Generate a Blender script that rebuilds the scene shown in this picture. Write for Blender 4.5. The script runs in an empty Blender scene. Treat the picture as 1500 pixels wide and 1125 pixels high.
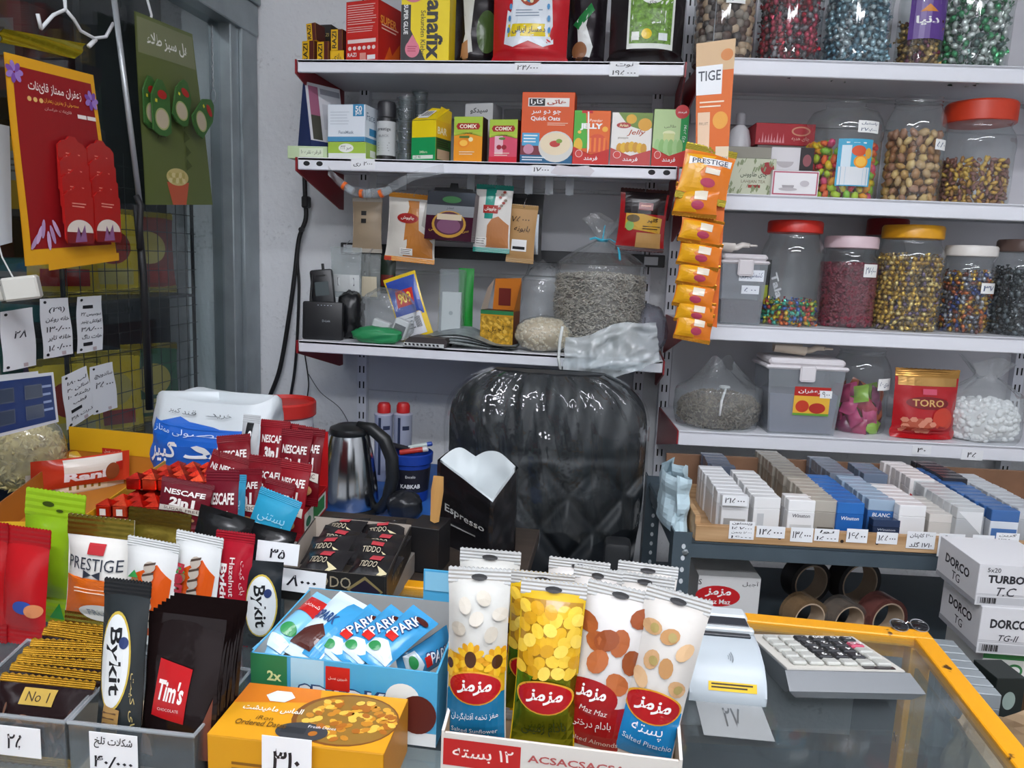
import bpy, bmesh, math, random
from mathutils import Vector, Matrix, Euler, noise

# ---------------------------------------------------------------- camera
PI = math.pi
R_ = math.radians
FPX, CX, CY = 1127.0, 750.0, 562.5          # focal length and centre for a 1500 x 1125 frame
YAW, PITCH, ROLL = R_(7.595), R_(9.271), R_(2.363)
CAM = Vector((0, 0, 1.5))
_fw = Vector((-math.sin(YAW)*math.cos(PITCH), math.cos(YAW)*math.cos(PITCH), -math.sin(PITCH)))
_rt = Vector((math.cos(YAW), math.sin(YAW), 0))
_up = _rt.cross(_fw)
C_R = math.cos(ROLL)*_rt + math.sin(ROLL)*_up
C_U = -math.sin(ROLL)*_rt + math.cos(ROLL)*_up
C_F = _fw
scene = bpy.context.scene
COL = scene.collection
cam_data = bpy.data.cameras.new('camera')
cam_data.sensor_width = 36.0
cam_data.lens = FPX/1500*36.0
cam_data.clip_start = 0.02
cam = bpy.data.objects.new('camera', cam_data)
COL.objects.link(cam)
m3 = Matrix((C_R, C_U, -C_F)).transposed()
cam.matrix_world = Matrix.Translation(CAM) @ m3.to_4x4()
scene.camera = cam

# ---------------------------------------------------------------- world, exposure
world = bpy.data.worlds.new('world'); scene.world = world
world.use_nodes = True
world.node_tree.nodes['Background'].inputs[0].default_value = (0.75, 0.82, 0.9, 1)
world.node_tree.nodes['Background'].inputs[1].default_value = 0.35
scene.view_settings.view_transform = 'Standard'
scene.view_settings.look = 'None'
scene.view_settings.gamma = 1.0
scene.view_settings.exposure = 0.7
scene.view_settings.use_curve_mapping = False
scene.cycles.transparent_max_bounces = 24
scene.cycles.max_bounces = 8
LAMP_STRENGTH = 24.0

# ---------------------------------------------------------------- pixel -> place
def ray(x, y): return C_F + C_R*((x-CX)/FPX) - C_U*((y-CY)/FPX)
def onY(x, y, Y): d = ray(x, y); return CAM + d*(Y/d.y)
def onX(x, y, X): d = ray(x, y); return CAM + d*(X/d.x)
def onZ(x, y, Z): d = ray(x, y); return CAM + d*((Z-CAM.z)/d.z)
class Plane:
    """upright plane through p0 running along angle a (0 = parallel to the back wall)"""
    def __init__(s, x, y, a=0.0): s.x, s.y, s.a = x, y, a
    def hit(s, px, py):
        n = Vector((-math.sin(s.a), math.cos(s.a), 0)); d = ray(px, py)
        t = (Vector((s.x, s.y, 0))-CAM).dot(n)/d.dot(n)
        return CAM + d*t
    def back(s, o): return Plane(s.x-math.sin(s.a)*o, s.y+math.cos(s.a)*o, s.a)
    def fit(s, x0, x1, yt, yb, zb=None):
        ym = (yt+yb)/2; xm = (x0+x1)/2
        a, b = s.hit(x0, ym), s.hit(x1, ym)
        top, bot = s.hit(xm, yt).z, s.hit(xm, yb).z
        if zb is None: zb = bot
        c = s.hit(xm, ym)
        return Vector((c.x, c.y, zb)), (b-a).length, top-zb
def P_Y(Y): return Plane(0, Y, 0)
RA = R_(5.542)
def P_R(off=0.0): return Plane(0.165, 2.019, RA).back(off)

# ---------------------------------------------------------------- materials
def lin(c): return c/12.92 if c <= 0.04045 else ((c+0.055)/1.055)**2.4
def hexc(h): h = h.lstrip('#'); return tuple(lin(int(h[i:i+2], 16)/255) for i in (0, 2, 4)) + (1,)
_M = {}
def _new(key):
    m = bpy.data.materials.new(key); m.use_nodes = True; m.node_tree.nodes.clear()
    nt = m.node_tree; out = nt.nodes.new('ShaderNodeOutputMaterial'); return m, nt, out
def _bump(nt, scale, strength, dist=0.002, detail=3, kind='noise', stretch=None):
    tc = nt.nodes.new('ShaderNodeTexCoord')
    src = tc.outputs['Object']
    if stretch:
        mp = nt.nodes.new('ShaderNodeMapping'); mp.inputs['Scale'].default_value = stretch
        nt.links.new(src, mp.inputs[0]); src = mp.outputs[0]
    t = nt.nodes.new('ShaderNodeTexNoise' if kind == 'noise' else 'ShaderNodeTexVoronoi')
    t.inputs['Scale'].default_value = scale
    if kind == 'noise': t.inputs['Detail'].default_value = detail
    nt.links.new(src, t.inputs['Vector'])
    b = nt.nodes.new('ShaderNodeBump'); b.inputs['Strength'].default_value = strength
    b.inputs['Distance'].default_value = dist
    nt.links.new(t.outputs[0], b.inputs['Height'])
    return b, t
def mat(c, rough=0.5, metal=0.0, bump=0.0, bscale=60, spec=0.5, mott=0.0, mscale=12, emit=0.0, stretch=None, kind='noise'):
    key = 'm%s_%s_%s_%s_%s_%s_%s_%s_%s_%s%s' % (c, rough, metal, bump, bscale, spec, mott, mscale, emit, stretch, kind)
    if key in _M: return _M[key]
    m, nt, out = _new('surface ' + c)
    p = nt.nodes.new('ShaderNodeBsdfPrincipled'); nt.links.new(p.outputs[0], out.inputs[0])
    col = hexc(c)
    p.inputs['Base Color'].default_value = col
    p.inputs['Roughness'].default_value = rough; p.inputs['Metallic'].default_value = metal
    p.inputs['Specular IOR Level'].default_value = spec
    if emit: p.inputs['Emission Color'].default_value = col; p.inputs['Emission Strength'].default_value = emit
    if bump:
        b, t = _bump(nt, bscale, bump, stretch=stretch, kind=kind); nt.links.new(b.outputs[0], p.inputs['Normal'])
    if mott:
        tc = nt.nodes.new('ShaderNodeTexCoord'); t = nt.nodes.new('ShaderNodeTexNoise')
        t.inputs['Scale'].default_value = mscale; t.inputs['Detail'].default_value = 5
        nt.links.new(tc.outputs['Object'], t.inputs['Vector'])
        r = nt.nodes.new('ShaderNodeMapRange'); r.inputs[1].default_value = 0.3; r.inputs[2].default_value = 0.7
        r.inputs[3].default_value = 1-mott; r.inputs[4].default_value = 1+mott*0.5
        nt.links.new(t.outputs[0], r.inputs[0])
        mx = nt.nodes.new('ShaderNodeMix'); mx.data_type = 'RGBA'; mx.blend_type = 'MULTIPLY'
        mx.inputs['Factor'].default_value = 1.0
        mx.inputs['A'].default_value = col; nt.links.new(r.outputs[0], mx.inputs['B'])
        nt.links.new(mx.outputs['Result'], p.inputs['Base Color'])
    _M[key] = m; return m
def film(c, metal=0.0, rough=0.22, bump=0.35, bscale=38): return mat(c, rough, metal, bump, bscale)     # printed plastic wrapper
def foil(c, bump=0.5, bscale=45): return mat(c, 0.25, 0.85, bump, bscale)
def card(c): return mat(c, 0.45, 0, 0, 60, 0.4)                                                      # printed carton
def ink(c): return mat(c, 0.4)
def clear(tint='#ffffff', haze=0.06, gloss=0.5, rough=0.08, bump=0.0, bscale=30, dens=0.0, hazecol='#dfe6ea'):
    """thin clear plastic or glass: see-through, mirror-like at grazing angles, a little milky"""
    key = 'c%s_%s_%s_%s_%s_%s_%s_%s' % (tint, haze, gloss, rough, bump, bscale, dens, hazecol)
    if key in _M: return _M[key]
    m, nt, out = _new('clear ' + tint)
    tr = nt.nodes.new('ShaderNodeBsdfTransparent'); tr.inputs[0].default_value = hexc(tint)
    df = nt.nodes.new('ShaderNodeBsdfDiffuse'); df.inputs[0].default_value = hexc(hazecol)
    gl = nt.nodes.new('ShaderNodeBsdfGlossy'); gl.inputs['Roughness'].default_value = rough
    lw = nt.nodes.new('ShaderNodeLayerWeight'); lw.inputs['Blend'].default_value = 0.5
    pw = nt.nodes.new('ShaderNodeMath'); pw.operation = 'POWER'; pw.inputs[1].default_value = 3.0; nt.links.new(lw.outputs['Facing'], pw.inputs[0])
    mu = nt.nodes.new('ShaderNodeMath'); mu.operation = 'MULTIPLY_ADD'; mu.inputs[1].default_value = gloss; mu.inputs[2].default_value = 0.05; mu.use_clamp = True
    nt.links.new(pw.outputs[0], mu.inputs[0])
    m1 = nt.nodes.new('ShaderNodeMixShader'); m1.inputs[0].default_value = haze
    nt.links.new(tr.outputs[0], m1.inputs[1]); nt.links.new(df.outputs[0], m1.inputs[2])
    m2 = nt.nodes.new('ShaderNodeMixShader'); nt.links.new(mu.outputs[0], m2.inputs[0])
    nt.links.new(m1.outputs[0], m2.inputs[1]); nt.links.new(gl.outputs[0], m2.inputs[2])
    if bump:
        b, t = _bump(nt, bscale, bump, 0.012)
        nt.links.new(b.outputs[0], gl.inputs['Normal']); nt.links.new(b.outputs[0], lw.inputs['Normal'])
    nt.links.new(m2.outputs[0], out.inputs[0])
    _M[key] = m; return m
def plaster(c, dirt=0.18, bump=0.5):
    key = 'plaster%s%s' % (c, dirt)
    if key in _M: return _M[key]
    m, nt, out = _new('plaster ' + c)
    p = nt.nodes.new('ShaderNodeBsdfPrincipled'); nt.links.new(p.outputs[0], out.inputs[0]); p.inputs['Roughness'].default_value = 0.8
    b, t = _bump(nt, 45, bump, 0.006, 6); nt.links.new(b.outputs[0], p.inputs['Normal'])
    tc = nt.nodes.new('ShaderNodeTexCoord'); n1 = nt.nodes.new('ShaderNodeTexNoise'); n1.inputs['Scale'].default_value = 7; n1.inputs['Detail'].default_value = 8
    n2 = nt.nodes.new('ShaderNodeTexNoise'); n2.inputs['Scale'].default_value = 90; n2.inputs['Detail'].default_value = 3
    nt.links.new(tc.outputs['Object'], n1.inputs['Vector']); nt.links.new(tc.outputs['Object'], n2.inputs['Vector'])
    mu = nt.nodes.new('ShaderNodeMath'); mu.operation = 'MULTIPLY'; nt.links.new(n1.outputs[0], mu.inputs[0]); nt.links.new(n2.outputs[0], mu.inputs[1])
    cr = nt.nodes.new('ShaderNodeValToRGB'); nt.links.new(mu.outputs[0], cr.inputs[0])
    a = hexc(c); cr.color_ramp.elements[0].color = a; cr.color_ramp.elements[0].position = 0.33
    cr.color_ramp.elements[1].color = tuple(x*(1-dirt*2) for x in a[:3]) + (1,); cr.color_ramp.elements[1].position = 0.5
    nt.links.new(cr.outputs[0], p.inputs['Base Color'])
    _M[key] = m; return m
def wood(c, c2, scale=3.0, stretch=(1, 14, 14), rough=0.55):
    key = 'wood%s%s%s%s' % (c, c2, scale, stretch)
    if key in _M: return _M[key]
    m, nt, out = _new('wood ' + c)
    p = nt.nodes.new('ShaderNodeBsdfPrincipled'); nt.links.new(p.outputs[0], out.inputs[0]); p.inputs['Roughness'].default_value = rough
    tc = nt.nodes.new('ShaderNodeTexCoord'); mp = nt.nodes.new('ShaderNodeMapping'); mp.inputs['Scale'].default_value = stretch
    n = nt.nodes.new('ShaderNodeTexNoise'); n.inputs['Scale'].default_value = scale; n.inputs['Detail'].default_value = 6
    nt.links.new(tc.outputs['Object'], mp.inputs[0]); nt.links.new(mp.outputs[0], n.inputs['Vector'])
    cr = nt.nodes.new('ShaderNodeValToRGB'); nt.links.new(n.outputs[0], cr.inputs[0])
    cr.color_ramp.elements[0].color = hexc(c2); cr.color_ramp.elements[0].position = 0.35
    cr.color_ramp.elements[1].color = hexc(c); cr.color_ramp.elements[1].position = 0.62
    nt.links.new(cr.outputs[0], p.inputs['Base Color']); _M[key] = m; return m
def worn(c, c2, amount=0.62, scale=22):
    """paint chipped through to the metal under it"""
    key = 'worn%s%s%s%s' % (c, c2, amount, scale)
    if key in _M: return _M[key]
    m, nt, out = _new('worn ' + c)
    p = nt.nodes.new('ShaderNodeBsdfPrincipled'); nt.links.new(p.outputs[0], out.inputs[0]); p.inputs['Roughness'].default_value = 0.4
    tc = nt.nodes.new('ShaderNodeTexCoord'); n = nt.nodes.new('ShaderNodeTexNoise'); n.inputs['Scale'].default_value = scale; n.inputs['Detail'].default_value = 4
    nt.links.new(tc.outputs['Object'], n.inputs['Vector'])
    cr = nt.nodes.new('ShaderNodeValToRGB'); nt.links.new(n.outputs[0], cr.inputs[0])
    cr.color_ramp.elements[0].color = hexc(c); cr.color_ramp.elements[0].position = amount
    cr.color_ramp.elements[1].color = hexc(c2); cr.color_ramp.elements[1].position = amount+0.03
    nt.links.new(cr.outputs[0], p.inputs['Base Color']); _M[key] = m; return m

# ---------------------------------------------------------------- mesh building
class MB:
    def __init__(s): s.v = []; s.f = []
    def add(s, vs, fs, M=None):
        o = len(s.v)
        s.v += [tuple(M @ Vector(p)) if M else tuple(p) for p in vs]
        s.f += [tuple(i+o for i in f) for f in fs]; return s
    def box(s, x0, x1, y0, y1, z0, z1, M=None):
        vs = [(x, y, z) for x in (x0, x1) for y in (y0, y1) for z in (z0, z1)]
        return s.add(vs, [(0, 1, 3, 2), (4, 6, 7, 5), (0, 4, 5, 1), (2, 3, 7, 6), (0, 2, 6, 4), (1, 5, 7, 3)], M)
    def rbox(s, x0, x1, y0, y1, z0, z1, r, M=None, seg=1):
        bm = bmesh.new(); bmesh.ops.create_cube(bm, size=1)
        bmesh.ops.scale(bm, vec=(x1-x0, y1-y0, z1-z0), verts=bm.verts)
        bmesh.ops.translate(bm, vec=((x0+x1)/2, (y0+y1)/2, (z0+z1)/2), verts=bm.verts)
        bmesh.ops.bevel(bm, geom=bm.edges[:], offset=r, segments=seg, affect='EDGES', profile=0.5)
        bm.verts.index_update()
        s.add([v.co.copy() for v in bm.verts], [[v.index for v in f.verts] for f in bm.faces], M); bm.free(); return s
    def lathe(s, prof, n=24, M=None, cap0=True, cap1=True, rib=None):
        vs = []; fs = []
        for (r, z) in prof:
            for k in range(n):
                a = 2*PI*k/n; rr = r
                if rib: rr = r*(1+rib(z, a))
                vs.append((rr*math.cos(a), rr*math.sin(a), z))
        for i in range(len(prof)-1):
            for k in range(n):
                fs.append((i*n+k, i*n+(k+1) % n, (i+1)*n+(k+1) % n, (i+1)*n+k))
        if cap0: fs.append(tuple(range(n-1, -1, -1)))
        if cap1: fs.append(tuple((len(prof)-1)*n+k for k in range(n)))
        return s.add(vs, fs, M)
    def tube(s, pts, r, n=8, M=None, flat=1.0):
        pts = [Vector(p) for p in pts]; vs = []; fs = []; up = None
        for i, p in enumerate(pts):
            t = (pts[min(i+1, len(pts)-1)]-pts[max(i-1, 0)]).normalized()
            if up is None: up = Vector((0, 0, 1)) if abs(t.z) < 0.9 else Vector((0, 1, 0))
            a = t.cross(up).normalized(); b = a.cross(t).normalized(); up = b
            rr = r[i] if isinstance(r, (list, tuple)) else r
            for k in range(n):
                q = 2*PI*k/n
                vs.append(p + a*(rr*math.cos(q)) + b*(rr*flat*math.sin(q)))
        for i in range(len(pts)-1):
            for k in range(n): fs.append((i*n+k, i*n+(k+1) % n, (i+1)*n+(k+1) % n, (i+1)*n+k))
        fs.append(tuple(range(n-1, -1, -1))); fs.append(tuple((len(pts)-1)*n+k for k in range(n)))
        return s.add(vs, fs, M)
    def grid(s, fn, nu, nv, M=None, flip=False, wrap=False):
        vs = [fn(i/nu, j/nv) for j in range(nv+1) for i in range(nu+(0 if wrap else 1))]; fs = []
        w = nu if wrap else nu+1
        for j in range(nv):
            for i in range(nu):
                q = (j*w+i, j*w+(i+1) % w, (j+1)*w+(i+1) % w, (j+1)*w+i); fs.append(q[::-1] if flip else q)
        return s.add(vs, fs, M)
    def prism(s, pts, y0, y1, M=None):
        """outline in x,z extruded along y"""
        n = len(pts); vs = [(x, y0, z) for x, z in pts]+[(x, y1, z) for x, z in pts]
        fs = [tuple(range(n)), tuple(range(2*n-1, n-1, -1))]+[(i, n+i, n+(i+1) % n, (i+1) % n) for i in range(n)]
        return s.add(vs, fs, M)
    def ico(s, r, M=None, sub=1, sc=(1, 1, 1)):
        bm = bmesh.new(); bmesh.ops.create_icosphere(bm, subdivisions=sub, radius=r)
        bmesh.ops.scale(bm, vec=sc, verts=bm.verts); bm.verts.index_update()
        s.add([v.co.copy() for v in bm.verts], [[v.index for v in f.verts] for f in bm.faces], M); bm.free(); return s
    def mesh(s, name, m, smooth=False):
        me = bpy.data.meshes.new(name); me.from_pydata(s.v, [], s.f); me.validate()
        if m: me.materials.append(m)
        if smooth: me.polygons.foreach_set('use_smooth', [True]*len(me.polygons))
        me.update(); return me
def link(name, me, parent=None, loc=None, rot=None):
    o = bpy.data.objects.new(name, me); COL.objects.link(o)
    if parent: o.parent = parent
    if loc is not None: o.location = loc
    if rot is not None: o.rotation_euler = rot
    return o
def mk(name, b, m, parent=None, smooth=False, loc=None, rot=None):
    o = link(name, b.mesh(name, m, smooth), parent, loc, rot)
    if smooth and smooth != 'all':
        try: o.data.set_sharp_from_angle(angle=R_(38))
        except Exception: pass
    return o
LABELS = {}
def tag(o, label, cat, group=None, kind=None):
    o['label'] = label; o['category'] = cat
    if group: o['group'] = group
    if kind: o['kind'] = kind
    return o
def thing(name, label, cat, loc=(0, 0, 0), rot=0.0, group=None):
    o = link(name, None, None, loc, rot if isinstance(rot, (tuple, list, Euler)) else (0, 0, rot))
    o.empty_display_size = 0.02
    return tag(o, label, cat, group)
def struct(name, b, m, parent=None, smooth=False, label=None):
    o = mk(name, b, m, parent, smooth)
    if not parent:
        o['kind'] = 'structure'
        if label: o['label'] = label
    return o
def XF(loc=(0, 0, 0), rot=(0, 0, 0), sc=1.0):
    s = sc if isinstance(sc, (tuple, list)) else (sc, sc, sc)
    return Matrix.LocRotScale(Vector(loc), Euler(rot), Vector(s))

# ---------------------------------------------------------------- lettering
_AR = {}
def _ar():
    for ch, c, j in [('ا', 0xFE8D, 1), ('ب', 0xFE8F, 2), ('ت', 0xFE95, 2), ('ث', 0xFE99, 2), ('ج', 0xFE9D, 2), ('ح', 0xFEA1, 2), ('خ', 0xFEA5, 2),
                     ('د', 0xFEA9, 1), ('ذ', 0xFEAB, 1), ('ر', 0xFEAD, 1), ('ز', 0xFEAF, 1), ('س', 0xFEB1, 2), ('ش', 0xFEB5, 2), ('ص', 0xFEB9, 2),
                     ('ض', 0xFEBD, 2), ('ط', 0xFEC1, 2), ('ظ', 0xFEC5, 2), ('ع', 0xFEC9, 2), ('غ', 0xFECD, 2), ('ف', 0xFED1, 2), ('ق', 0xFED5, 2),
                     ('ل', 0xFEDD, 2), ('م', 0xFEE1, 2), ('ن', 0xFEE5, 2), ('ه', 0xFEE9, 2), ('و', 0xFEED, 1), ('آ', 0xFE81, 1),
                     ('پ', 0xFB56, 2), ('چ', 0xFB7A, 2), ('ژ', 0xFB8A, 1), ('ک', 0xFB8E, 2), ('گ', 0xFB92, 2), ('ی', 0xFBFC, 2)]:
        _AR[ch] = (c, j)
_ar()
def shape(s):
    """Persian letters joined and put in drawing order"""
    if not any(ch in _AR for ch in s): return s
    out = []; n = len(s); i = 0
    while i < n:
        ch = s[i]
        if ch not in _AR: out.append(ch); i += 1; continue
        c, j = _AR[ch]
        prev = i > 0 and s[i-1] in _AR and _AR[s[i-1]][1] == 2
        if ch == 'ل' and i+1 < n and s[i+1] == 'ا':
            out.append(chr(0xFEFC if prev else 0xFEFB)); i += 2; continue
        nxt = j == 2 and i+1 < n and s[i+1] in _AR
        k = (3 if nxt else 1) if prev else (2 if nxt else 0)
        out.append(chr(c+k)); i += 1
    r = ''; num = ''
    for ch in reversed(out):                      # digits keep their own order
        if ch.isdigit() or (num and ch in '/.'): num = ch+num
        else: r += num+ch; num = ''
    return r+num
_T = {}
def glyphs(s, bold=0.0, shear=0.0, space=1.0):
    k = (s, bold, shear, space)
    if k in _T: return _T[k]
    c = bpy.data.curves.new('t', 'FONT'); c.body = shape(s); c.resolution_u = 2
    c.offset = bold; c.shear = shear; c.space_character = space
    o = bpy.data.objects.new('t', c); m = o.to_mesh()
    vs = [(v.co.x, v.co.y) for v in m.vertices]; fs = [tuple(p.vertices) for p in m.polygons]
    o.to_mesh_clear(); bpy.data.objects.remove(o); bpy.data.curves.remove(c)
    if not vs: vs, fs = [(0, 0), (1, 0), (1, 1)], [(0, 1, 2)]
    x0, x1 = min(v[0] for v in vs), max(v[0] for v in vs); y0, y1 = min(v[1] for v in vs), max(v[1] for v in vs)
    _T[k] = ([((x-(x0+x1)/2), (y-(y0+y1)/2)) for x, y in vs], fs, max(x1-x0, 1e-4), max(y1-y0, 1e-4))
    return _T[k]

class Surf:
    """a printable face of a thing: W x H metres, fn(x, y, e) gives the point e above it (origin lower left)"""
    def __init__(s, root, W, H, fn, e=0.0003, st=0.00008): s.root, s.W, s.H, s.fn, s.k, s.e, s.st = root, W, H, fn, 1, e, st
    def _out(s, b, name, m):
        s.k += 1; return mk(name, b, m, s.root)
    def _map(s, pts, fs, name, m):
        e = s.e+s.k*s.st; return s._out(MB().add([s.fn(x, y, e) for x, y in pts], fs), name, m)
    def rect(s, u0, v0, u1, v1, m, name='printed_panel', n=None):
        nx, ny = n or (6, 6)
        pts = [((u0+(u1-u0)*i/nx)*s.W, (v0+(v1-v0)*j/ny)*s.H) for j in range(ny+1) for i in range(nx+1)]
        fs = [(j*(nx+1)+i, j*(nx+1)+i+1, (j+1)*(nx+1)+i+1, (j+1)*(nx+1)+i) for j in range(ny) for i in range(nx)]
        return s._map(pts, fs, name, m)
    def ell(s, u, v, ru, rv, m, name='emblem', n=24, rot=0, part=(0, 360)):
        """radii as parts of W (ru) and of H (rv)"""
        pts = [(u*s.W, v*s.H)]; fs = []; rings = 6 if max(ru, rv) > .18 else 3; ca, sa = math.cos(R_(rot)), math.sin(R_(rot)); full = part[1]-part[0] >= 360
        N = n if full else n+1
        for q in range(1, rings+1):
            for k in range(N):
                a = R_(part[0]+(part[1]-part[0])*k/n); x, y = ru*s.W*math.cos(a)*q/rings, rv*s.H*math.sin(a)*q/rings
                pts.append((u*s.W+x*ca-y*sa, v*s.H+x*sa+y*ca))
        for k in range(N if full else N-1):
            k2 = (k+1) % N; fs.append((0, 1+k, 1+k2))
            for q in range(rings-1): fs.append((1+q*N+k, 1+(q+1)*N+k, 1+(q+1)*N+k2, 1+q*N+k2))
        return s._map(pts, fs, name, m)
    def poly(s, uv, m, name='printed_panel'):
        pts = [(u*s.W, v*s.H) for u, v in uv]; c = (sum(p[0] for p in pts)/len(pts), sum(p[1] for p in pts)/len(pts))
        D = []
        for k, p in enumerate(pts):
            q = pts[(k+1) % len(pts)]; D += [(p[0]+(q[0]-p[0])*i/3, p[1]+(q[1]-p[1])*i/3) for i in range(3)]
        ps = [c]; n = len(D); fs = []; R = 4
        for q in range(1, R+1): ps += [(c[0]+(p[0]-c[0])*q/R, c[1]+(p[1]-c[1])*q/R) for p in D]
        for k in range(n):
            k2 = (k+1) % n; fs.append((0, 1+k, 1+k2))
            for q in range(R-1): fs.append((1+q*n+k, 1+(q+1)*n+k, 1+(q+1)*n+k2, 1+q*n+k2))
        return s._map(ps, fs, name, m)
    def multi(s, polys, m, name='printed_pattern'):
        """several small flat shapes of one print in one mesh (uv polygons)"""
        vs = []; fs = []; e0 = s.e+s.k*s.st
        for i, p in enumerate(polys):
            n = len(p); o = len(vs); q = [(u*s.W, v*s.H) for u, v in p]; q.append((sum(a for a, b in q)/n, sum(b for a, b in q)/n))
            vs += [s.fn(x, y, e0+i*8e-6) for x, y in q]; fs += [(o+n, o+k, o+(k+1) % n) for k in range(n)]
        o = s._out(MB().add(vs, fs), name, m); o['kind'] = 'stuff'; return o
    def ells(s, L, m, name='printed_pattern', n=12):
        """many small ovals of one colour: (u, v, ru, rv, turn)"""
        P = []
        for u, v, ru, rv, rot in L:
            ca, sa = math.cos(R_(rot)), math.sin(R_(rot)); q = []
            for k in range(n):
                x, y = ru*s.W*math.cos(2*PI*k/n), rv*s.H*math.sin(2*PI*k/n); q.append((u+(x*ca-y*sa)/s.W, v+(x*sa+y*ca)/s.H))
            P.append(q)
        return s.multi(P, m, name)
    def lines(s, u0, v0, u1, v1, n, m, frac=0.35, seed=1, name='fine_print'):
        rnd = random.Random(seed); P = []
        for i in range(n):
            va = v1-(v1-v0)*(i+0.2)/n; vb = va-(v1-v0)/n*frac; ue = u1-(u1-u0)*rnd.uniform(0, .18)
            P.append([(u0, vb), (ue, vb), (ue, va), (u0, va)])
        return s.multi(P, m, name)
    def text(s, t, u, v, w, m, h=None, rot=0, bold=0.0, shear=0.0, name='lettering', arch=0.0, space=1.0):
        """w: length as a part of W (of H for upright text), h: height as a part of the other side"""
        vs, fs, tw, th = glyphs(t, bold, shear, space)
        side = abs(math.sin(R_(rot))) > 0.7
        L, T = (s.H, s.W) if side else (s.W, s.H)
        sx = w*L/tw; sy = h*T/th if h else sx
        ca, sa = math.cos(R_(rot)), math.sin(R_(rot)); pts = []
        for x, y in vs:
            X, Y = x*sx, y*sy + arch*(1-(2*x/tw)**2)*T
            pts.append((u*s.W+X*ca-Y*sa, v*s.H+X*sa+Y*ca))
        return s._map(pts, fs, name, m)
def rand(seed): return random.Random(seed)
BLACK, WHITE, REDI = '#151517', '#f2f2f0', '#c4161c'

# ---------------------------------------------------------------- package kinds (origin: middle of the foot of the front face, front towards -y)
def carton(name, label, w, d, h, c, loc, rz=0.0, cat='box', group=None, side=None, top=None, rx=0.0, ry=0.0, r=0.0008):
    t = thing(name, label, cat, loc, (rx, ry, rz), group)
    mk('body', MB().rbox(-w/2, w/2, 0, d, 0, h, min(r, d/4, h/4, w/4)), c if not isinstance(c, str) else card(c), t)
    F = Surf(t, w, h, lambda x, y, e: (x-w/2, -e, y))
    S = Surf(t, d, h, lambda x, y, e: (w/2+e, x, y))
    L = Surf(t, d, h, lambda x, y, e: (-w/2-e, d-x, y))
    T = Surf(t, w, d, lambda x, y, e: (x-w/2, y, h+e))
    if side: S.rect(0, 0, 1, 1, card(side), 'side_panel', (1, 1))
    if top: T.rect(0, 0, 1, 1, card(top), 'top_panel', (1, 1))
    return t, F, S, T
def pouch_fn(w, h, T, seal=0.09, pinch=0.06, wr=0.0015, seed=0, flat_bottom=False, side=-1):
    def prof(b):
        if flat_bottom:
            if b < 0.02: return 0.75
            q = (1-b)/(1-seal); return max(0.0, min(1.0, q))**0.5 if q < 1 else 0
        q = (b-seal)/(1-2*seal)
        return math.sin(PI*q)**0.55 if 0 < q < 1 else 0.0
    def fn(x, y, e=0.0):
        a = max(-1, min(1, 2*x/w-1)); b = max(0, min(1, y/h))
        p = prof(b); t = T/2*p*(1-abs(a)**2.6)
        n = noise.noise(Vector((x*24+seed*7.3, y*24, seed*3.1)))
        t += wr*n*(0.35+p)
        return ((x-w/2)*(1-pinch*p), side*(t+e), y)
    return fn
def pouch(name, label, w, h, T, m, loc, rot=(0, 0, 0), cat='packet', group=None, seal=0.09, sealm=None, seed=1, flat_bottom=False, teeth=True, hole=False, parent=None, nx=10, ny=16, wr=0.0015):
    t = thing(name, label, cat, loc, rot, group)
    f = pouch_fn(w, h, T, seal, seed=seed, flat_bottom=flat_bottom, wr=wr); g = pouch_fn(w, h, T, seal, seed=seed+5, flat_bottom=flat_bottom, side=1, wr=wr)
    b = MB(); b.grid(lambda u, v: f(u*w, v*h), nx, ny); b.grid(lambda u, v: g(u*w, v*h), nx, ny, flip=True)
    m = film(m) if isinstance(m, str) else m
    mk('body', b, m, t, smooth='all')
    if sealm is not None:
        sm = film(sealm) if isinstance(sealm, str) else sealm
        for (v0, v1, up) in ((1-seal, 1.0, 1), (0.0, seal, 0)):
            if flat_bottom and not up: continue
            q = MB(); N = 28; R = 8
            def sf(a, c):
                y = (v0+(v1-v0)*c)*h
                if teeth and ((up and c == 1) or (not up and c == 0)): y += (0.0012 if int(round(a*N)) % 2 else -0.0004)*(1 if up else -1)
                x = a*w; p = f(x, y, 0); q_ = g(x, y, 0)
                return (p[0], p[1]-0.0006-0.0005*(int(round(c*R)) % 2), y)
            def sg(a, c): p = sf(a, c); return (p[0], -p[1], p[2])
            q.grid(sf, N, R); q.grid(sg, N, R, flip=True); mk('seal', q, sm, t)
    G = [[f(w*i/nx, h*j/ny) for i in range(nx+1)] for j in range(ny+1)]
    def lay(x, y, e):                                # prints lie on the body's own facets
        p = max(0, min(nx-1e-6, x/w*nx)); q = max(0, min(ny-1e-6, y/h*ny)); i, j = int(p), int(q); p -= i; q -= j
        c = [(G[j][i][k]*(1-p)+G[j][i+1][k]*p)*(1-q)+(G[j+1][i][k]*(1-p)+G[j+1][i+1][k]*p)*q for k in range(3)]
        return (c[0], c[1]-e, c[2])
    S = Surf(t, w, h, lay, 0.0007, 0.00028); S.k = 2
    if hole:
        S.k = 5
        S.multi([[(0.5+0.13*math.cos(a), 1-seal*0.52+seal*0.22*math.sin(a)) for a in [k*PI/6 for k in range(12)]]], ink('#3b3b3d'), 'hang_hole'); S.k = 1
    return t, S
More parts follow.
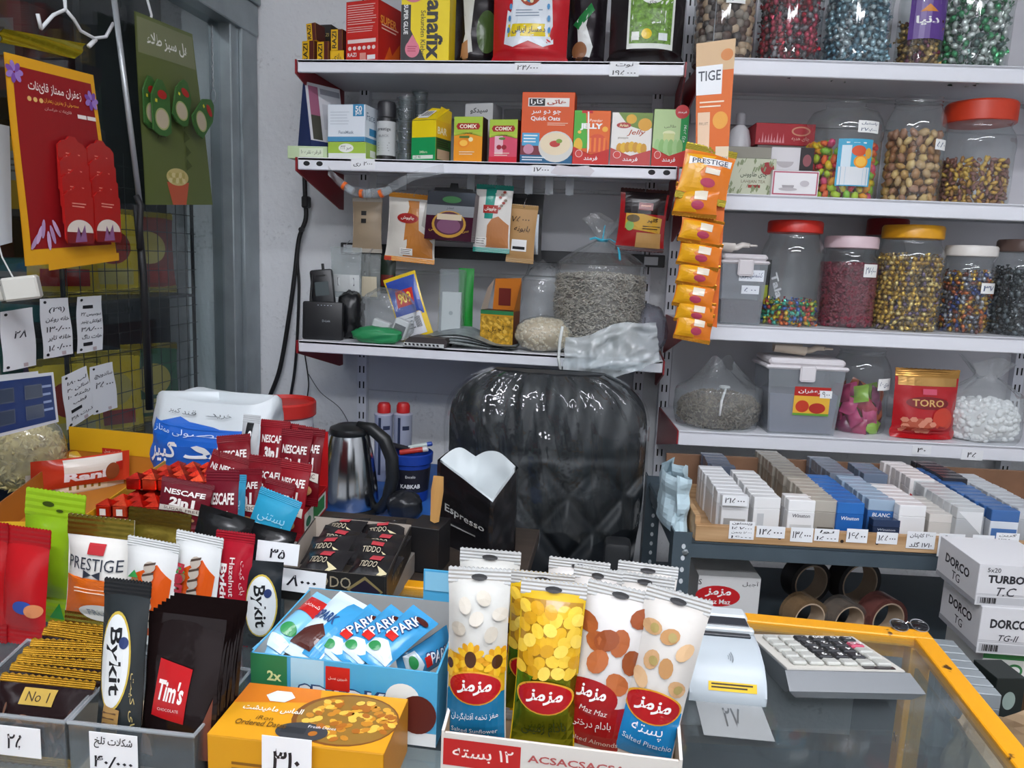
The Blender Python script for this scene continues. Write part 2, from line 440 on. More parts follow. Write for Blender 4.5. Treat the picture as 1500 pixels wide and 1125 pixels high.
def note(name, label, lines, w, h, loc, rot, c='#eceef0', inkc='#1b1b22', group=None, th=0.0006, fill=0.8, bold=0.01, cat='price tag', shear=0.15):
    """slip of paper with handwriting; origin in the middle of its foot, facing -y"""
    t = thing(name, label, cat, loc, rot, group)
    mk('paper', MB().box(-w/2, w/2, 0, th, 0, h), mat(c, 0.8), t)
    S = Surf(t, w, h, lambda x, y, e: (x-w/2, -e, y))
    n = len(lines)
    for i, l in enumerate(lines):
        if not l: continue
        if l == '#': S.rect(0.25, 1-(i+0.8)/n, 0.75, 1-(i+0.3)/n, ink(inkc), 'scribble', (1, 1)); continue
        gw = min(fill, fill*len(l)/5.0+0.12)
        S.text(l, 0.5, 1-(i+0.5)/n, gw, ink(inkc), h=0.62/n if n > 1 else 0.5, bold=bold, shear=shear, name='handwriting')
    return t, S
def copy_tree(o, loc=None, rot=None, label=None, parent=None):
    c = o.copy(); COL.objects.link(c); c.parent = parent
    if loc is not None: c.location = loc
    if rot is not None: c.rotation_euler = rot
    if label: c['label'] = label
    for ch in [x for x in KIDS(o)]: copy_tree(ch, parent=c)
    return c
def KIDS(o): return [x for x in COL.objects if x.parent == o]
def copy_thing(o, kids, loc, rot, label=None, group=None):
    c = o.copy(); COL.objects.link(c); c.location = loc; c.rotation_euler = rot
    if label: c['label'] = label
    if group: c['group'] = group
    for k in kids:
        d = k.copy(); COL.objects.link(d); d.parent = c
    return c

# ================================================================ the room
YF = 2.019                       # front line of the shelving on the back wall
YW = 2.385                       # back wall
GX = -1.2                        # glass partition
M_WALL = plaster('#e4e6e8', 0.16)
M_CEIL = plaster('#e9ebec', 0.05)
M_ALU = mat('#9aa3a6', 0.35, 0.6, 0.05, 200, mott=0.15)
M_SHELF = mat('#e6e8ee', 0.35, 0, 0.02, 30)
M_PANEL = mat('#cfd0d4', 0.5, 0, 0.03, 20)
M_REDB = mat('#8e1620', 0.4)
M_SLOT = mat('#16171a', 0.7)
struct('floor', MB().box(-2.8, 2.4, -1.8, 3.0, -0.05, 0), mat('#6f6a64', 0.5, mott=0.2), label='grey floor')
struct('ceiling', MB().box(-2.8, 2.4, -1.8, 3.0, 2.8, 2.85), M_CEIL, label='white ceiling')
ca, sa = math.cos(RA), math.sin(RA)
rx0, ry0 = 0.16, YW
wx, wy = rx0+2.3*ca, ry0+2.3*sa
b = MB()
b.box(-2.8, rx0, YW, YW+0.1, 0, 2.8)
b.add([(rx0, ry0, 0), (wx, wy, 0), (wx, wy+.1, 0), (rx0, ry0+.1, 0), (rx0, ry0, 2.8), (wx, wy, 2.8), (wx, wy+.1, 2.8), (rx0, ry0+.1, 2.8)],
      [(0, 1, 5, 4), (1, 2, 6, 5), (2, 3, 7, 6), (3, 0, 4, 7), (4, 5, 6, 7), (3, 2, 1, 0)])
struct('wall_back', b, M_WALL, label='rough white painted back wall')
struct('wall_right', MB().box(2.2, 2.3, -1.8, 2.9, 0, 2.8), M_WALL)
struct('wall_front', MB().box(-2.8, 2.3, -1.8, -1.7, 0, 2.8), M_WALL)
struct('wall_left', MB().box(GX-0.08, GX+0.0, -1.7, YW-0.005, 0, 0.93), M_WALL)
struct('wall_outer', MB().box(-2.75, -2.65, -1.7, YW-0.005, 0, 2.8), mat('#3c4247', 0.8, mott=0.3, mscale=4))
# ---- glass partition with its aluminium frame
w1 = thing('window_1', 'aluminium framed glass partition beside the counter', 'window'); del w1['category']; w1['kind'] = 'structure'
mk('pane', MB().box(GX-0.003, GX+0.003, -1.7, YW-0.15, 0.96, 2.14), clear('#eef2f3', 0.02, 0.15, 0.03, hazecol='#8f9ba0'), w1)
mk('post', MB().rbox(GX-0.035, GX+0.035, YW-0.155, YW-0.105, 0.94, 2.17, 0.003).rbox(GX-0.02, GX+0.045, YW-0.105, YW-0.006, 0.94, 2.17, 0.003), M_ALU, w1)
mk('top_rail', MB().rbox(GX-0.04, GX+0.05, -1.7, YW-0.006, 2.14, 2.23, 0.003).rbox(GX-0.03, GX+0.06, -1.7, YW-0.006, 2.23, 2.27, 0.003), M_ALU, w1)
mk('bottom_rail', MB().rbox(GX-0.035, GX+0.035, -1.7, YW-0.11, 0.932, 0.965, 0.003), M_ALU, w1)
struct('wall_left_upper', MB().box(GX-0.04, GX+0.03, -1.7, YW-0.006, 2.272, 2.8), M_WALL)
# ---- lamps on the ceiling; the last is added to brighten bags behind the glass
for i, (lx, ly, w, d) in enumerate(((-0.35, 0.3, 1.2, 0.12), (0.95, 0.35, 1.2, 0.12), (0.2, -0.8, 1.2, 0.3), (-1.9, 0.9, .1, 1.0))):
    t = thing('ceiling_lamp', ['slim white strip lamp over the counter', 'slim white strip lamp over the cigarette shelf', 'wide white strip lamp over the customer side', 'added strip lamp, out of view, brightening the space behind the glass partition'][i], 'lamp', (lx, ly, 2.795))
    mk('housing', MB().rbox(-w/2-.02, w/2+.02, -d/2-.02, d/2+.02, -0.05, -0.001, 0.004), mat('#e8e8e8', 0.4), t)
    mk('diffuser', MB().box(-w/2, w/2, -d/2, d/2, -0.062, -0.052), mat('#f6f8ff', 0.5, emit=LAMP_STRENGTH*(.3 if i == 3 else 1 if d < .2 else 0.9)), t)

# ================================================================ shelving
def slotted(parent, x, y, z0, z1, name='upright', w=0.03, hid=0.05):
    u = mk(name, MB().box(x-w/2, x+w/2, y, y+0.025, z0, z1), M_SHELF, parent)
    q = MB(); z = z0+0.03
    while z < z1-0.03:
        for dx in (-0.0065, 0.0065): q.box(x+dx-0.0022, x+dx+0.0022, y-0.0006, y+0.001, z-0.011, z+0.011)
        z += hid
    mk('slot_row', q, M_SLOT, u)['kind'] = 'stuff'
    return u
def bracket(parent, x, z, y0, y1, t=0.004):
    q = MB(); pts = [(y0-0.004, z-0.0005), (y1, z-0.0005), (y1, z-0.115), (y1-0.03, z-0.115), (y0-0.004, z-0.036)]
    n = len(pts); q.add([(x-t/2, a, c) for a, c in pts]+[(x+t/2, a, c) for a, c in pts],
                        [tuple(range(n)), tuple(range(2*n-1, n-1, -1))]+[(i, n+i, n+(i+1) % n, (i+1) % n) for i in range(n)])
    return mk('bracket', q, M_REDB, parent)
LZ = [1.990, 1.743, 1.253]
LX0, LX1 = -0.873, 0.127
ul = thing('shelf_unit', 'white steel wall shelving with dark red brackets above the office chair', 'shelving', (0, 0, 0))
for x in (-0.80, 0.075): slotted(ul, x, YW-0.035, 0.55, 2.75)
for (z0, z1) in ((1.06, 1.44), (1.45, 1.70), (1.71, 1.95), (1.96, 2.3), (2.31, 2.7)):
    mk('back_panel', MB().rbox(LX0+0.05, LX1-0.035, YW-0.010, YW-0.002, z0, z1, 0.002), M_PANEL, ul)
mk('rail', MB().box(LX0+0.06, LX1-0.05, YW-0.03, YW-0.012, 1.905, 1.925), M_PANEL, ul)
for k, z in enumerate(LZ+[2.42]):
    sh = mk('shelf_board', MB().rbox(LX0+0.003, LX1-0.003, YF, YW-0.012, z-0.008, z, 0.001).rbox(LX0+0.003, LX1-0.003, YF, YF+0.012, z-0.032, z, 0.002), M_SHELF, ul)
    for x in (LX0, LX1): bracket(sh, x, z, YF, YW-0.012)
    if k == 1:
        for x in (LX0+0.028, LX0+0.064, LX1-0.065, LX1-0.028):
            mk('lip_hole', MB().lathe([(0.0075, -0.0006), (0.0075, 0.0005)], 14, XF((x, YF, z-0.016), (PI/2, 0, 0), (1.2, .85, 1))), M_SLOT, sh)
# ---- shelving along the other wall section (turned a little)
RZ = [2.004, 1.682, 1.354, 1.072]
ur = thing('shelf_unit', 'white steel wall shelving holding the sweet jars', 'shelving', (0.165, 2.019, 0), RA)
RD = 0.36
for x in (0.02, 1.06): slotted(ur, x, RD-0.035, 0.3, 2.75)
for k, z in enumerate(RZ+[2.44]):
    sh = mk('shelf_board', MB().rbox(0.013, 1.25, 0, RD-0.012, z-0.008, z, 0.001).rbox(0.013, 1.25, 0, 0.012, z-0.04, z, 0.002), M_SHELF, ur)
    bracket(sh, 0.01, z, 0, RD-0.012); bracket(sh, 1.253, z, 0, RD-0.012)
for (z0, z1) in ((0.98, 1.06), (1.06, 1.33), (1.34, 1.66), (1.67, 1.98), (1.99, 2.4)):
    mk('back_panel', MB().rbox(0.04, 1.24, RD-0.010, RD-0.002, z0, z1, 0.002), mat('#d3d2d6', 0.5), ur)
mk('rail', MB().box(0.04, 1.24, RD-0.03, RD-0.012, 1.905, 1.93), M_PANEL, ur)

# ---- slotted steel rack with the cigarette tray, turned like the shelving behind it
M_STEEL = mat('#56646d', 0.4, 0.35, mott=0.12)
KO = Vector((0.165, 1.535, 0)); KZ = 0.945; KW, KD = 1.0, 0.45
def kx(s, d, z=0.0): return Vector((KO.x+s*ca-d*sa, KO.y+s*sa+d*ca, z))
rk = thing('steel_rack', 'grey slotted angle steel rack carrying the wooden cigarette tray', 'rack', KO, RA)
for (px, py) in ((-0.005, 0), (KW, 0), (-0.005, KD-.04), (KW, KD-.04)):
    q = MB().box(px-0.02, px+0.018, py-0.002, py+0.001, 0, KZ+0.02).box(px-0.02, px-0.017, py, py+0.036, 0, KZ+0.02)
    p = mk('post', q, M_STEEL, rk); h = MB(); z = 0.06
    while z < KZ:
        h.lathe([(0.0055, 0), (0.0055, 0.0008)], 10, XF((px+0.002, py-0.0022, z), (PI/2, 0, 0), (0.75, 1, 1))); z += 0.025
    mk('hole_row', h, mat('#cfd6da', 0.5), p)['kind'] = 'stuff'
    mk('bolt', MB().lathe([(0.007, 0), (0.007, 0.003), (0.004, 0.004)], 6, XF((px+0.006, py-0.002, KZ-0.022), (PI/2, 0, 0))), mat('#a9b0b4', 0.3, 0.9), p)
for z in (KZ, 0.72, 0.2):
    mk('shelf_board', MB().rbox(-0.02, KW+0.02, 0.002, KD, z-0.006, z, 0.001).rbox(-0.02, KW+0.02, 0.002, 0.006, z-0.035, z, 0.001).rbox(-0.018, -0.014, 0, KD, z-0.035, z+.004, 0.001), M_STEEL, rk)

# ================================================================ counter
CZ = 1.0
M_ORANGE = worn('#e9a012', '#4a2a10', 0.665, 26)
gc = thing('glass_counter', 'glass topped display counter with a chipped yellow steel frame', 'counter', (0, 0, 0))
CX0, CX1, CY0, CY1 = -1.14, 0.462, 0.5, 1.095
mk('glass_top', MB().rbox(CX0, CX1-0.02, CY0+.02, CY1-0.02, CZ-0.008, CZ, 0.001), clear('#eef4f5', 0.05, 0.25, 0.03, hazecol='#b9c4c8'), gc)
fr = [('frame_bar', (CX0, CX1, CY1-0.026, CY1, CZ-0.012, CZ+0.004)), ('frame_bar', (CX1-0.026, CX1, CY0, CY1-0.026, CZ-0.012, CZ+0.004)),
      ('frame_bar', (CX0, CX1-.026, CY0, CY0+0.026, CZ-0.012, CZ+0.004)), ('frame_bar', (CX0, CX1, CY1-0.004, CY1, CZ-0.04, CZ-0.012)), ('frame_bar', (CX1-0.004, CX1, CY0, CY1-.004, CZ-0.04, CZ-0.012))]
for n_, bb in fr: mk(n_, MB().rbox(*bb, 0.0015), M_ORANGE, gc)
for (x, y) in ((CX0+.015, CY0+.015), (CX1-.015, CY0+.015), (CX0+.015, CY1-.015), (CX1-.015, CY1-.015)):
    mk('leg', MB().rbox(x-.014, x+.014, y-.014, y+.014, 0, CZ-.012, 0.002), M_ORANGE, gc)
mk('inner_shelf', MB().rbox(CX0+.03, CX1-.03, CY0+.03, CY1-.03, 0.735, 0.742, 0.001), mat('#c4c6c4', 0.35, mott=0.08), gc)
mk('side_panel', MB().box(CX1-.022, CX1-.018, CY0+.03, CY1-.03, 0.05, CZ-.04), clear('#dfe8ea', 0.08, 0.4, 0.05), gc)
mk('bottom_panel', MB().box(CX0+.03, CX1-.03, CY0+.03, CY1-.03, 0.04, 0.06), mat('#8f8f8c', 0.6), gc)
# board that carries on behind the counter, and the lower table where the kettle stands
tb = thing('counter_board', 'dark wooden board behind the counter carrying the sachet boxes', 'counter', (0, 0, 0))
mk('board', MB().rbox(-1.14, -0.12, 1.098, 1.38, CZ-.025, CZ, 0.002), wood('#3a3029', '#2a231e'), tb)
for (x, y) in ((-1.1, 1.14), (-0.5, 1.14), (-1.1, 1.34), (-0.5, 1.34)): mk('leg', MB().rbox(x-.018, x+.018, y-.018, y+.018, 0, CZ-.025, 0.002), M_STEEL, tb)
TZ = 0.88
tb = thing('side_table', 'blue topped table behind the counter carrying the kettle', 'table', (0, 0, 0))
mk('table_top', MB().rbox(-1.13, -0.38, 1.42, 2.2, TZ-.03, TZ, 0.004), mat('#2f66b4', 0.4), tb)
for (x, y) in ((-1.09, 1.47), (-0.45, 1.47), (-1.09, 2.15), (-0.45, 2.15)): mk('leg', MB().rbox(x-.02, x+.02, y-.02, y+.02, 0, TZ-.03, 0.002), M_STEEL, tb)

# ================================================================ goods on the shelving above the chair
def SB(name, label, x0, x1, yt, yb, z, off, d, c, rz=0.0, cat='box', group=None, side=None, top=None, ry=0.0, zb=None):
    loc, w, h = P_Y(YF+off).fit(x0, x1, yt, yb, z+0.0005)
    return carton(name, label, w, d, h, c, loc, -rz, cat, group, side, top, 0, ry)
def SP(name, label, x0, x1, yt, yb, z, off, T, m, rot=(0, 0, 0), cat='packet', group=None, **k):
    loc, w, h = P_Y(YF+off).fit(x0, x1, yt, yb, z+0.001 if z is not None else None)
    return pouch(name, label, w, h, T, m, loc, rot, cat, group, **k)
Z1, Z2, Z3 = LZ
# ---- shelf 1: small yellow and brown boxes
def razi(label, x0, x1, yt, yb, z, txt='RAZI', rz=0.25, ry=0.0, off=0.06, d=0.045, wide=False):
    t, F, S, T = SB('small_carton', label, x0, x1, yt, yb, z, off, d, '#e8b71c', rz, 'box', 'small yellow and brown boxes on the top shelf', '#4a1a12', '#e8b71c', ry)
    if wide: F.text(txt, .5, .5, .6, ink(BLACK), h=.6, bold=.01)
    else:
        F.rect(.62, 0, 1, 1, card('#5a2118'), n=(1, 1)); F.text(txt, .3, .5, .8, ink(BLACK), h=.38, rot=90, bold=.02)
    return t
zz = Z1+0.0005
razi('small yellow box with upright lettering at the end of the top shelf', 441, 461, 60, 86, Z1)
razi('small yellow box with upright lettering beside the flat yellow box', 463, 482, 61, 86, Z1)
razi('small yellow box lying flat with Persian lettering', 483, 504, 74, 86, Z1, 'رازی', 0.1, wide=True)
h_ = P_Y(YF+.06).hit(493, 74).z
razi('small yellow box standing on the flat yellow box', 484, 502, 43, 72, h_, rz=.15)
h2 = P_Y(YF+.06).hit(452, 60).z
razi('small yellow box tipped on top of two small boxes', 449, 464, 34, 58, h2, rz=.2, ry=-.08)
t, F, S, T = SB('small_carton', 'opened black cardboard box behind the small yellow boxes', 466, 486, 36, 86, Z1, .13, .05, '#26211f', .1)
F.text('RAZI', .5, .78, .6, ink('#d9c27a'))
t, F, S, T = SB('red_carton', 'red carton with white Persian fine print beside the small yellow boxes', 503, 557, 1, 86, Z1, .05, .11, '#cf2a22', .28, side='#b51f1c', top='#b3201d')
F.lines(.05, .62, .95, .95, 9, ink('#f0c9c2'), .3, 3); F.lines(.05, .5, .95, .6, 3, ink('#f0c9c2'), .3, 5)
F.rect(.06, .34, .94, .4, card('#f3dcd6'), n=(1, 1)); F.text('RAZI', .2, .16, .28, ink('#f4ece8'), bold=.02)
for k in range(6): F.ell(.13+.15*k, .26, .055, .032, ink('#f3dcd6'), 'printed_symbol', 12)
F.rect(.45, .06, .64, .18, card('#e39a8c'), n=(1, 1)); F.rect(.68, .07, .93, .14, card(WHITE), n=(1, 1)); F.rect(0, 0, 1, .03, card('#3a0c0c'), n=(1, 1))
S.text('SUPER', .45, .72, .7, ink('#f2a63c'), bold=.02); S.lines(.15, .55, .9, .66, 2, ink('#f2d0c0')); S.poly([(.2, 0), (.5, .35), (.6, .2), (.95, .45), (.95, 0)], card('#e2661d'), 'flame_print')
t, F, S, T = SB('glue_carton', 'tall yellow glue carton with large upright black lettering', 588, 659, -75, 88, Z1, .04, .07, '#f0d51c', 0, side='#e8cb18')
F.rect(0, 0, .2, .52, card('#3b3a3c'), n=(2, 2)); F.poly([(.0, 0), (.55, 0), (.32, .2), (.2, .3), (0, .3)], card('#3b3a3c'))
F.ell(.24, .13, .15, .075, ink('#d9788c'), 'drop_print'); F.poly([(.11, .16), (.37, .16), (.24, .26)], ink('#d9788c'), 'drop_print')
F.text('SUPER GLUE', .1, .39, .26, ink(WHITE), h=.09, rot=-90, bold=.02); F.text('anafix', .7, .3, .52, ink('#1d1d20'), h=.34, rot=-90, bold=.03)
F.text('Sekunden Kleber', .46, .26, .42, ink('#2a2a20'), h=.1, rot=-90); F.lines(.14, .1, .34, .16, 3, ink('#b03a55')); F.ell(.25, .6, .2, .06, ink('#d9788c'), 'drop_print')
# tea and rice bags standing on the top shelf
def standbag(name, label, x0, x1, yt, yb, z, off, T, m, seed, rot=(0, 0, 0)):
    return SP(name, label, x0, x1, yt, yb, z, off, T, m, rot, 'packet', 'tea bags on the top shelf', seal=.05, seed=seed, flat_bottom=True, nx=16, ny=22, wr=.004)
t, S = standbag('tea_packet', 'black foil tea packet with a green leaf picture beside the glue carton', 664, 738, -70, 88, Z1, .15, .1, mat('#1a1418', .25, .2, .6, 30), 3)
S.poly([(.18, .05), (.3, .3), (.2, .7), (.5, .75), (.42, .3), (.5, .08)], film('#d8dad6')); S.ell(.74, .32, .2, .18, film('#47602f'), 'leaf_picture'); S.poly([(.2, .06), (.4, .08), (.36, .25), (.24, .22)], film('#b5835a'), 'picture')
t, S = standbag('rice_packet', 'red edged white packet with ornate blue pattern and yellow banner', 721, 836, -60, 89, Z1, .06, .1, mat('#c01622', .25, 0, .5, 25), 7)
S.poly([(.17, .18), (.3, .14), (.5, .2), (.7, .14), (.83, .18), (.74, .98), (.26, .98)], film('#e2e9ef')); S.rect(.22, .24, .78, .36, film('#e3c81e'), 'banner'); S.text('دمساز ایرانی', .5, .3, .44, ink('#2a2450'), h=.07, bold=.01)
S.lines(.32, .42, .68, .5, 3, ink('#7d8ea0')); S.ell(.5, .7, .17, .17, film('#a8452c'), 'medallion'); S.ell(.5, .72, .09, .16, film('#2d84b4'), 'medallion')
for k in range(9): S.ell(.5+.13*math.cos(k*.7), .7+.13*math.sin(k*.7), .025, .02, ink('#e7d8b0'), 'dot_print', 8)
for k in range(6):
    for sx in (-1, 1): S.ell(.5+sx*(.27-.012*k), .3+.11*k, .02, .03, ink('#4c8fc0'), 'scroll_print', 8)
t, S = standbag('tea_packet', 'crumpled dark packet with red, green and white swirls', 832, 890, -50, 88, Z1, .11, .09, mat('#221a20', .25, .2, .8, 30), 11)
S.poly([(.1, .05), (.3, .25), (.25, .45), (.6, .62), (.5, .4), (.7, .2), (.6, .04)], film('#d5d8d4')); S.poly([(.15, .42), (.6, .62), (.7, .55), (.3, .36)], film('#1e7a3a')); S.poly([(.4, .7), (.8, .95), (.9, .7)], film('#b01e22')); S.ell(.35, .16, .2, .09, film('#8a5a38'), 'picture')
t, S = standbag('tea_packet', 'black tea packet with a green plantation picture and red cup', 892, 1006, -60, 89, Z1, .05, .1, mat('#191215', .25, .2, .5, 26), 15)
S.rect(.24, .12, .86, .98, film('#dfe4dc'), n=(10, 12)); S.rect(.27, .17, .83, .97, mat('#6f9a3a', .3, 0, .5, 120, mott=.6, mscale=120), 'tea_field_picture', (10, 12)); S.ell(.55, .62, .15, .07, film(WHITE), 'cup_print', part=(180, 360)); S.ell(.55, .62, .15, .02, film('#b9411c'), 'cup_print')
S.rect(.54, .62, .57, .9, film('#b9411c'), 'tea_stream', (1, 4)); S.ell(.5, .26, .07, .05, film('#e3c21e'), 'lemon_print'); S.rect(.3, .2, .4, .28, film('#e5e8e0'), n=(2, 2)); S.rect(.66, .2, .78, .27, film('#dfe6e6'), n=(2, 2)); S.text('چای', .55, .56, .12, ink('#444444'))
# price slips on the lips
def liptag(label, lines, x0, x1, yt, yb, Y=None, plane=None, **k):
    pl = plane or P_Y(YF-0.0012)
    loc, w, h = pl.fit(x0, x1, yt, yb)
    return note('price_tag', label, lines, w, h, loc, (0, 0, pl.a), group='paper price slips', **k)
liptag('paper price slip ۲۴/۰۰۰ on the top shelf lip under the red edged bag', ['۲۴/۰۰۰'], 754, 792, 92, 106)
liptag('paper price slip ۱۹۵۰۰۰ on the top shelf lip under the black tea', ['نوت', '۱۹۵۰۰۰'], 893, 936, 90, 112)
# ---- shelf 2
t, F, S, T = SB('flat_carton', 'flat pale green carton under the desk calendar', 421, 479, 214, 231, Z2, .035, .1, '#c3d8ac', .0)
F.rect(.3, .15, .9, .85, card('#dbe6cc'), n=(1, 1)); F.text('قرقره نقره ۱۰', .6, .5, .5, ink('#3a4a2a'), h=.4)
ztop = Z2+0.0005+P_Y(YF+.035).fit(421, 479, 214, 231, Z2+.0005)[2]
loc, w, h = P_Y(YF+.06).fit(424, 466, 119, 213, ztop+.001)
t = thing('desk_calendar', 'folded navy desk calendar standing on the pale green carton', 'calendar', loc, (0, 0, -.55))
mk('stand', MB().prism([(-.028, 0), (.03, 0), (.0, h), (-.003, h)], 0, .12), mat('#2d3a66', .45), t)
q = MB(); q.add([(.032, .002, .002), (.032, .118, .002), (.0015, .118, h), (.0015, .002, h)], [(0, 1, 2, 3)]); q.add([(.033, .002, .002), (.033, .118, .002), (.0025, .118, h), (.0025, .002, h)], [(3, 2, 1, 0)])
mk('calendar_page', q, mat('#d8d8dc', .5), t)
Sc = Surf(t, .12, h, lambda x, y, e: (.033-.0305*y/h+e+.0005, x, y))
Sc.rect(.08, .5, .34, .95, card('#a0607a'), 'picture', (1, 1)); Sc.rect(.08, .12, .34, .5, card('#4a4a40'), 'picture', (1, 1)); Sc.rect(.42, .3, .95, .7, card('#c5c6cc'), n=(1, 1)); Sc.rect(.4, .85, .95, .94, card('#9a9aa2'), n=(1, 1)); Sc.rect(0, 0, 1, .1, card('#27345f'), n=(1, 1))
Sl = Surf(t, .05, h, lambda x, y, e: (-.028+.025*y/h-e, .12-x*2.3, y)); Sl.poly([(.05, .02), (.95, .02), (.95, .96)], card('#5b6a92'))
t, F, S, T = SB('green_white_carton', 'green and white carton under the face mask box', 479, 537, 208, 232, Z2, .025, .085, '#e7ebe6', .12, side='#a7c85a')
F.rect(0, .35, 1, 1, card('#a8c94e'), n=(1, 1)); F.ell(.48, .65, .2, .26, card('#f3f5ee'), 'name_plate'); F.text('صبر ۳۲۲', .48, .65, .28, ink('#333333'), h=.3); S.rect(.3, .2, .7, .6, card('#e9efe2'), n=(1, 1))
zb = Z2+P_Y(YF+.025).fit(479, 537, 208, 232, Z2)[2]+.001
t, F, S, T = SB('mask_carton', 'white and blue face mask box stacked on the green carton', 478.5, 536, 153, 208, zb, .026, .085, '#e4ebf2', .12, side='#dfe8f0', top='#a9cde0')
F.rect(0, 0, 1, .13, card('#4e93bd'), n=(1, 1)); F.rect(.68, .68, .97, 1, card('#3f8db8'), n=(1, 1)); F.text('50', .83, .88, .18, ink(WHITE), bold=.02); F.text('pcs', .83, .75, .16, ink(WHITE), bold=.02)
F.text('FaceMask', .5, .25, .4, ink('#8b9aa8'), bold=.01); F.lines(.07, .42, .6, .82, 5, ink('#c3cdd6'), .2); S.rect(0, 0, 1, .13, card('#4e93bd'), n=(1, 1)); S.text('Face', .4, .7, .6, ink('#6b7f92')); S.rect(.3, .2, .8, .4, card('#3f8db8'), n=(1, 1))
def can(name, label, x0, x1, yt, yb, z, plane, prof, parts, cat='can', n=20):
    loc, w, h = plane.fit(x0, x1, yt, yb, z+.0005); loc += Vector((-math.sin(plane.a), math.cos(plane.a), 0))*(w/2)
    t = thing(name, label, cat, loc, (0, 0, plane.a))
    for nm, pr, m in parts: mk(nm, MB().lathe([(r*w/2, zz*h) for r, zz in pr], n), m, t, True)
    return t, w/2, h
t, r, h = can('spray_can', 'slim black spray bottle with a grey white label', 548, 576, 146, 232, Z2, P_Y(YF+.05), None,
    [('body', [(.9, 0), (1, .02), (1, .7), (.93, .73)], mat('#1d1d20', .3)), ('cap', [(.93, .735), (.93, .95), (.85, .99), (.6, 1.0)], mat('#2a2a2e', .35)), ('label_sleeve', [(1.01, .1), (1.01, .66)], mat('#b9bcbc', .5))], 'bottle')
Sx = Surf(t, r*2.6, h, lambda x, y, e: ((r*1.01+e)*math.sin((x/(r*2.6)-.5)*2.6), -(r*1.01+e)*math.cos((x/(r*2.6)-.5)*2.6), y))
Sx.text('prestige', .5, .52, .55, ink('#333333'), bold=.01); Sx.text('BLACK', .5, .42, .4, ink('#777777')); Sx.lines(.25, .15, .75, .32, 4, ink('#8a8a8a'), .3)
# stacked clear tumblers in sleeves
def cups(label, x, yt, n, r, off, zb=Z2):
    p = P_Y(YF+off).hit(x, 200); t = thing('tumbler_stack', label, 'cups', (p.x, p.y+r, zb+.0005)); H = P_Y(YF+off).hit(x, yt).z-zb
    for k in range(n):
        z0 = H*k/n
        mk('tumbler', MB().lathe([(r*.72, z0), (r*.78, z0+H/n*.1), (r*.95, z0+H/n*.85), (r, z0+H/n*.9), (r, z0+H/n*.98), (r*.9, z0+H/n*.96), (r*.72, z0+H/n*.15)], 16, cap1=False), clear('#dfe4e5', .1, .9, .08, hazecol='#8d9599'), t, True)
    mk('sleeve', MB().lathe([(r*1.03, .001), (r*1.04, H*.5), (r*1.02, H+.004)], 18, cap0=False, cap1=False), clear('#f2f6f6', .03, .7, .1, .5, 30), t, True)
cups('stack of dark clear tumblers in a plastic sleeve beside the spray bottle', 590, 141, 6, .025, .055)
cups('taller stack of clear tumblers behind the yellow and green box', 611, 133, 7, .022, .11)
t, F, S, T = SB('open_carton', 'yellow and green carton with its lid flap raised and a barcode', 600, 641, 176, 236, Z2, .02, .075, '#f0d414', .33, side='#e0b718', top='#7a6a20')
F.rect(0, 0, 1, .58, card('#169a56'), n=(1, 1)); F.text('24Bars', .5, .22, .32, ink('#e9f2d0')); F.rect(.06, .05, .9, .14, card('#dfe9dc'), n=(1, 1)); F.text('LZ 90', .25, .095, .28, ink('#33553a'))
S.rect(.0, 0, 1, .58, card('#2f5a2c'), n=(1, 1)); S.rect(.1, .05, .9, .3, card('#b9a184'), n=(1, 1)); S.text('BAR', .4, .76, .6, ink('#f4efc8'), bold=.02); S.lines(.1, .34, .9, .56, 4, ink('#12160f'), .5)
loc, w, h = P_Y(YF+.02).fit(600, 641, 176, 236, Z2+.0005)
fl = MB().add([(-w/2, 0.0, h+.001), (w/2, 0.0, h+.001), (w/2+.01, .05, h+.034), (-w/2+.03, .05, h+.04)], [(0, 1, 2, 3), (3, 2, 1, 0)])
o = mk('lid_flap', fl, card('#f0d414'), t); mk('lid_flap', MB().add([(w/2, 0, h), (w/2, .075, h), (w/2+.004, .07, h+.03), (w/2+.002, .02, h+.036)], [(0, 1, 2, 3), (3, 2, 1, 0)]), card('#e6c616'), t)
Sf = Surf(t, w, .06, lambda x, y, e: (x-w/2+y*.3, y*.8, h+.001+y*.62+e+.001)); Sf.rect(.1, .15, .55, .75, card(WHITE), n=(1, 1)); Sf.multi([[(.14+.04*k, .3), (.155+.04*k+.008*(k % 3), .3), (.155+.04*k+.008*(k % 3), .7), (.14+.04*k, .7)] for k in range(9)], ink(BLACK), 'barcode')
t, F, S, T = SB('grey_carton', 'grey carton with black Persian name behind the fruit drink cartons', 679, 722, 151, 238, Z2, .11, .07, '#bfc1c2', .2, side='#8d8f92')
F.text('سیدکو', .5, .88, .62, ink('#222222'), h=.1, bold=.02)
t, F, S, T = SB('black_carton', 'black carton behind the cherry drink carton', 737, 762, 160, 238, Z2, .12, .07, '#2a2a2d', .1)
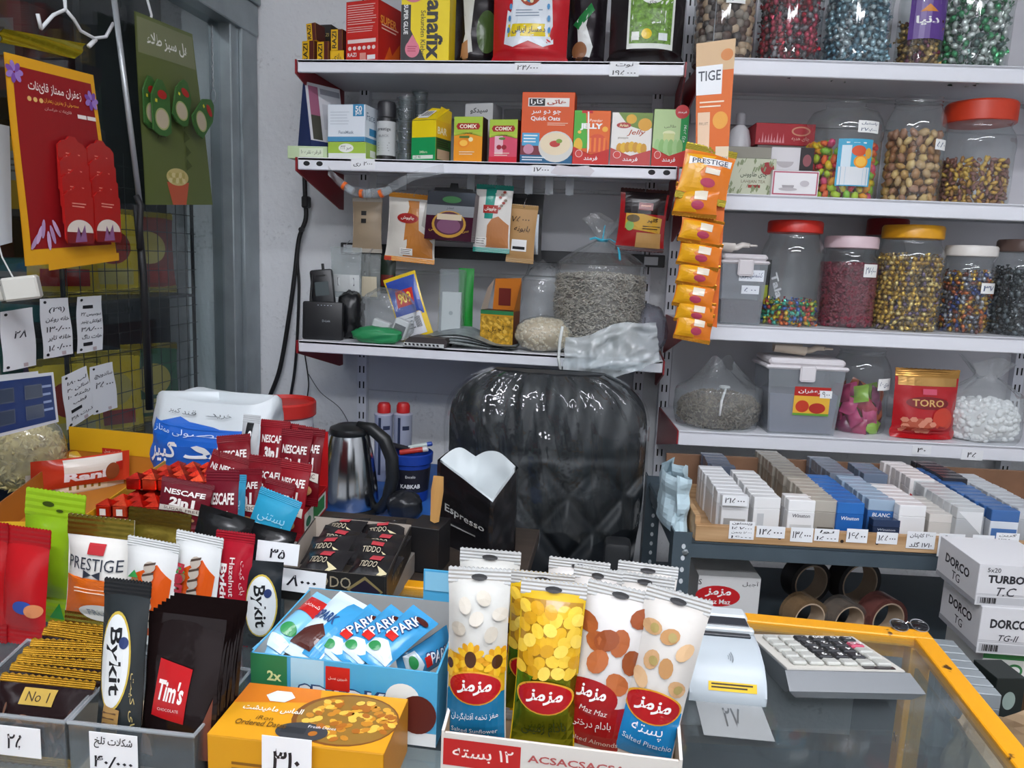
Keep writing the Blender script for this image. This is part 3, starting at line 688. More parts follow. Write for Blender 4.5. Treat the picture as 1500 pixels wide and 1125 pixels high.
def comix(label, x0, x1, yt, yb, c1, c2, fruit):
    t, F, S, T = SB('drink_powder_carton', label, x0, x1, yt, yb, Z2, .02, .045, c2, .12, side='#3a2a20' if fruit == 'o' else '#5a2024', top='#b8c85a')
    F.rect(0, .66, 1, 1, card('#a9c63f'), n=(1, 1)); F.poly([(0, .66), (1, .66), (1, .56), (.5, .7), (0, .58)], card('#b7c944'))
    F.poly([(.14, .72), (.86, .72), (.92, .79), (.86, .86), (.14, .86), (.08, .79)], card('#a5211d'), 'name_plate'); F.text('COMIX', .5, .79, .6, ink('#f6eeda'), h=.09, bold=.03)
    if fruit == 'o':
        F.ell(.35, .42, .2, .1, ink('#ef8a12'), 'orange_print'); F.ell(.35, .42, .14, .07, ink('#f9c04a'), 'orange_print'); F.ell(.6, .5, .08, .05, ink('#f6e8b0'), 'orange_print'); F.rect(.2, .53, .55, .58, ink('#5d7a2a'), n=(1, 1))
    else:
        F.rect(.2, .2, .5, .62, card('#e9b9c4'), n=(1, 1)); F.ell(.36, .36, .09, .055, ink('#9c1426'), 'cherry_print'); F.ell(.54, .36, .09, .055, ink('#9c1426'), 'cherry_print'); F.ell(.46, .56, .12, .03, ink('#5a8a2f'), 'leaf_print')
        F.rect(0, 0, 1, .14, card('#cf2036'), n=(1, 1))
    F.lines(.2, .14, .75, .24, 2, ink('#f6ead6'), .3); F.text('نوشیدنی', .5, .64, .3, ink('#50402a'))
    return t
comix('orange and green drink powder carton with an orange picture', 664, 707, 171, 238, '', '#ef9a1c', 'o')
comix('pink and green drink powder carton with a cherry picture', 716, 758, 175, 239, '', '#d9506a', 'c')
t, F, S, T = SB('oats_carton', 'tall orange oats carton with a bowl of porridge picture', 763, 840, 135, 241, Z2, .015, .06, '#d9561c', .02, side='#b8471a', top='#c34f1c')
F.rect(0, 0, 1, .3, card('#7a2f3a'), n=(1, 1)); F.rect(0, 0, 1, .12, card('#1f5f86'), n=(1, 1)); F.rect(.12, .8, .9, .92, card('#e8e4de'), n=(1, 1)); F.rect(.14, .81, .44, .91, card('#222022'), n=(1, 1)); F.text('کارا', .29, .86, .24, ink(WHITE), h=.08, bold=.02); F.text('هاتی', .66, .86, .36, ink('#a33a14'), h=.08, bold=.03)
F.text('جو دو سر', .47, .72, .56, ink(WHITE), h=.07, bold=.01); F.text('Quick Oats', .46, .63, .56, ink(WHITE), h=.07, bold=.02); F.lines(.5, .53, .9, .58, 2, ink('#f0d2b6'), .35)
F.rect(.03, .25, .36, .43, card('#4aa3cf'), n=(1, 1)); F.lines(.06, .28, .33, .41, 3, ink(WHITE), .4); F.ell(.68, .24, .33, .22, card('#d9d6ce'), 'bowl_print'); F.ell(.67, .28, .29, .16, card('#ead9b8'), 'porridge_print'); F.ell(.66, .28, .1, .045, ink('#c23028'), 'berry_print'); F.ell(.74, .32, .06, .03, ink('#7fa03a'), 'leaf_print'); F.ell(.16, .2, .1, .07, ink('#c98aa0'), 'fig_print'); F.lines(.04, .03, .5, .1, 2, ink('#dfe8ee'), .45)
def jelly(label, x0, x1, yt, yb, kind):
    t, F, S, T = SB('jelly_carton', label, x0, x1, yt, yb, Z2, .012, .035, {'o': '#e2661f', 'p': '#eeeae4', 'g': '#bcd79a'}[kind], -.02, side={'o': '#b9471a', 'p': '#c8c4c0', 'g': '#138a45'}[kind], top={'o': '#e08a90', 'p': '#e6e2de', 'g': '#a8cc80'}[kind])
    if kind == 'o':
        F.poly([(0, .3), (0, 1), (.3, 1), (.42, .3)], card('#4fae3a')); F.rect(.2, .95, .5, 1, card('#c4161c'), n=(1, 1)); F.text('JELLY', .48, .7, .62, ink(WHITE), h=.13, bold=.06); F.text('Powder', .6, .82, .36, ink('#fff2e0'), shear=.2); F.ell(.66, .38, .28, .19, ink('#d9480f'), 'jelly_print'); F.rect(.38, .22, .94, .36, ink('#d9480f'), 'jelly_print')
        for k in range(4): F.rect(.44+.13*k, .24, .5+.13*k, .5, ink('#ee7a1e'), 'jelly_ridge', (1, 3))
        F.poly([(.36, .98), (.4, .98), (.45, .3), (.4, .18)], ink('#f6efe6'), 'milk_stream'); F.ell(.14, .36, .12, .13, ink('#e9b82c'), 'orange_print'); F.ell(.86, .66, .08, .05, ink('#f2b02c'), 'orange_print'); F.ell(.16, .6, .05, .03, ink('#f4c65a'), 'orange_print')
    elif kind == 'p':
        F.poly([(.15, 1), (1, 1), (1, .72), (.75, .68), (.4, .76)], ink('#6d8a2c'), 'pineapple_leaves'); F.ell(.48, .88, .13, .09, ink('#dda51c'), 'pineapple_print'); F.ell(.82, .78, .17, .12, ink('#dca022'), 'pineapple_print'); F.ell(.3, .76, .18, .055, ink('#a8201c'), 'name_plate'); F.text('Arian', .3, .76, .22, ink('#f2e2b0'), bold=.02); F.text('Jelly', .62, .62, .46, ink('#b04a10'), h=.12, shear=.3, bold=.01); F.text('pineapple', .3, .52, .26, ink('#7a6a50'))
        for k in range(7): F.ell(.22+.1*k, .36-.012*abs(k-3), .08, .1, ink('#e2b21e' if k % 2 else '#cf941a'), 'jelly_ridge', 12)
    else:
        F.rect(.78, 0, 1, 1, card('#149a4a'), n=(1, 1)); F.ell(.8, .96, .2, .12, ink('#c4161c'), 'name_plate'); F.text('فرمند', .8, .95, .26, ink(WHITE), h=.05, bold=.02); F.text('طالبی', .48, .7, .34, ink('#4a5a3a'), h=.06); F.text('پودر ژله', .9, .58, .3, ink(WHITE), h=.12, rot=90); F.ell(.46, .58, .18, .05, ink('#e9efc0'), 'melon_print'); F.rect(.3, .42, .62, .58, ink('#d2dc94'), 'melon_print')
        for k in range(6): F.ell(.14+.13*k, .34, .09, .14, ink('#8fc272' if k % 2 else '#a5d088'), 'jelly_ridge', 12)
    F.poly([(0, 0), (1, 0), (1, .3), (.75, .24), (.5, .17), (.25, .24), (0, .33)], card('#c8261e' if kind != 'p' else '#c24a48')); F.text('فرمند', .5, .11, .38, ink(WHITE), h=.1, bold=.02); F.ell(.17, .2, .1, .07, ink('#f2d6d0'), 'seal_print'); F.ell(.17, .2, .085, .06, ink('#d23a30'), 'seal_print')
jelly('orange and green jelly powder carton with a milk stream', 840, 893, 162, 243, 'o')
jelly('white jelly powder carton with a pineapple picture', 895, 954, 165, 244, 'p')
jelly('pale green jelly powder carton with a melon picture at the shelf end', 956, 1007, 160, 246, 'g')
liptag('handwritten price slip ۲۰۰۰ on the middle shelf lip', ['۲۰۰۰ ری'], 514, 549, 233, 248); liptag('price slip ۱۷۰۰۰ on the middle shelf lip under the oats', ['۱۷۰۰۰'], 779, 807, 242, 255)
loc, w, h = P_Y(YF-.0008).fit(806, 871, 242, 257); t = thing('sticker_remnant', 'torn pale sticker remnant on the middle shelf lip', 'sticker', loc)
mk('paper', MB().prism([(-w/2, .2*h), (-w*.3, 0), (w*.1, .1*h), (w*.4, 0), (w/2, .5*h), (w*.35, h), (0, .85*h), (-w*.35, h)], -.0002, .0004), mat('#d4d0d4', .8), t)

# ================================================================ goods hanging under the middle shelf
zbar = P_Y(YW-.04).hit(700, 372).z
t = thing('hook_rail', 'black slotted hook rail fixed between the shelving uprights', 'rail', (0, YW-.062, zbar))
mk('bar', MB().rbox(LX0+.01, LX1+.0, 0, .02, -.018, .018, .002), mat('#1f2023', .4), t)
for x in (LX0+.04, LX1-.04): mk('end_plate', MB().rbox(x-.02, x+.02, -.003, 0, -.012, .012, .001), mat('#c9cdd0', .4), t)
z2 = Z2-.033
t = thing('hook_strip', 'row of flat grey metal hangers under the middle shelf', 'rail', (0, YF+.13, z2))
mk('bar', MB().box(LX0+.08, LX1-.06, 0, .012, .012, .024), mat('#8a8c90', .4, .5), t)
for x in (546, 590, 690, 722, 745, 775, 805, 835):
    X = P_Y(YF+.13).hit(x, 265).x
    mk('hanger', MB().box(X-.011, X+.011, -.001, .001, -.034, .013).box(X-.004, X+.004, -.012, .001, -.036, -.033), mat('#a4a7aa', .35, .6), t)
def hang(name, label, x0, x1, yt, yb, off, T, m, rot=(0, 0, 0), **k):
    k.setdefault('seal', .07)
    t, S = SP(name, label, x0, x1, yt, yb, None, off, T, m, rot, 'packet', None, **k)
    w, h = S.W, S.H
    mk('hook_wire', MB().tube([(0, T*.2, h*.965), (0, -.008, h*.97), (0, -.004, h+.006), (0, .03, h+.02)], .0011, 6), mat('#9a9da0', .3, .9), t)
    return t, S
BEIGE = mat('#a8957c', .35, 0, .5, 40)
t, S = hang('herb_sachet', 'small clear sachet of beige herbs with black stickers', 516, 560, 290, 370, .17, .02, BEIGE, seed=2, sealm='#b7b0a4'); S.rect(.32, .68, .5, .76, ink(BLACK), 'sticker'); S.rect(.32, .54, .5, .62, ink(BLACK), 'sticker')
t, S = hang('spice_packet', 'hanging white packet of orange ground spice with a red name badge', 564, 637, 284, 384, .12, .03, '#d8d3c8', (0, .06, .05), seed=4, sealm='#d08a2c')
S.poly([(.36, .08), (.96, .08), (.96, .3), (.8, .42), (.62, .5), (.62, .9), (.4, .9)], film('#c07a34'), 'spice_window'); S.ell(.42, .64, .22, .075, film('#a11f1c'), 'name_badge'); S.text('چاووش', .42, .64, .28, ink('#f2e6d8'), h=.06, bold=.02); S.poly([(.72, .55), (.95, .45), (.95, .9), (.75, .9)], film('#ada79c'), 'flower_print'); S.rect(.3, .1, .56, .2, film('#f2f0ea'), 'data_panel'); S.lines(.32, .11, .54, .19, 3, ink('#66625a')); S.rect(0, .0, .14, .06, film('#b43a1e'))
loc, w, h = P_Y(YF+.05).fit(620, 692, 280, 352)
t, F, S, T = carton('perfumed_carton', 'shiny dark purple hanging carton with a gold ornament', w, .035, h, mat('#3c1024', .12), loc, -.12, rx=-.1, ry=.04)
F.rect(0, .5, 1, 1, mat('#b9bcc0', .12, .6), 'silver_panel', (2, 2)); F.rect(0, .72, 1, 1, mat('#5c6068', .1, .7), 'silver_panel', (2, 2)); F.ell(.5, .33, .36, .28, ink('#b98a2a'), 'gold_border'); F.ell(.5, .35, .31, .24, ink('#4a1430'), 'ornament'); F.ell(.5, .3, .25, .16, ink('#7a4a68'), 'ornament'); F.rect(.24, .42, .76, .54, card('#cfc0a4'), 'banner', (2, 1)); F.text('سدر', .5, .66, .15, ink('#2a2a30')); F.ell(.52, .84, .2, .07, ink('#2f6a35'), 'leaf_print')
for sx, a in ((.16, 'ی'), (.86, 'ی')): F.text('ﷺ'[:0] or 'سی', sx, .2, .14, ink('#c79a34'))
mk('hanger_tab', MB().prism([(-w*.42, h), (w*.42, h), (w*.4, h+.012), (.012, h+.014), (.01, h+.026), (-.01, h+.026), (-.012, h+.014), (-w*.4, h+.012)], .014, .016), mat('#191a1c', .4), t)
t, S = hang('spice_packet', 'hanging white packet of ground spice with a teal stripe', 694, 748, 271, 370, .09, .028, '#e0ddd6', (0, .03, .02), seed=6, sealm='#2a8f80')
S.poly([(.26, .5), (.5, .5), (.56, .95), (.28, .95)], film('#1f8f7e'), 'teal_stripe'); S.poly([(.34, .08), (.96, .08), (.96, .42), (.8, .48), (.66, .54), (.48, .5), (.36, .4)], film('#b87a4a'), 'spice_window'); S.rect(.22, .58, .64, .7, film('#a3261e'), 'name_badge'); S.text('چاووش', .43, .64, .34, ink('#f5eadc'), h=.07, bold=.02); S.rect(.04, .1, .36, .22, film('#f0eee8'), 'data_panel'); S.lines(.07, .11, .33, .21, 3, ink('#66625a'))
for k in range(7): S.ell(.68+.05*(k % 4), .66+.04*k, .045, .02, ink('#8a7a68' if k % 2 else '#a33a2a'), 'flower_print', 10)
t, S = hang('blister_card', 'black hanging card holding metal ware behind the kraft sachet', 748, 795, 284, 382, .2, .012, mat('#18181a', .4), seed=8, teeth=False); S.rect(.5, .1, .9, .7, mat('#b7bcc0', .2, .8), 'metal_blade'); S.rect(.56, .3, .64, .8, mat('#e0e3e6', .2, .8), 'metal_blade')
t, S = hang('kraft_sachet', 'brown kraft sachet with handwriting and a white barcode label', 742, 783, 300, 385, .1, .02, mat('#b48b58', .6, 0, .3, 50), (0, .05, 0), seed=9, sealm='#a98654')
S.rect(.15, .2, .72, .4, film(WHITE), 'barcode_label'); S.rect(.2, .23, .66, .28, ink(BLACK), 'bar_print', (2, 1)); S.text('۷۵۰۰۰', .42, .75, .66, ink('#2a2018'), h=.1, shear=.2); S.text('بابونه', .5, .58, .6, ink('#2a2018'), h=.12, shear=.2)
t, S = hang('spice_packet', 'red and black hanging spice packet with a yellow label', 903, 975, 277, 368, .08, .03, '#a3161c', (0, .04, .0), seed=12, sealm='#3a1418')
S.rect(.1, .6, .95, .95, film('#211618'), 'black_panel'); S.poly([(.14, .36), (.9, .3), (.92, .54), (.5, .6), (.14, .6)], film('#d9a83c'), 'yellow_label'); S.rect(.4, .66, .7, .78, film('#7c1a1e'), 'name_badge'); S.lines(.44, .68, .66, .76, 1, ink('#e6b0a0')); S.rect(.4, .06, .92, .3, film('#c69a5e'), 'spice_window'); S.text('گلپر', .72, .5, .24, ink(BLACK), h=.08, bold=.02); S.lines(.52, .34, .9, .42, 2, ink('#33261a')); S.ell(.24, .4, .09, .08, film('#8fbf6a'), 'seal_print'); S.ell(.3, .52, .14, .06, film('#6a5a3a'), 'herb_print')
# string of little vials in film
pts = [P_Y(YF-.02).hit(x, y) for x, y in ((480, 249), (492, 262), (510, 277), (536, 284), (562, 281), (585, 268), (610, 256), (650, 247))]
t = thing('vial_string', 'clear film strip of three little vials with orange caps hanging under the shelf', 'packaging', pts[0])
q = MB()
def strip(u, v):
    f = u*(len(pts)-1-1e-6); i = int(f); p = pts[i].lerp(pts[i+1], f-i)-pts[0]; return (p.x, p.y+.004*math.sin(v*3+u*20), p.z+(v-.5)*.024)
mk('film_strip', q.grid(strip, 42, 4), clear('#ffffff', .16, .8, .1, .5, 60), t, 'all')
for x, y, a in ((512, 277, .5), (538, 284, 0), (566, 280, -.45)):
    p = P_Y(YF-.026).hit(x, y)-pts[0]
    v = mk('vial', MB().lathe([(.009, 0), (.01, .002), (.01, .024), (.007, .026)], 14, XF(p-Vector((.012*math.cos(a), 0, -.012*math.sin(a))), (0, PI/2+a, 0))), clear('#eaf0f2', .25, .8, .08), t, True)
    mk('cap', MB().lathe([(.011, -.008), (.011, 0)], 14, XF(p-Vector((.012*math.cos(a), 0, -.012*math.sin(a))), (0, PI/2+a, 0))), mat('#e0641c', .4), v, True)

# ================================================================ goods on the lower shelf above the chair
t = thing('internet_router', 'small black internet router with an upright antenna', 'router', P_Y(YF+.03).fit(443, 500, 440, 498, Z3+.0005)[0], (-.06, 0, .12))
_, w, h = P_Y(YF+.03).fit(443, 500, 442, 498, Z3+.0005)
mk('body', MB().rbox(-w/2, w/2, 0, .025, 0, h, .006, seg=2), mat('#1b1c1f', .42), t, True)
F = Surf(t, w, h, lambda x, y, e: (x-w/2, -e, y)); F.text('D-Link', .6, .5, .2, ink('#9aa0a6'), bold=.02)
F.multi([[(.38+.08*k, .9), (.41+.08*k, .9), (.41+.08*k, .915), (.38+.08*k, .915)] for k in range(5)], ink('#aab4bc'), 'indicator_lights')
mk('antenna', MB().tube([(-w*.36, .03, h*.9), (-w*.36, .03, h*1.12), (-w*.33, .03, h+.075)], [.0045, .004, .0032], 8), mat('#141416', .4), t, True)
loc, w, h = P_Y(YF+.075).fit(463, 495, 394, 470, Z3+.0005)
t = thing('cordless_phone', 'black cordless phone handset leaning behind the router', 'phone', loc, (-.08, -.12, .15))
mk('handset', MB().rbox(-w/2, w/2, 0, .022, .03, h, .007, seg=2), mat('#202124', .35), t, True); mk('charging_base', MB().rbox(-w*.8, w*.9, -.006, .05, 0, .04, .008), mat('#26272a', .45), t, True)
F = Surf(t, w, h, lambda x, y, e: (x-w/2, -e-.0005, y)); F.rect(.2, .62, .8, .82, mat('#4d5658', .2), 'screen', (1, 1)); F.ell(.66, .44, .16, .065, mat('#b8bcc0', .3, .6), 'navigation_key'); F.rect(.3, .9, .7, .92, ink('#0c0c0d'), 'earpiece', (1, 1)); F.multi([[(.18+.24*i, .5-.04*j), (.34+.24*i, .5-.04*j), (.34+.24*i, .525-.04*j), (.18+.24*i, .525-.04*j)] for i in range(3) for j in range(3) if i < 2], ink('#54585c'), 'keypad')
mk('antenna', MB().tube([(w*.1, .01, h-.005), (w*.1, .01, h+.016)], .004, 8), mat('#141416', .4), t)
def blob(b, cx, cy, cz, rx, ry, rz, amp=.15, fr=2.2, seed=0, nu=30, nv=18, zfloor=None, pw=1.0, warp=None):
    def fn(u, v):
        a = 2*PI*u; e = (v-.5)*PI; ce = math.copysign(abs(math.cos(e))**pw, math.cos(e)); se = math.copysign(abs(math.sin(e))**pw, math.sin(e))
        d = Vector((math.cos(a)*ce, math.sin(a)*ce, se))
        k = 1+amp*noise.noise(d*fr+Vector((seed, seed*1.7, 0)))+amp*.45*noise.noise(d*fr*3+Vector((seed, 0, seed)))
        p = Vector((cx+rx*d.x*k, cy+ry*d.y*k, cz+rz*d.z*k))
        if warp: p = Vector(warp(p))
        if zfloor is not None and p.z < zfloor: p.z = zfloor
        return tuple(p)
    return b.grid(fn, nu, nv, wrap=True)
def lump(name, label, x0, x1, yt, yb, z, plane, ry, m, cat, seed=1, amp=.15, fr=2.2, pw=.8, kind=None):
    loc, w, h = plane.fit(x0, x1, yt, yb, z+.0008)
    o = mk(name, blob(MB(), 0, 0, h/2, w/2, ry, h/2*1.02, amp, fr, seed, zfloor=0, pw=pw), m, smooth='all', loc=loc+Vector((-math.sin(plane.a), math.cos(plane.a), 0))*ry, rot=(0, 0, plane.a))
    return tag(o, label, cat), w, h
lump('plastic_bag', 'crumpled black plastic bag behind the router', 488, 526, 428, 496, Z3, P_Y(YF+.07), .04, mat('#17181b', .25, 0, .9, 40), 'bag', 3)
CLR = clear('#f4f8f8', .14, .75, .12, .6, 45, hazecol='#f2f6f8')
t, S = hang('clear_sachet', 'clear hanging sachet with a blank framed label beside the phone', 484, 530, 362, 436, .14, .02, clear('#f0f4f4', .3, .8, .12, .6, 50, hazecol='#c4cacb'), seed=21); S.rect(.1, .12, .95, .46, film('#ced2d2'), 'backing_paper'); S.rect(.25, .24, .8, .4, ink('#30363c'), 'label_border', (1, 1)); S.rect(.27, .25, .78, .39, ink('#d9dddd'), 'label_paper', (1, 1))
t, S = hang('clear_sachet', 'clear sachet of pale straw coloured powder under the hook rail', 527, 558, 372, 438, .15, .018, clear('#e2e4e0', .35, .7, .15, .5, 50, hazecol='#a5abaa'), seed=22); S.rect(.1, .05, .85, .5, film('#c7bda4'), 'powder')
t, S = hang('dark_sachet', 'narrow dark green sachet hanging between the sachets and the blue packet', 556, 580, 375, 430, .17, .015, '#27352a', seed=23); S.rect(.1, .2, .9, .5, film('#6b2a26'))
# plastic bag with white boxes
loc, w, h = P_Y(YF+.035).fit(519, 602, 424, 492, Z3+.001)
t = thing('bag_of_adapters', 'clear plastic bag of white boxed adapters above the green pouch', 'bag', loc, (0, 0, 0))
mk('bag_film', blob(MB(), 0, .05, h/2, w/2, .05, h/2, .12, 2.5, 6, zfloor=0, pw=.75), clear('#fafcfc', .08, .9, .06, 1.0, 30, hazecol='#f2f6f8'), t, 'all')
for (x, z, a, ww, hh) in ((-.025, .035, .3, .05, .045), (.03, .032, .35, .042, .055)):
    o = mk('white_box', MB().rbox(-ww/2, ww/2, 0, .03, 0, hh, .003, XF((x, .03, z-.02), (0, a, 0))), mat('#dfe2e2', .5), t)
mk('printed_label', MB().box(-.016, .016, -.001, 0, .006, .04, XF((.03, .029, .012), (0, .35, 0))), mat('#5b6063', .6), t)
lump('green_pouch', 'crumpled green pouch on the edge of the lower shelf', 512, 584, 480, 508, Z3, P_Y(YF+.0), .025, mat('#2c8a55', .35, 0, .8, 40), 'pouch', 8, .2)
t, S = SP('battery_packet', 'blue and yellow packet with a red number badge tilted behind the adapters', 590, 640, 398, 470, Z3, .11, .02, '#e2bf1c', (-.1, -.35, 0), seed=25, seal=.04)
S.poly([(.05, .38), (.95, .38), (.95, .95), (.05, .95)], film('#2a4aa5')); S.poly([(.2, .54), (.75, .54), (.8, .78), (.25, .78)], film('#c3241e'), 'name_badge'); S.text('909', .5, .66, .4, ink('#f3cf3a'), h=.16, bold=.03); S.rect(.15, .1, .85, .42, film('#dcdde2'), 'data_panel'); S.lines(.22, .18, .6, .38, 4, ink('#75797f')); S.multi([[(.62+.025*k, .2), (.633+.025*k, .2), (.633+.025*k, .36), (.62+.025*k, .36)] for k in range(7)], ink(BLACK), 'barcode')
loc, w, h = P_Y(YF+.09).fit(641, 678, 394, 462, Z3+.0005)
t = thing('clear_case', 'clear plastic case with white papers standing on the lower shelf', 'case', loc, (-.05, 0, -.05))
mk('case_shell', MB().rbox(-w/2, w/2, 0, .03, 0, h, .004), clear('#f2f6f6', .15, .8, .08), t); mk('paper_insert', MB().rbox(-w*.38, w*.38, .008, .02, .012, h*.7, .001), mat('#d9dcdc', .5), t); mk('print_mark', MB().lathe([(.006, 0), (.006, .0006)], 12, XF((0, .0075, h*.42), (PI/2, 0, 0))), ink('#a8aeb0'), t)
t, S = SP('green_packet', 'shiny green packet standing behind the clear case', 671, 694, 393, 460, Z3, .13, .02, '#1f8a34', (0, 0, 0), seed=27, seal=.05)
# open nut carton
loc, w, h = P_Y(YF+.06).fit(702, 753, 455, 490, Z3+.012)
t, F, S, T = carton('open_nut_carton', 'opened brown carton with a nut picture and torn lid flaps', w, .05, h, '#c8901c', loc, -.22, side='#6a3a24', top='#3a1a10')
F.rect(0, .88, 1, 1, card('#2f7a4a'), n=(1, 1)); F.rect(0, 0, 1, .84, mat('#c99a2c', .4, mott=.7, mscale=90), 'nut_picture', (1, 1)); F.text('آجیل', .5, .45, .5, ink('#2a1a08'), h=.2)
rr = rand(3); F.multi([[(u+.07*math.cos(q+a)*math.cos(.5), v+.05*math.sin(q)) for q in [k*PI/3 for k in range(6)]] for u, v, a in [(rr.uniform(.08, .92), rr.uniform(.1, .78), rr.uniform(0, 3)) for _ in range(26)]], ink('#e0b64c'), 'cashew_print')
mk('lid_flap', MB().add([(-w/2, 0, h), (-w/2, .05, h), (-w/2+.018, .05, h+.085), (-w/2+.014, .01, h+.06)], [(0, 1, 2, 3), (3, 2, 1, 0)]), mat('#cfc8b8', .6), t)
mk('lid_flap', MB().add([(-w/2+.015, .05, h), (w/2, .05, h), (w/2, .05, h+.09), (-w/2+.02, .05, h+.085)], [(0, 1, 2, 3), (3, 2, 1, 0)]), card('#c2701c'), t)
mk('lid_flap', MB().add([(w/2, 0, h), (w/2, .05, h), (w/2+.002, .05, h+.088)], [(0, 1, 2), (2, 1, 0)]), card('#a8651c'), t)
mk('label_patch', MB().box(-.016, .02, .0488, .0494, h+.012, h+.06), card('#6a2018'), t)
# magazines
p0 = onZ(665, 512, Z3)
for k in range(4):
    q = MB(); rr = rand(k)
    def pg(u, v, k=k):
        x = -.15+.3*u; y = .09*v; z = .0025+.004*k+.034*math.sin(PI*min(1, u*1.25))**1.2*(.8+.1*k)*(.5+.5*v)+.002*math.sin(9*u+k)
        return (x+.004*k, y+.006*k-.012*math.sin(u*5+k), max(z, .0012+.003*k))
    q.grid(pg, 24, 5); q.grid(lambda u, v: (pg(u, v)[0], pg(u, v)[1], pg(u, v)[2]-.0016), 24, 5, flip=True)
    o = mk('magazine', q, mat(['#aab2b2', '#98a2a4', '#c3c9c8', '#8b9496'][k], .5, mott=.35, mscale=40), smooth='all', loc=(p0.x, YF+.012, Z3+.001), rot=(0, 0, -.05))
    tag(o, 'creased grey magazine lying in the loose pile on the lower shelf', 'magazine', 'loose magazines on the lower shelf')
loc, w, h = P_Y(YF-.006).fit(590, 656, 486, 512, Z3+.001)
t = thing('folded_booklet', 'folded dark booklet with a white patterned edge poking over the shelf lip', 'booklet', (loc.x, YF-.01, Z3+.001), (0, 0, -.04))
mk('cover', MB().prism([(-w/2, 0), (w*.42, 0), (w/2, .016), (w*.42, .026), (-w*.36, .026), (-w*.46, .014)], .004, .08), mat('#3c3636', .5), t)
mk('page_edge', MB().box(-w*.48, w*.42, 0, .006, .001, .0105), mat('#c9cccb', .6), t); S = Surf(t, w*.9, .0095, lambda x, y, e: (x-w*.48, -e, y+.0015)); S.multi([[(.03+.1*k, .2), (.09+.1*k, .2), (.07+.1*k, .8), (.02+.1*k, .8)] for k in range(9)], ink('#222428'), 'pattern_print')
# bags tied with ribbon
def sacks(u): return u
def seedmesh(n, L, W, seed, fn, m, name, parent, jitter=1.0):
    """a heap of small grains, one mesh of kind stuff"""
    rr = rand(seed); b = MB(); base = [(-L/2, 0, 0), (0, -W/2, 0), (0, 0, W*.35), (0, W/2, 0), (0, 0, -W*.35), (L/2, 0, 0)]
    fc = [(0, 1, 2), (0, 2, 3), (0, 3, 4), (0, 4, 1), (5, 2, 1), (5, 3, 2), (5, 4, 3), (5, 1, 4)]
    for _ in range(n):
        p = fn(rr); b.add(base, fc, XF(p, (rr.uniform(-1, 1)*jitter, rr.uniform(-1.2, 1.2)*jitter, rr.uniform(0, 6.28)), rr.uniform(.75, 1.2)))
    o = mk(name, b, m, parent); o['kind'] = 'stuff'; return o
loc, w, h = P_Y(YF+.02).fit(805, 948, 384, 486, Z3+.002)
t = thing('seed_bag', 'large clear bag of striped sunflower seeds tied with blue ribbon', 'bag', loc+Vector((0, .1, 0)))
SM = mat('#b9b3a6', .5, mott=.5, mscale=160)
H = h
def sbag(a, z): return (w/2*(1-.10*(1-z/H)**2-.05*(z/H)**4)*(1+.04*noise.noise(Vector((math.cos(a)*2, math.sin(a)*2, z*20)))), .1*(1+.03*noise.noise(Vector((math.cos(a)*2, math.sin(a)*2, z*20+9)))))
def onbag(rr):
    if rr.random() < .78:
        a = rr.uniform(PI, 2*PI); z = rr.uniform(.0, H*.84); rx_, ry_ = sbag(a, z); k = rr.uniform(.93, .97); return (rx_*k*math.cos(a), ry_*k*math.sin(a), z+.003)
    a = rr.uniform(0, 2*PI); q = math.sqrt(rr.random())*.93; return (w/2*q*math.cos(a), .1*q*math.sin(a), H*.84+rr.uniform(-.004, .004)+.01*(1-q))
mk('seed_core', MB().lathe([(.86, 0), (.9, H*.4), (.9, H*.8), (.6, H*.83)], 28, XF((0, 0, .001), (0, 0, 0), (w/2, .1, 1))), mat('#77736a', .7), t, True)
seedmesh(3600, .0195, .0058, 5, onbag, SM, 'sunflower_seeds', t, .55)
zk = P_Y(YF+.12).hit(870, 352).z-loc.z; zt = P_Y(YF+.12).hit(872, 318).z-loc.z
def bagf(u, v):
    a = 2*PI*u
    if v < .6: z = H*.97*v/.6; rx_, ry_ = sbag(a, z)
    elif v < .85:
        q = (v-.6)/.25; z = H*.97+(zk-H*.97)*q; k = (1-q)**.8*(.9)+.07; rx_, ry_ = w/2*k, .1*k; f = 1+.12*math.sin(a*14)*q; rx_ *= f; ry_ *= f
    else:
        q = (v-.85)/.15; z = zk+(zt-zk)*q; rx_, ry_ = w/2*(.07+.34*q), .1*(.07+.2*q); z += .012*math.sin(a*3+1)*q; rx_ *= 1+.15*math.sin(a*9)
    return (rx_*math.cos(a), ry_*math.sin(a), z)
mk('bag_film', MB().grid(bagf, 72, 36, wrap=True), clear('#fafcfc', .06, .8, .06, .9, 24, hazecol='#ffffff'), t, 'all')
RB = mat('#3fb3cf', .35)
mk('ribbon', MB().tube([(.012*math.cos(a), .012*math.sin(a), zk) for a in [k*PI/6 for k in range(13)]], .004, 6).tube([(0, -.013, zk), (.02, -.02, zk+.004), (.04, -.03, zk-.006), (.047, -.05, zk-.03), (.05, -.07, zk-.05)], .0035, 6, flat=.4).tube([(0, -.013, zk), (-.02, -.02, zk+.006), (-.034, -.02, zk+.002)], .003, 6).tube([(0, -.01, zk), (.004, -.012, zk+.04)], .0022, 6), RB, t, True)
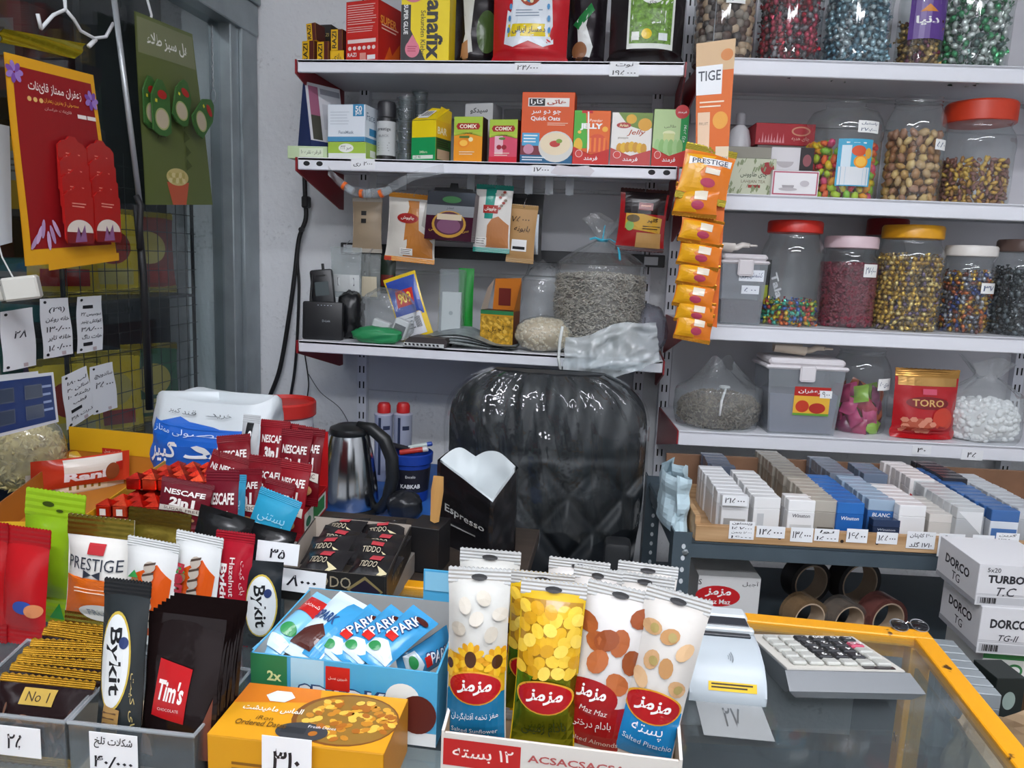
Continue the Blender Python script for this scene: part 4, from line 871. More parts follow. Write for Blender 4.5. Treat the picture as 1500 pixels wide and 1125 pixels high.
# nut bag in front
loc, w, h = P_Y(YF+.0).fit(750, 836, 464, 521, Z3+.001)
t = thing('peanut_bag', 'clear bag of round pale nuts slumped at the shelf lip', 'bag', loc+Vector((0, .055, 0)), (0, 0, .15))
cor = blob(MB(), 0, 0, h*.46, w*.46, .05, h*.46, .1, 2, 4, zfloor=.001); mk('nut_core', cor, mat('#cbb592', .7), t, 'all')
base = MB().ico(.0048, sub=1); nb = MB(); rr = rand(8)
for k in range(420):
    a, e = rr.uniform(0, 2*PI), math.asin(rr.uniform(-.8, 1)); d = Vector((math.cos(a)*math.cos(e), math.sin(a)*math.cos(e), math.sin(e)))
    kk = 1+.1*noise.noise(d*2+Vector((4, 6.8, 0))); p = Vector((w*.465*d.x*kk, .0505*d.y*kk, max(.006, h*.46+h*.465*d.z*kk))); nb.add(base.v, base.f, XF(p, (a, e, 0), rr.uniform(.85, 1.15)))
o = mk('nuts', nb, mat('#e2d2b4', .5, mott=.15, mscale=150), t, True); o['kind'] = 'stuff'
mk('bag_film', blob(MB(), 0, 0, h*.48, w*.51, .057, h*.52, .1, 2, 4, zfloor=.0005), CLR, t, 'all')
# loose translucent bags
o, w, h = lump('plastic_bag', 'empty clear plastic bag billowing behind the nut bag', 758, 822, 388, 472, Z3+.001, P_Y(YF+.16), .05, clear('#fafcfc', .05, .8, .06, 1.0, 22, hazecol='#ffffff'), 'bag', 14, .25)
o, w, h = lump('plastic_bag', 'greyish clear bag bulging behind the seed bag at the shelf end', 925, 978, 450, 532, Z3+.001, P_Y(YF+.07), .05, clear('#c9cbd2', .22, .7, .15, .7, 30, hazecol='#b9bbc6'), 'bag', 15, .2)
pl = P_Y(YF-.035)
def crump(u, v):
    e = .05*noise.noise(Vector((u*7, v*7, 1)))
    x = (828+(962-828)*u)*(1-v)+(824+(966-824)*u)*v+60*e; y = (494-26*u)*(1-v)+(567-38*u**1.5)*v+8*math.sin(u*8)*(1-v)*.6+30*e
    p = pl.hit(x, y); fold = .03*abs(noise.noise(Vector((u*3+2, v*3, 2))))+.02*abs(noise.noise(Vector((u*7, v*6, 5))))
    over = max(0, (p.z-Z3))
    return (p.x, p.y+fold+over*.3-.02, p.z)
b = MB().grid(crump, 30, 18); b.grid(lambda u, v: tuple(Vector(crump(u, v))+Vector((0, -.02*math.sin(PI*u)*math.sin(PI*v)*(.6+abs(noise.noise(Vector((u*9, v*9, 8)))))-.001, 0))), 30, 18, flip=True)
tag(mk('plastic_bag', b, clear('#eef4f5', .28, .8, .08, 1.0, 24, hazecol='#f2f6f8'), smooth='all'), 'milky clear plastic bag hanging over the lower shelf lip', 'bag')
pl2 = P_Y(YF-.06)
tag(mk('bag_tie', MB().tube([pl2.hit(x, y) for x, y in ((858, 563), (858, 585), (854, 605), (848, 628))], [.003, .0035, .0035, .003], 6, flat=.35), mat('#dfe3e3', .5), smooth='all'), 'white plastic tie strip dangling below the milky bag', 'strip')
tag(mk('bag_tie', MB().tube([pl2.hit(x, y) for x, y in ((824, 478), (820, 500), (818, 525), (822, 548))], [.004]*4, 6, flat=.3), mat('#d3d8d6', .5), smooth='all'), 'white plastic strip beside the nut bag hanging over the lip', 'strip')
# cables on the wall and the plug
def cable(label, pts, r, c='#161618', Y=YW-.012, name='cable'):
    P = [P_Y(Y).hit(*p[:2])+Vector((0, p[2] if len(p) > 2 else 0, 0)) for p in pts]; Q = []
    for i in range(len(P)-1):
        a, b2, c2, d = P[max(i-1, 0)], P[i], P[i+1], P[min(i+2, len(P)-1)]
        for k in range(6):
            s = k/6; Q.append(.5*((2*b2)+(c2-a)*s+(2*a-5*b2+4*c2-d)*s*s+(3*b2-a-3*c2+d)*s**3))
    Q.append(P[-1]); o = mk(name, MB().tube(Q, r, 8), mat(c, .45), smooth='all'); return tag(o, label, 'cable')
cable('thick black cable running down the white wall beside the shelving', [(446, 255), (447, 290), (448, 320), (438, 350), (432, 400), (424, 460), (410, 540), (392, 590), (380, 640)], .0075, Y=YW-.03)
cable('thinner black cable parting from the thick cable on the wall', [(440, 340), (436, 380), (438, 420), (436, 480), (432, 540), (424, 590), (416, 640)], .005, Y=YW-.012)
cable('thin black wire hanging under the lower shelf', [(446, 516), (452, 560), (450, 590), (458, 620), (456, 650)], .0022, Y=YW-.02)
cable('fine grey wire sagging behind the kettle', [(452, 548), (470, 575), (498, 598), (516, 630), (530, 655)], .0014, '#55585c', Y=YW-.06)
p = P_Y(YW-.04).hit(448, 296); t = thing('plug', 'black plug with tape on the thick wall cable', 'plug', p); mk('body', MB().rbox(-.011, .011, -.012, .018, -.018, .018, .004), mat('#1a1a1c', .5), t); mk('clip', MB().lathe([(.008, 0), (.008, .012)], 10, XF((-.012, 0, -.085), (PI/2, 0, 0))), mat('#222224', .5), t)

# ================================================================ jars and goods on the other shelving
JARC = clear('#f7fafa', .035, .75, .05, 0, 30, hazecol='#e8eef0')
def jar(name, label, x0, x1, yt, yb, z, off=.03, lid=None, lidh=.1, neck=.72, ribs=True, n=40, cat='jar', open_top=False):
    pl = P_R(off); loc, w, h = pl.fit(x0, x1, yt, yb, z+.0006); R = w/2
    loc = loc+Vector((-sa, ca, 0))*R
    t = thing(name, label, cat, loc, (0, 0, RA)); hb = h*(1-lidh)
    def rib(zz, a): return (.012*math.cos(16*a)*(1 if hb*.62 < zz < hb*.84 or zz < hb*.16 else .15)) if ribs else 0
    pr = [(R*.86, 0), (R*.95, .004), (R*.985, hb*.06), (R*.965, hb*.12), (R*.985, hb*.18), (R*.985, hb*.6), (R*1.0, hb*.68), (R*.99, hb*.76), (R*.93, hb*.84), (R*.82, hb*.91), (R*neck, hb*.955), (R*neck, hb)]
    mk('jar_body', MB().lathe(pr, n*2, None, True, False, rib), JARC, t, 'all')
    if lid:
        rl = R*neck*1.07; z0, z1 = hb-.008, h
        o = mk('lid', MB().lathe([(rl, z0), (rl*1.03, z0+.002), (rl*1.03, z1-.006), (rl*.98, z1-.001), (rl*.8, z1)], 36, None, True, True, lambda zz, a: .008*math.cos(30*a)), mat(lid, .35), t, True)
    elif open_top:
        for k in range(3): mk('thread_ring', MB().lathe([(R*neck*1.0, hb*.96+k*.009), (R*neck*1.05, hb*.965+k*.009), (R*neck*1.0, hb*.97+k*.009)], 36, None, False, False), JARC, t, 'all')
    S = Surf(t, R*2.4, h, lambda x, y, e: ((R*1.005+e)*math.sin((x/(R*2.4)-.5)*2.4), -(R*1.005+e)*math.cos((x/(R*2.4)-.5)*2.4), y))
    return t, R, hb, loc, S
def fillr(hb, R, z):
    q = z/hb
    return R*(.86 if q < .02 else .94 if q < .8 else .9)
PIECE = {}
def piece(kind, r, m):
    b = MB()
    if kind == 'ball': b.ico(r, sub=2)
    elif kind == 'twist':
        b.ico(r*.8, sub=1, sc=(1.15, .8, .75))
        for sx in (-1, 1): b.add([(sx*r*.7, 0, 0), (sx*r*1.5, -r*.5, r*.2), (sx*r*1.55, r*.1, -r*.2), (sx*r*1.45, r*.5, r*.25)], [(0, 1, 2), (0, 2, 3), (2, 1, 0), (3, 2, 0)])
    elif kind == 'chunk': b.ico(r, sub=1, sc=(1.1, .8, .6))
    elif kind == 'bean': b.ico(r, sub=1, sc=(1.3, .65, .6))
    elif kind == 'disc': b.lathe([(r*.5, -r*.35), (r, -r*.2), (r, r*.2), (r*.5, r*.35)], 10)
    elif kind == 'sachet':
        f = pouch_fn(r*2, r*2.4, r*.9, .14, wr=.001); g = pouch_fn(r*2, r*2.4, r*.9, .14, wr=.001, side=1)
        b.grid(lambda u, v: tuple(Vector(f(u*r*2, v*r*2.4))-Vector((0, 0, r*1.2))), 6, 8); b.grid(lambda u, v: tuple(Vector(g(u*r*2, v*r*2.4))-Vector((0, 0, r*1.2))), 6, 8, flip=True)
    return b.mesh(kind+'_piece', m, True)
def fill(loc, R, hb, z0, z1, r, kind, cols, name, label, group, cat, seed=1, arc=(150, 390), foilm=None, stuff=True, gap=1.75, top=True):
    """pieces against the jar wall one by one, what is behind them as one heap"""
    rr = rand(seed); mats = [(foilm or (lambda c: mat(c, .4)))(c) for c in cols]; ms = [piece(kind, r, m) for m in mats]
    z = z0+r*.75; k = 0; heap = MB(); hmi = []
    def put(x, y, zz, front):
        i = rr.randrange(len(cols)); rot = (rr.uniform(0, 6.3), rr.uniform(0, 6.3), rr.uniform(0, 6.3))
        if kind == 'sachet': rot = (rr.uniform(-.5, .5), rr.uniform(-.9, .9), math.atan2(y, x)+PI/2+rr.uniform(-.5, .5))
        p = Vector((x, y, zz)); q = Matrix.Rotation(RA, 3, 'Z') @ p
        if front:
            o = link(name, ms[i], None, loc+q, (rot[0], rot[1], rot[2]+RA)); tag(o, label, cat, group)
        else:
            me = ms[i]; heap.add([v.co for v in me.vertices], [tuple(f.vertices) for f in me.polygons], XF(p, rot)); hmi.extend([i]*len(me.polygons))
    while z < z1:
        Rl = fillr(hb, R, z)-r*.8; m_ = max(3, int(2*PI*Rl/(r*gap))); ph = rr.random()*6
        for j in range(m_):
            a = ph+2*PI*j/m_+rr.uniform(-.05, .05); d = math.degrees(a) % 360
            fr = arc[0] <= d <= arc[1] or arc[0] <= d+360 <= arc[1]
            put(Rl*math.cos(a)*rr.uniform(.94, 1), Rl*math.sin(a)*rr.uniform(.94, 1), z+rr.uniform(-.2, .2)*r, fr)
        Ri = Rl-r*1.6
        if Ri > r*.6:
            m_ = max(3, int(2*PI*Ri/(r*1.9)))
            for j in range(m_):
                a = 2*PI*j/m_+rr.random(); put(Ri*math.cos(a), Ri*math.sin(a), z+rr.uniform(-.3, .3)*r, z+r*1.6 >= z1 and top)
        z += r*(1.35 if kind != 'sachet' else 1.5); k += 1
    if heap.v:
        me = bpy.data.meshes.new(name+'_heap'); me.from_pydata(heap.v, [], heap.f)
        for m in mats: me.materials.append(m)
        me.polygons.foreach_set('material_index', hmi); me.polygons.foreach_set('use_smooth', [True]*len(hmi)); me.update()
        o = link(name+'_heap', me, None, loc, (0, 0, RA)); tag(o, 'inner heap behind each '+label, cat, group, 'stuff')
def jarlabel(S, u0, v0, u1, v1, lines, c='#f0f1ee', inkc='#24406a'):
    S.rect(u0, v0, u1, v1, mat(c, .7), 'price_label', (8, 2)); n = len(lines)
    for i, l in enumerate(lines): S.text(l, (u0+u1)/2, v1-(v1-v0)*(i+.5)/n, (u1-u0)*.75, ink(inkc), h=(v1-v0)*.55/n, bold=.01, shear=.15, name='handwriting')
A, B_, C_, D_ = RZ
FO = lambda c: mat(c, .22, .45, .3, 60)
t, R, hb, loc, S = jar('candy_jar', 'clear jar of round beige and brown chocolates on the top board', 1026, 1120, -75, 78, A, lid='#d8d6d2'); fill(loc, R, hb, 0, hb*.8, .0125, 'ball', ['#c9ae90', '#5b4134', '#8f8376', '#b79a7c', '#3c2e28'], 'chocolate_ball', 'round chocolate in the jar of beige and brown chocolates', 'round chocolates', 'sweet', 2); jarlabel(S, .42, .52, .68, .6, ['۵۰'])
t, R, hb, loc, S = jar('candy_jar', 'clear jar of red foil wrapped sweets on the top board', 1125, 1222, -80, 80, A, lid='#c8261e'); fill(loc, R, hb, 0, hb*.8, .0115, 'twist', ['#b01c30', '#7c1626', '#c4405a', '#5c5458', '#8b8589'], 'red_candy', 'red foil wrapped sweet in the jar beside the blue sweets', 'red foil sweets', 'sweet', 3, foilm=FO)
t, R, hb, loc, S = jar('candy_jar', 'clear jar of pale blue wrapped sweets on the top board', 1226, 1328, -80, 82, A, lid='#d8d6d2'); fill(loc, R, hb, 0, hb*.8, .012, 'twist', ['#86aab6', '#a9c6cf', '#6c8f9c', '#c3d3d6', '#587f90'], 'blue_candy', 'pale blue wrapped sweet in the jar beside the red sweets', 'pale blue sweets', 'sweet', 4, foilm=FO)
t, R, hb, loc, S = jar('candy_jar', 'narrow jar with a purple label and gold sweets at its foot', 1333, 1400, -60, 83, A, off=.05, lid='#6a3a7a'); fill(loc, R, hb, 0, hb*.55, .011, 'twist', ['#b08a3a', '#8c6a2c', '#6e3040', '#c2a060'], 'gold_candy', 'gold wrapped sweet in the jar with the purple label', 'gold sweets under the purple label', 'sweet', 5, foilm=FO); S.rect(.12, .28, .88, .7, mat('#5d3a8a', .3), 'paper_label', (8, 4)); S.text('دنیا', .45, .45, .42, ink(WHITE), h=.09, bold=.03); S.poly([(.3, .53), (.45, .6), (.62, .53)], ink('#d98a2c'), 'roof_mark')
t, R, hb, loc, S = jar('candy_jar', 'clear jar of green and white wrapped sweets on the top board', 1404, 1512, -80, 86, A, lid='#3a8a4a'); fill(loc, R, hb, 0, hb*.8, .013, 'twist', ['#3f9a63', '#d8e0da', '#b9c6bc', '#e8ece8', '#57716a'], 'mint_candy', 'green and white wrapped sweet on the top board', 'green and white sweets', 'sweet', 6, foilm=FO)
# second board
def RB_(name, label, x0, x1, yt, yb, z, off, d, c, rz=0.0, **k):
    loc, w, h = P_R(off).fit(x0, x1, yt, yb, z+.0006); return carton(name, label, w, d, h, c, loc, RA+rz, **k)
t, F, S, T = RB_('tea_carton', 'pale green floral tea carton with Persian lettering', 1065, 1136, 232, 280, B_, .03, .09, '#c4c8b0', .0, top='#8a8c7c'); F.text('چای طاووس', .55, .55, .55, ink('#33402a'), h=.18, bold=.01); F.text('LAHIJAN TEA', .55, .36, .5, ink('#6a5a3a')); F.ell(.82, .74, .14, .17, ink('#9a2a2a'), 'emblem'); rr = rand(4); F.multi([[(u+.03*math.cos(q), v+.09*math.sin(q+a)) for q in (0, 1.5, 3, 4.6)] for u, v, a in [(rr.uniform(.03, .97), rr.choice((rr.uniform(.05, .3), rr.uniform(.65, .95))), rr.random()*3) for _ in range(46)]], ink('#84906a'), 'leaf_print'); F.rect(.45, .2, .7, .28, ink('#a0322c'), n=(1, 1))
zt_ = B_+P_R(.03).fit(1065, 1136, 232, 280, B_+.0006)[2]
t, F, S, T = RB_('open_lid_carton', 'opened grey cardboard lid lying on the floral tea carton', 1066, 1130, 215, 231, zt_+.001, .04, .07, '#8f8c80', 0)
t, F, S, T = RB_('cup_carton', 'white carton with a red border and a tea cup picture', 1131, 1199, 250, 282, B_, .012, .05, '#e6e3e4', -.03, top='#cfcacc'); F.rect(.02, .04, .98, .96, card('#b4566a'), 'red_border', (1, 1)); F.rect(.05, .09, .95, .91, card('#e9e7e8'), 'white_panel', (1, 1)); F.ell(.35, .42, .13, .2, ink('#a8a2a4'), 'cup_print', part=(180, 360)); F.ell(.35, .26, .2, .07, ink('#b9b3b5'), 'saucer_print'); F.ell(.7, .5, .1, .12, ink('#c2bcc0'), 'leaf_print')
t, F, S, T = RB_('cup_carton', 'white and black carton with a tea cup picture behind the red bordered carton', 1128, 1190, 216, 280, B_, .075, .05, '#d9d6d8', -.03, top='#c3bec0'); F.rect(.68, 0, 1, 1, card('#2a2224'), n=(1, 1)); F.ell(.34, .72, .2, .12, ink('#b4aeb0'), 'cup_print', part=(180, 360)); F.ell(.85, .75, .1, .12, ink('#8a4a50'), 'berry_print')
zq = B_+P_R(.13).fit(1107, 1195, 212, 280, B_)[2]
t, F, S, T = RB_('lower_tea_carton', 'plain dark carton supporting the red gift tea box', 1107, 1180, 213, 280, B_, .15, .09, '#6b625e', 0)
t, F, S, T = RB_('gift_tea_carton', 'red gift tea box with pale line drawing laid on top of the cartons', 1107, 1194, 181, 212, zq+.001, .15, .09, '#a81a26', 0, top='#8c1620'); F.multi([[(.05+.05*k, .1), (.09+.05*k, .1), (.07+.05*k, .3+.3*abs(math.sin(k*1.3)))] for k in range(9)], ink('#d8868c'), 'skyline_print'); F.ell(.76, .66, .16, .22, ink('#c98a6a'), 'emblem'); F.ell(.76, .66, .13, .16, ink('#a81a26'), 'emblem'); F.text('چای هدیه', .76, .3, .3, ink('#e6b9a8')); F.lines(.16, .12, .4, .2, 1, ink('#e0a0a0'))
p = P_R(.2).hit(1082, 214); t = thing('white_bottle', 'rounded white bottle behind the floral tea carton', 'bottle', (p.x, p.y, B_+.0006)); hB = P_R(.2).hit(1078, 165).z-B_; mk('body', MB().lathe([(.03, 0), (.032, .004), (.032, hB*.66), (.024, hB*.8), (.011, hB*.86)], 22), mat('#cfcfd2', .4), t, True); mk('cap', MB().lathe([(.013, hB*.86), (.013, hB*.98), (.008, hB)], 16), mat('#b9b9be', .4), t, True)
t, R, hb, loc, S = jar('gummy_jar', 'clear jar of bright gummy sweets with a blue fruit label', 1197, 1312, 132, 287, B_, lidh=.06, neck=.5); fill(loc, R, hb, 0, hb*.62, .0135, 'chunk', ['#b7d22e', '#f0a01c', '#e24a78', '#e8c81c', '#d8303a', '#8cc63a', '#f06a30'], 'gummy_sweet', 'bright soft gummy sweet in the jar with the blue label', 'gummy sweets', 'sweet', 7)
S.rect(.32, .12, .7, .56, mat('#3fa8cc', .4), 'fruit_label', (8, 5)); S.rect(.34, .13, .68, .3, mat('#dfe3e6', .5), 'label_text_panel', (8, 3)); S.rect(.36, .3, .46, .5, mat('#d5e6ee', .5), 'label_text_panel', (3, 3)); S.ell(.57, .35, .08, .06, ink('#f0981c'), 'orange_print'); S.ell(.57, .35, .06, .045, ink('#f9c04a'), 'orange_print'); S.ell(.54, .45, .08, .05, ink('#d9562c'), 'fruit_print'); S.ell(.65, .43, .04, .05, ink('#e0a83a'), 'fruit_print'); S.lines(.4, .5, .62, .54, 1, ink(WHITE)); jarlabel(S, .5, .62, .76, .73, ['پاستیل', '۲۷۰/۰۰۰'])
t, R, hb, loc, S = jar('snack_jar', 'clear jar of golden brown snack pieces', 1314, 1402, 139, 290, B_, lidh=.02, neck=.74, open_top=True); fill(loc, R, hb, 0, hb*.72, .0145, 'chunk', ['#c49a5a', '#b3824a', '#d8b878', '#9a6a44', '#c9a878', '#a87a5c'], 'snack_piece', 'golden brown snack piece in the clear jar beside the gummies', 'golden brown snacks', 'snack', 8); jarlabel(S, .62, .5, .86, .6, ['۵۸۰'])
t, R, hb, loc, S = jar('nut_jar', 'clear jar of mixed nuts with a red screw lid', 1404, 1512, 141, 295, B_, lid='#c83a1c', lidh=.17, neck=.86); fill(loc, R, hb, 0, hb*.52, .0085, 'bean', ['#c99a3c', '#a8783a', '#8a5a4a', '#d8b04c', '#7c4a3c'], 'mixed_nut', 'small mixed nut in the red lidded jar', 'mixed nuts', 'nut', 9, gap=2.2)
# third board
t, R, hb, loc, S = jar('candy_jar', 'large clear jar with red lid, a few bright sweets at its foot', 1127, 1219, 321, 481, C_, lid='#c5291c', lidh=.09, neck=.8); fill(loc, R, hb, 0, hb*.24, .0095, 'twist', ['#3a9a5c', '#e0b81c', '#c8403a', '#3a62b0', '#d86a2c', '#50b8a0', '#c8c83a'], 'bright_candy', 'bright foil sweet at the foot of the red lidded jar', 'bright sweets', 'sweet', 10, foilm=FO)
S.text('Tala', .2, .38, .24, ink('#cfd3d6'), h=.1, rot=-70, bold=.03)
t, R, hb, loc, S = jar('candy_jar', 'clear jar of dark red berry sweets with a pale pink lid', 1215, 1300, 345, 481, C_, off=.06, lid='#d9c0c6', lidh=.1, neck=.84)
mk('sweet_core', MB().lathe([(R*.8, .002), (R*.9, hb*.1), (R*.9, hb*.78), (R*.5, hb*.8)], 24), mat('#5c1f2c', .6), t, True)
rr = rand(11); b = MB(); bs = MB().ico(.0055, sub=1)
for _ in range(1100):
    a = rr.uniform(PI*.9, PI*2.1); z = rr.uniform(.004, hb*.78); k = fillr(hb, R, z)*.97; b.add(bs.v, bs.f, XF((k*math.cos(a), k*math.sin(a), z), (a, z, 0), rr.uniform(.8, 1.2)))
o = mk('berry_sweets', b, mat('#7d2c3c', .4, mott=.4, mscale=200), t, True); o['kind'] = 'stuff'; jarlabel(S, .56, .56, .82, .7, ['۲۷۰/۰۰۰'])
t, R, hb, loc, S = jar('candy_jar', 'large clear jar of gold foil sweets with a yellow lid', 1302, 1403, 328, 489, C_, lid='#e0a01c', lidh=.1, neck=.8); fill(loc, R, hb, 0, hb*.78, .0095, 'twist', ['#d8b04a', '#b8903a', '#ecd488', '#8a7450', '#c9a040', '#74607a', '#e0bc5a'], 'gold_foil_candy', 'gold foil sweet in the yellow lidded jar', 'gold foil sweets', 'sweet', 12, foilm=FO)
t, R, hb, loc, S = jar('candy_jar', 'clear jar of orange, blue and gold sweets with a white lid', 1398, 1472, 359, 491, C_, off=.055, lid='#e4e0da', lidh=.09, neck=.9); fill(loc, R, hb, 0, hb*.78, .009, 'twist', ['#c86a2c', '#3a4a8a', '#b9bcc4', '#c9a03a', '#6c6a74', '#8a4a3a'], 'assorted_candy', 'assorted foil sweet in the white lidded jar', 'assorted sweets', 'sweet', 13, foilm=FO); jarlabel(S, .52, .46, .86, .58, ['۳۷'])
t, R, hb, loc, S = jar('candy_jar', 'clear jar of dark wrapped sweets at the board end', 1477, 1560, 350, 494, C_, lid='#5c4a44', lidh=.1, neck=.86); fill(loc, R, hb, 0, hb*.75, .0105, 'twist', ['#2c3033', '#4a5054', '#6f777b', '#34383a'], 'dark_candy', 'dark wrapped sweet in the jar at the board end', 'dark sweets', 'sweet', 14, foilm=FO)
t, R, hb, loc, S = jar('candy_jar', 'clear jar with a dark red lid standing behind the others', 1276, 1336, 319, 470, C_, off=.225, lid='#8c1c20', lidh=.13, neck=.9)
def tub(label, x0, x1, yt, yb, z, off, lidm, fillm, fillh, d):
    loc, w, h = P_R(off).fit(x0, x1, yt, yb, z+.0006); t = thing('storage_tub', label, 'container', loc, (0, 0, RA)); hb = h*.86; q = .86
    def body(k0, k1, z0, z1, ins):
        b = MB(); n0 = [(-w/2*k0+ins, ins), (w/2*k0-ins, ins), (w/2*k0-ins, d-ins), (-w/2*k0+ins, d-ins)]; n1 = [(-w/2*k1+ins, ins-.004), (w/2*k1-ins, ins-.004), (w/2*k1-ins, d-ins), (-w/2*k1+ins, d-ins)]
        return b.add([(x, y, z0) for x, y in n0]+[(x, y, z1) for x, y in n1], [(0, 1, 5, 4), (1, 2, 6, 5), (2, 3, 7, 6), (3, 0, 4, 7), (3, 2, 1, 0), (4, 5, 6, 7)])
    mk('tub_body', body(.8, .92, 0, hb, 0), clear('#e4e8ec', .26, .6, .12, hazecol='#d3dae0'), t); mk('contents', body(.8, .8+.12*fillh, .004, hb*fillh, .006), fillm, t)
    mk('lid', MB().rbox(-w/2, w/2, -.008, d+.006, hb, hb+h*.05, .004).rbox(-w*.46, w*.46, -.002, d, hb+h*.05, h, .006), mat(lidm, .4), t); mk('latch', MB().rbox(-.02, .02, -.013, -.008, hb-.03, hb+.012, .004), mat(lidm, .4), t)
    return t, w, h, d, loc, Surf(t, w, h, lambda x, y, e: ((x-w/2)*.9, -e-.004*y/hb-.0008, y))
t, w, h, d, loc, S = tub('tall clear tub with a white lid and two handwritten labels', 1052, 1124, 372, 479, C_, .03, '#dcd8da', mat('#54464a', .7, 0, .8, 150), .4, .11); S.rect(.38, .62, .94, .78, mat('#e3e8ee', .6), 'paper_label', (1, 1)); S.text('کشمش پلویی', .66, .7, .5, ink('#2a3a6a'), h=.1, shear=.1); S.rect(.46, .44, .86, .56, mat('#e3e8ee', .6), 'paper_label', (1, 1)); S.text('۵۰۰', .66, .5, .26, ink('#2a3a6a'), h=.06)
def scoop(label, loc, rz, c='#e6e0d8', L=.1, W=.045):
    t = thing('scoop', label, 'scoop', loc, (0, 0, rz)); b = MB()
    def bowl(u, v):
        a = PI*(1+u); r = W/2*(.75+.25*v); return (-L*.62*(1-v)*1.0, r*math.cos(a), W*.5+r*math.sin(a)*.95)
    b.grid(bowl, 14, 8); b.grid(lambda u, v: tuple(Vector(bowl(u, v))*.97+Vector((0, 0, .001))), 14, 8, flip=True); mk('bowl', b, mat(c, .4), t, 'all')
    mk('handle', MB().tube([(-.004, 0, W*.28), (.015, 0, W*.3), (.03, 0, W*.44), (.05, 0, W*.42)], [.009, .008, .0075, .006], 10), mat(c, .4), t, 'all')
    mk('hang_loop', MB().tube([(.058+.011*math.cos(a), .009*math.sin(a), W*.42) for a in [k*PI/8 for k in range(17)]], .0028, 6), mat(c, .4), t, 'all')
p = P_R(.07).hit(1082, 372); scoop('white plastic scoop resting on the tall tub lid', (p.x-.02, p.y, loc.z+h+.002), RA+.2, L=.07, W=.05)
t, S = pouch('dark_packet', 'narrow dark packet with a yellow patch behind the tall tub', .03, .17, .02, '#2c2c2c', P_R(.13).fit(1108, 1130, 360, 479, C_+.001)[0], (0, 0, RA), seed=31); S.rect(.2, .3, .8, .6, film('#b9c22c'))
# lowest board
loc, w, h = P_R(-.005).fit(992, 1122, 575, 648, D_+.002)
t = thing('herb_bag', 'large clear bag of dried brown herbs tied with a white strip', 'bag', loc+Vector((0, .085, 0)), (0, 0, RA)); H4 = h
mk('herb_core', blob(MB(), 0, 0, h*.42, w*.46, .075, h*.46, .1, 2.5, 9, zfloor=.001, pw=.8), mat('#5f564a', .8), t, 'all')
def onherb(rr):
    a, e = rr.uniform(0, 2*PI), math.asin(rr.uniform(-.9, 1)); d = Vector((math.cos(a)*math.cos(e)**.8, math.sin(a)*math.cos(e)**.8, math.copysign(abs(math.sin(e))**.8, math.sin(e)))); k = 1+.1*noise.noise(d*2.5+Vector((9, 15.3, 0)))
    return (w*.465*d.x*k, .076*d.y*k, max(.004, h*.42+h*.47*d.z*k))
seedmesh(1900, .014, .007, 6, onherb, mat('#8a7f6e', .7, mott=.4, mscale=90), 'dried_herbs', t, 1)
zk = P_R(.07).hit(1085, 560).z-loc.z
def hb2(u, v):
    a = 2*PI*u; wob = 1+.06*noise.noise(Vector((math.cos(a)*2, math.sin(a)*2, v*5)))
    if v < .55: q = v/.55; z = h*1.0*q; k = (.93+.1*math.sin(PI*q*.8))*wob; return (w/2*k*math.cos(a), .085*k*math.sin(a), z)
    q = (v-.55)/.45; z = h+(zk+.05-h)*q; k = (1.02-.75*q**.8)*(1+.07*math.sin(a*11)*q)*wob; return (w/2*k*math.cos(a)-.0*q, .085*k*math.sin(a), z+.02*math.sin(a*2)*q)
mk('bag_film', MB().grid(hb2, 60, 30, wrap=True), clear('#f4f8f8', .1, .85, .1, .8, 26, hazecol='#f0f4f6'), t, 'all')
mk('tie_strip', MB().tube([(.0+.012*math.cos(a), -.055+.014*math.sin(a), h*1.1) for a in [k*PI/6 for k in range(13)]], .0028, 6).tube([(0, -.07, h*1.08), (-.012, -.086, h*.8), (-.016, -.093, h*.42)], [.003, .0035, .003], 6, flat=.4), mat('#e6e8e8', .5), t, 'all')
t, w, h, d, loc, S = tub('wide clear tub with a white snap lid and a red fruit label', 1117, 1239, 526, 637, D_, .02, '#e2dee0', mat('#7c7c8c', .6), .62, .13); S.rect(.36, .26, .84, .64, card('#e8b43a'), 'fruit_label', (1, 1)); S.rect(.36, .52, .84, .64, card('#b8261e'), 'fruit_label', (1, 1)); S.text('زعفران', .56, .58, .3, ink(WHITE), h=.06, bold=.02); S.ell(.48, .38, .09, .08, ink('#c83a1e'), 'barberry_print'); S.ell(.68, .36, .11, .07, ink('#b42a1c'), 'barberry_print'); S.rect(.36, .26, .84, .29, card('#6aa03a'), 'fruit_label', (1, 1)); S.rect(.7, .5, .86, .6, mat('#eef0f0', .6), 'price_label', (1, 1)); S.text('۹۰۰', .78, .55, .1, ink('#202a3a'))
p = P_R(.07).hit(1180, 525); scoop('cream plastic scoop lying on the wide tub lid', (p.x-.004, p.y, loc.z+h+.002), RA-.1, '#dfd0bc', .13, .055)
t, R, hb, loc, S = jar('candy_jar', 'open clear jar of large colourful wrapped candies on the lowest board', 1231, 1318, 515, 640, D_, off=.05, lidh=.02, neck=.74, open_top=True); fill(loc, R, hb, 0, hb*.55, .02, 'sachet', ['#a8305c', '#c8643a', '#7a2a50', '#8fb83a', '#b03a4c', '#4a3a5a', '#c24a78'], 'wrapped_candy', 'large pillow wrapped candy in the open jar', 'large wrapped candies', 'sweet', 16, foilm=lambda c: film(c), gap=2.0); jarlabel(S, .6, .54, .88, .68, ['لیدی ۵۰'])
loc, w, h = P_R(.02).fit(1313, 1410, 543, 650, D_+.001)
t, S = pouch('toffee_packet', 'red toffee packet with a gold top and gold lettering', w, h, .06, '#b01820', loc+Vector((0, .03, 0)), (-.05, 0, RA), seed=33, flat_bottom=True, seal=.12, sealm=foil('#b98a4a'), nx=14, ny=18, wr=.003)
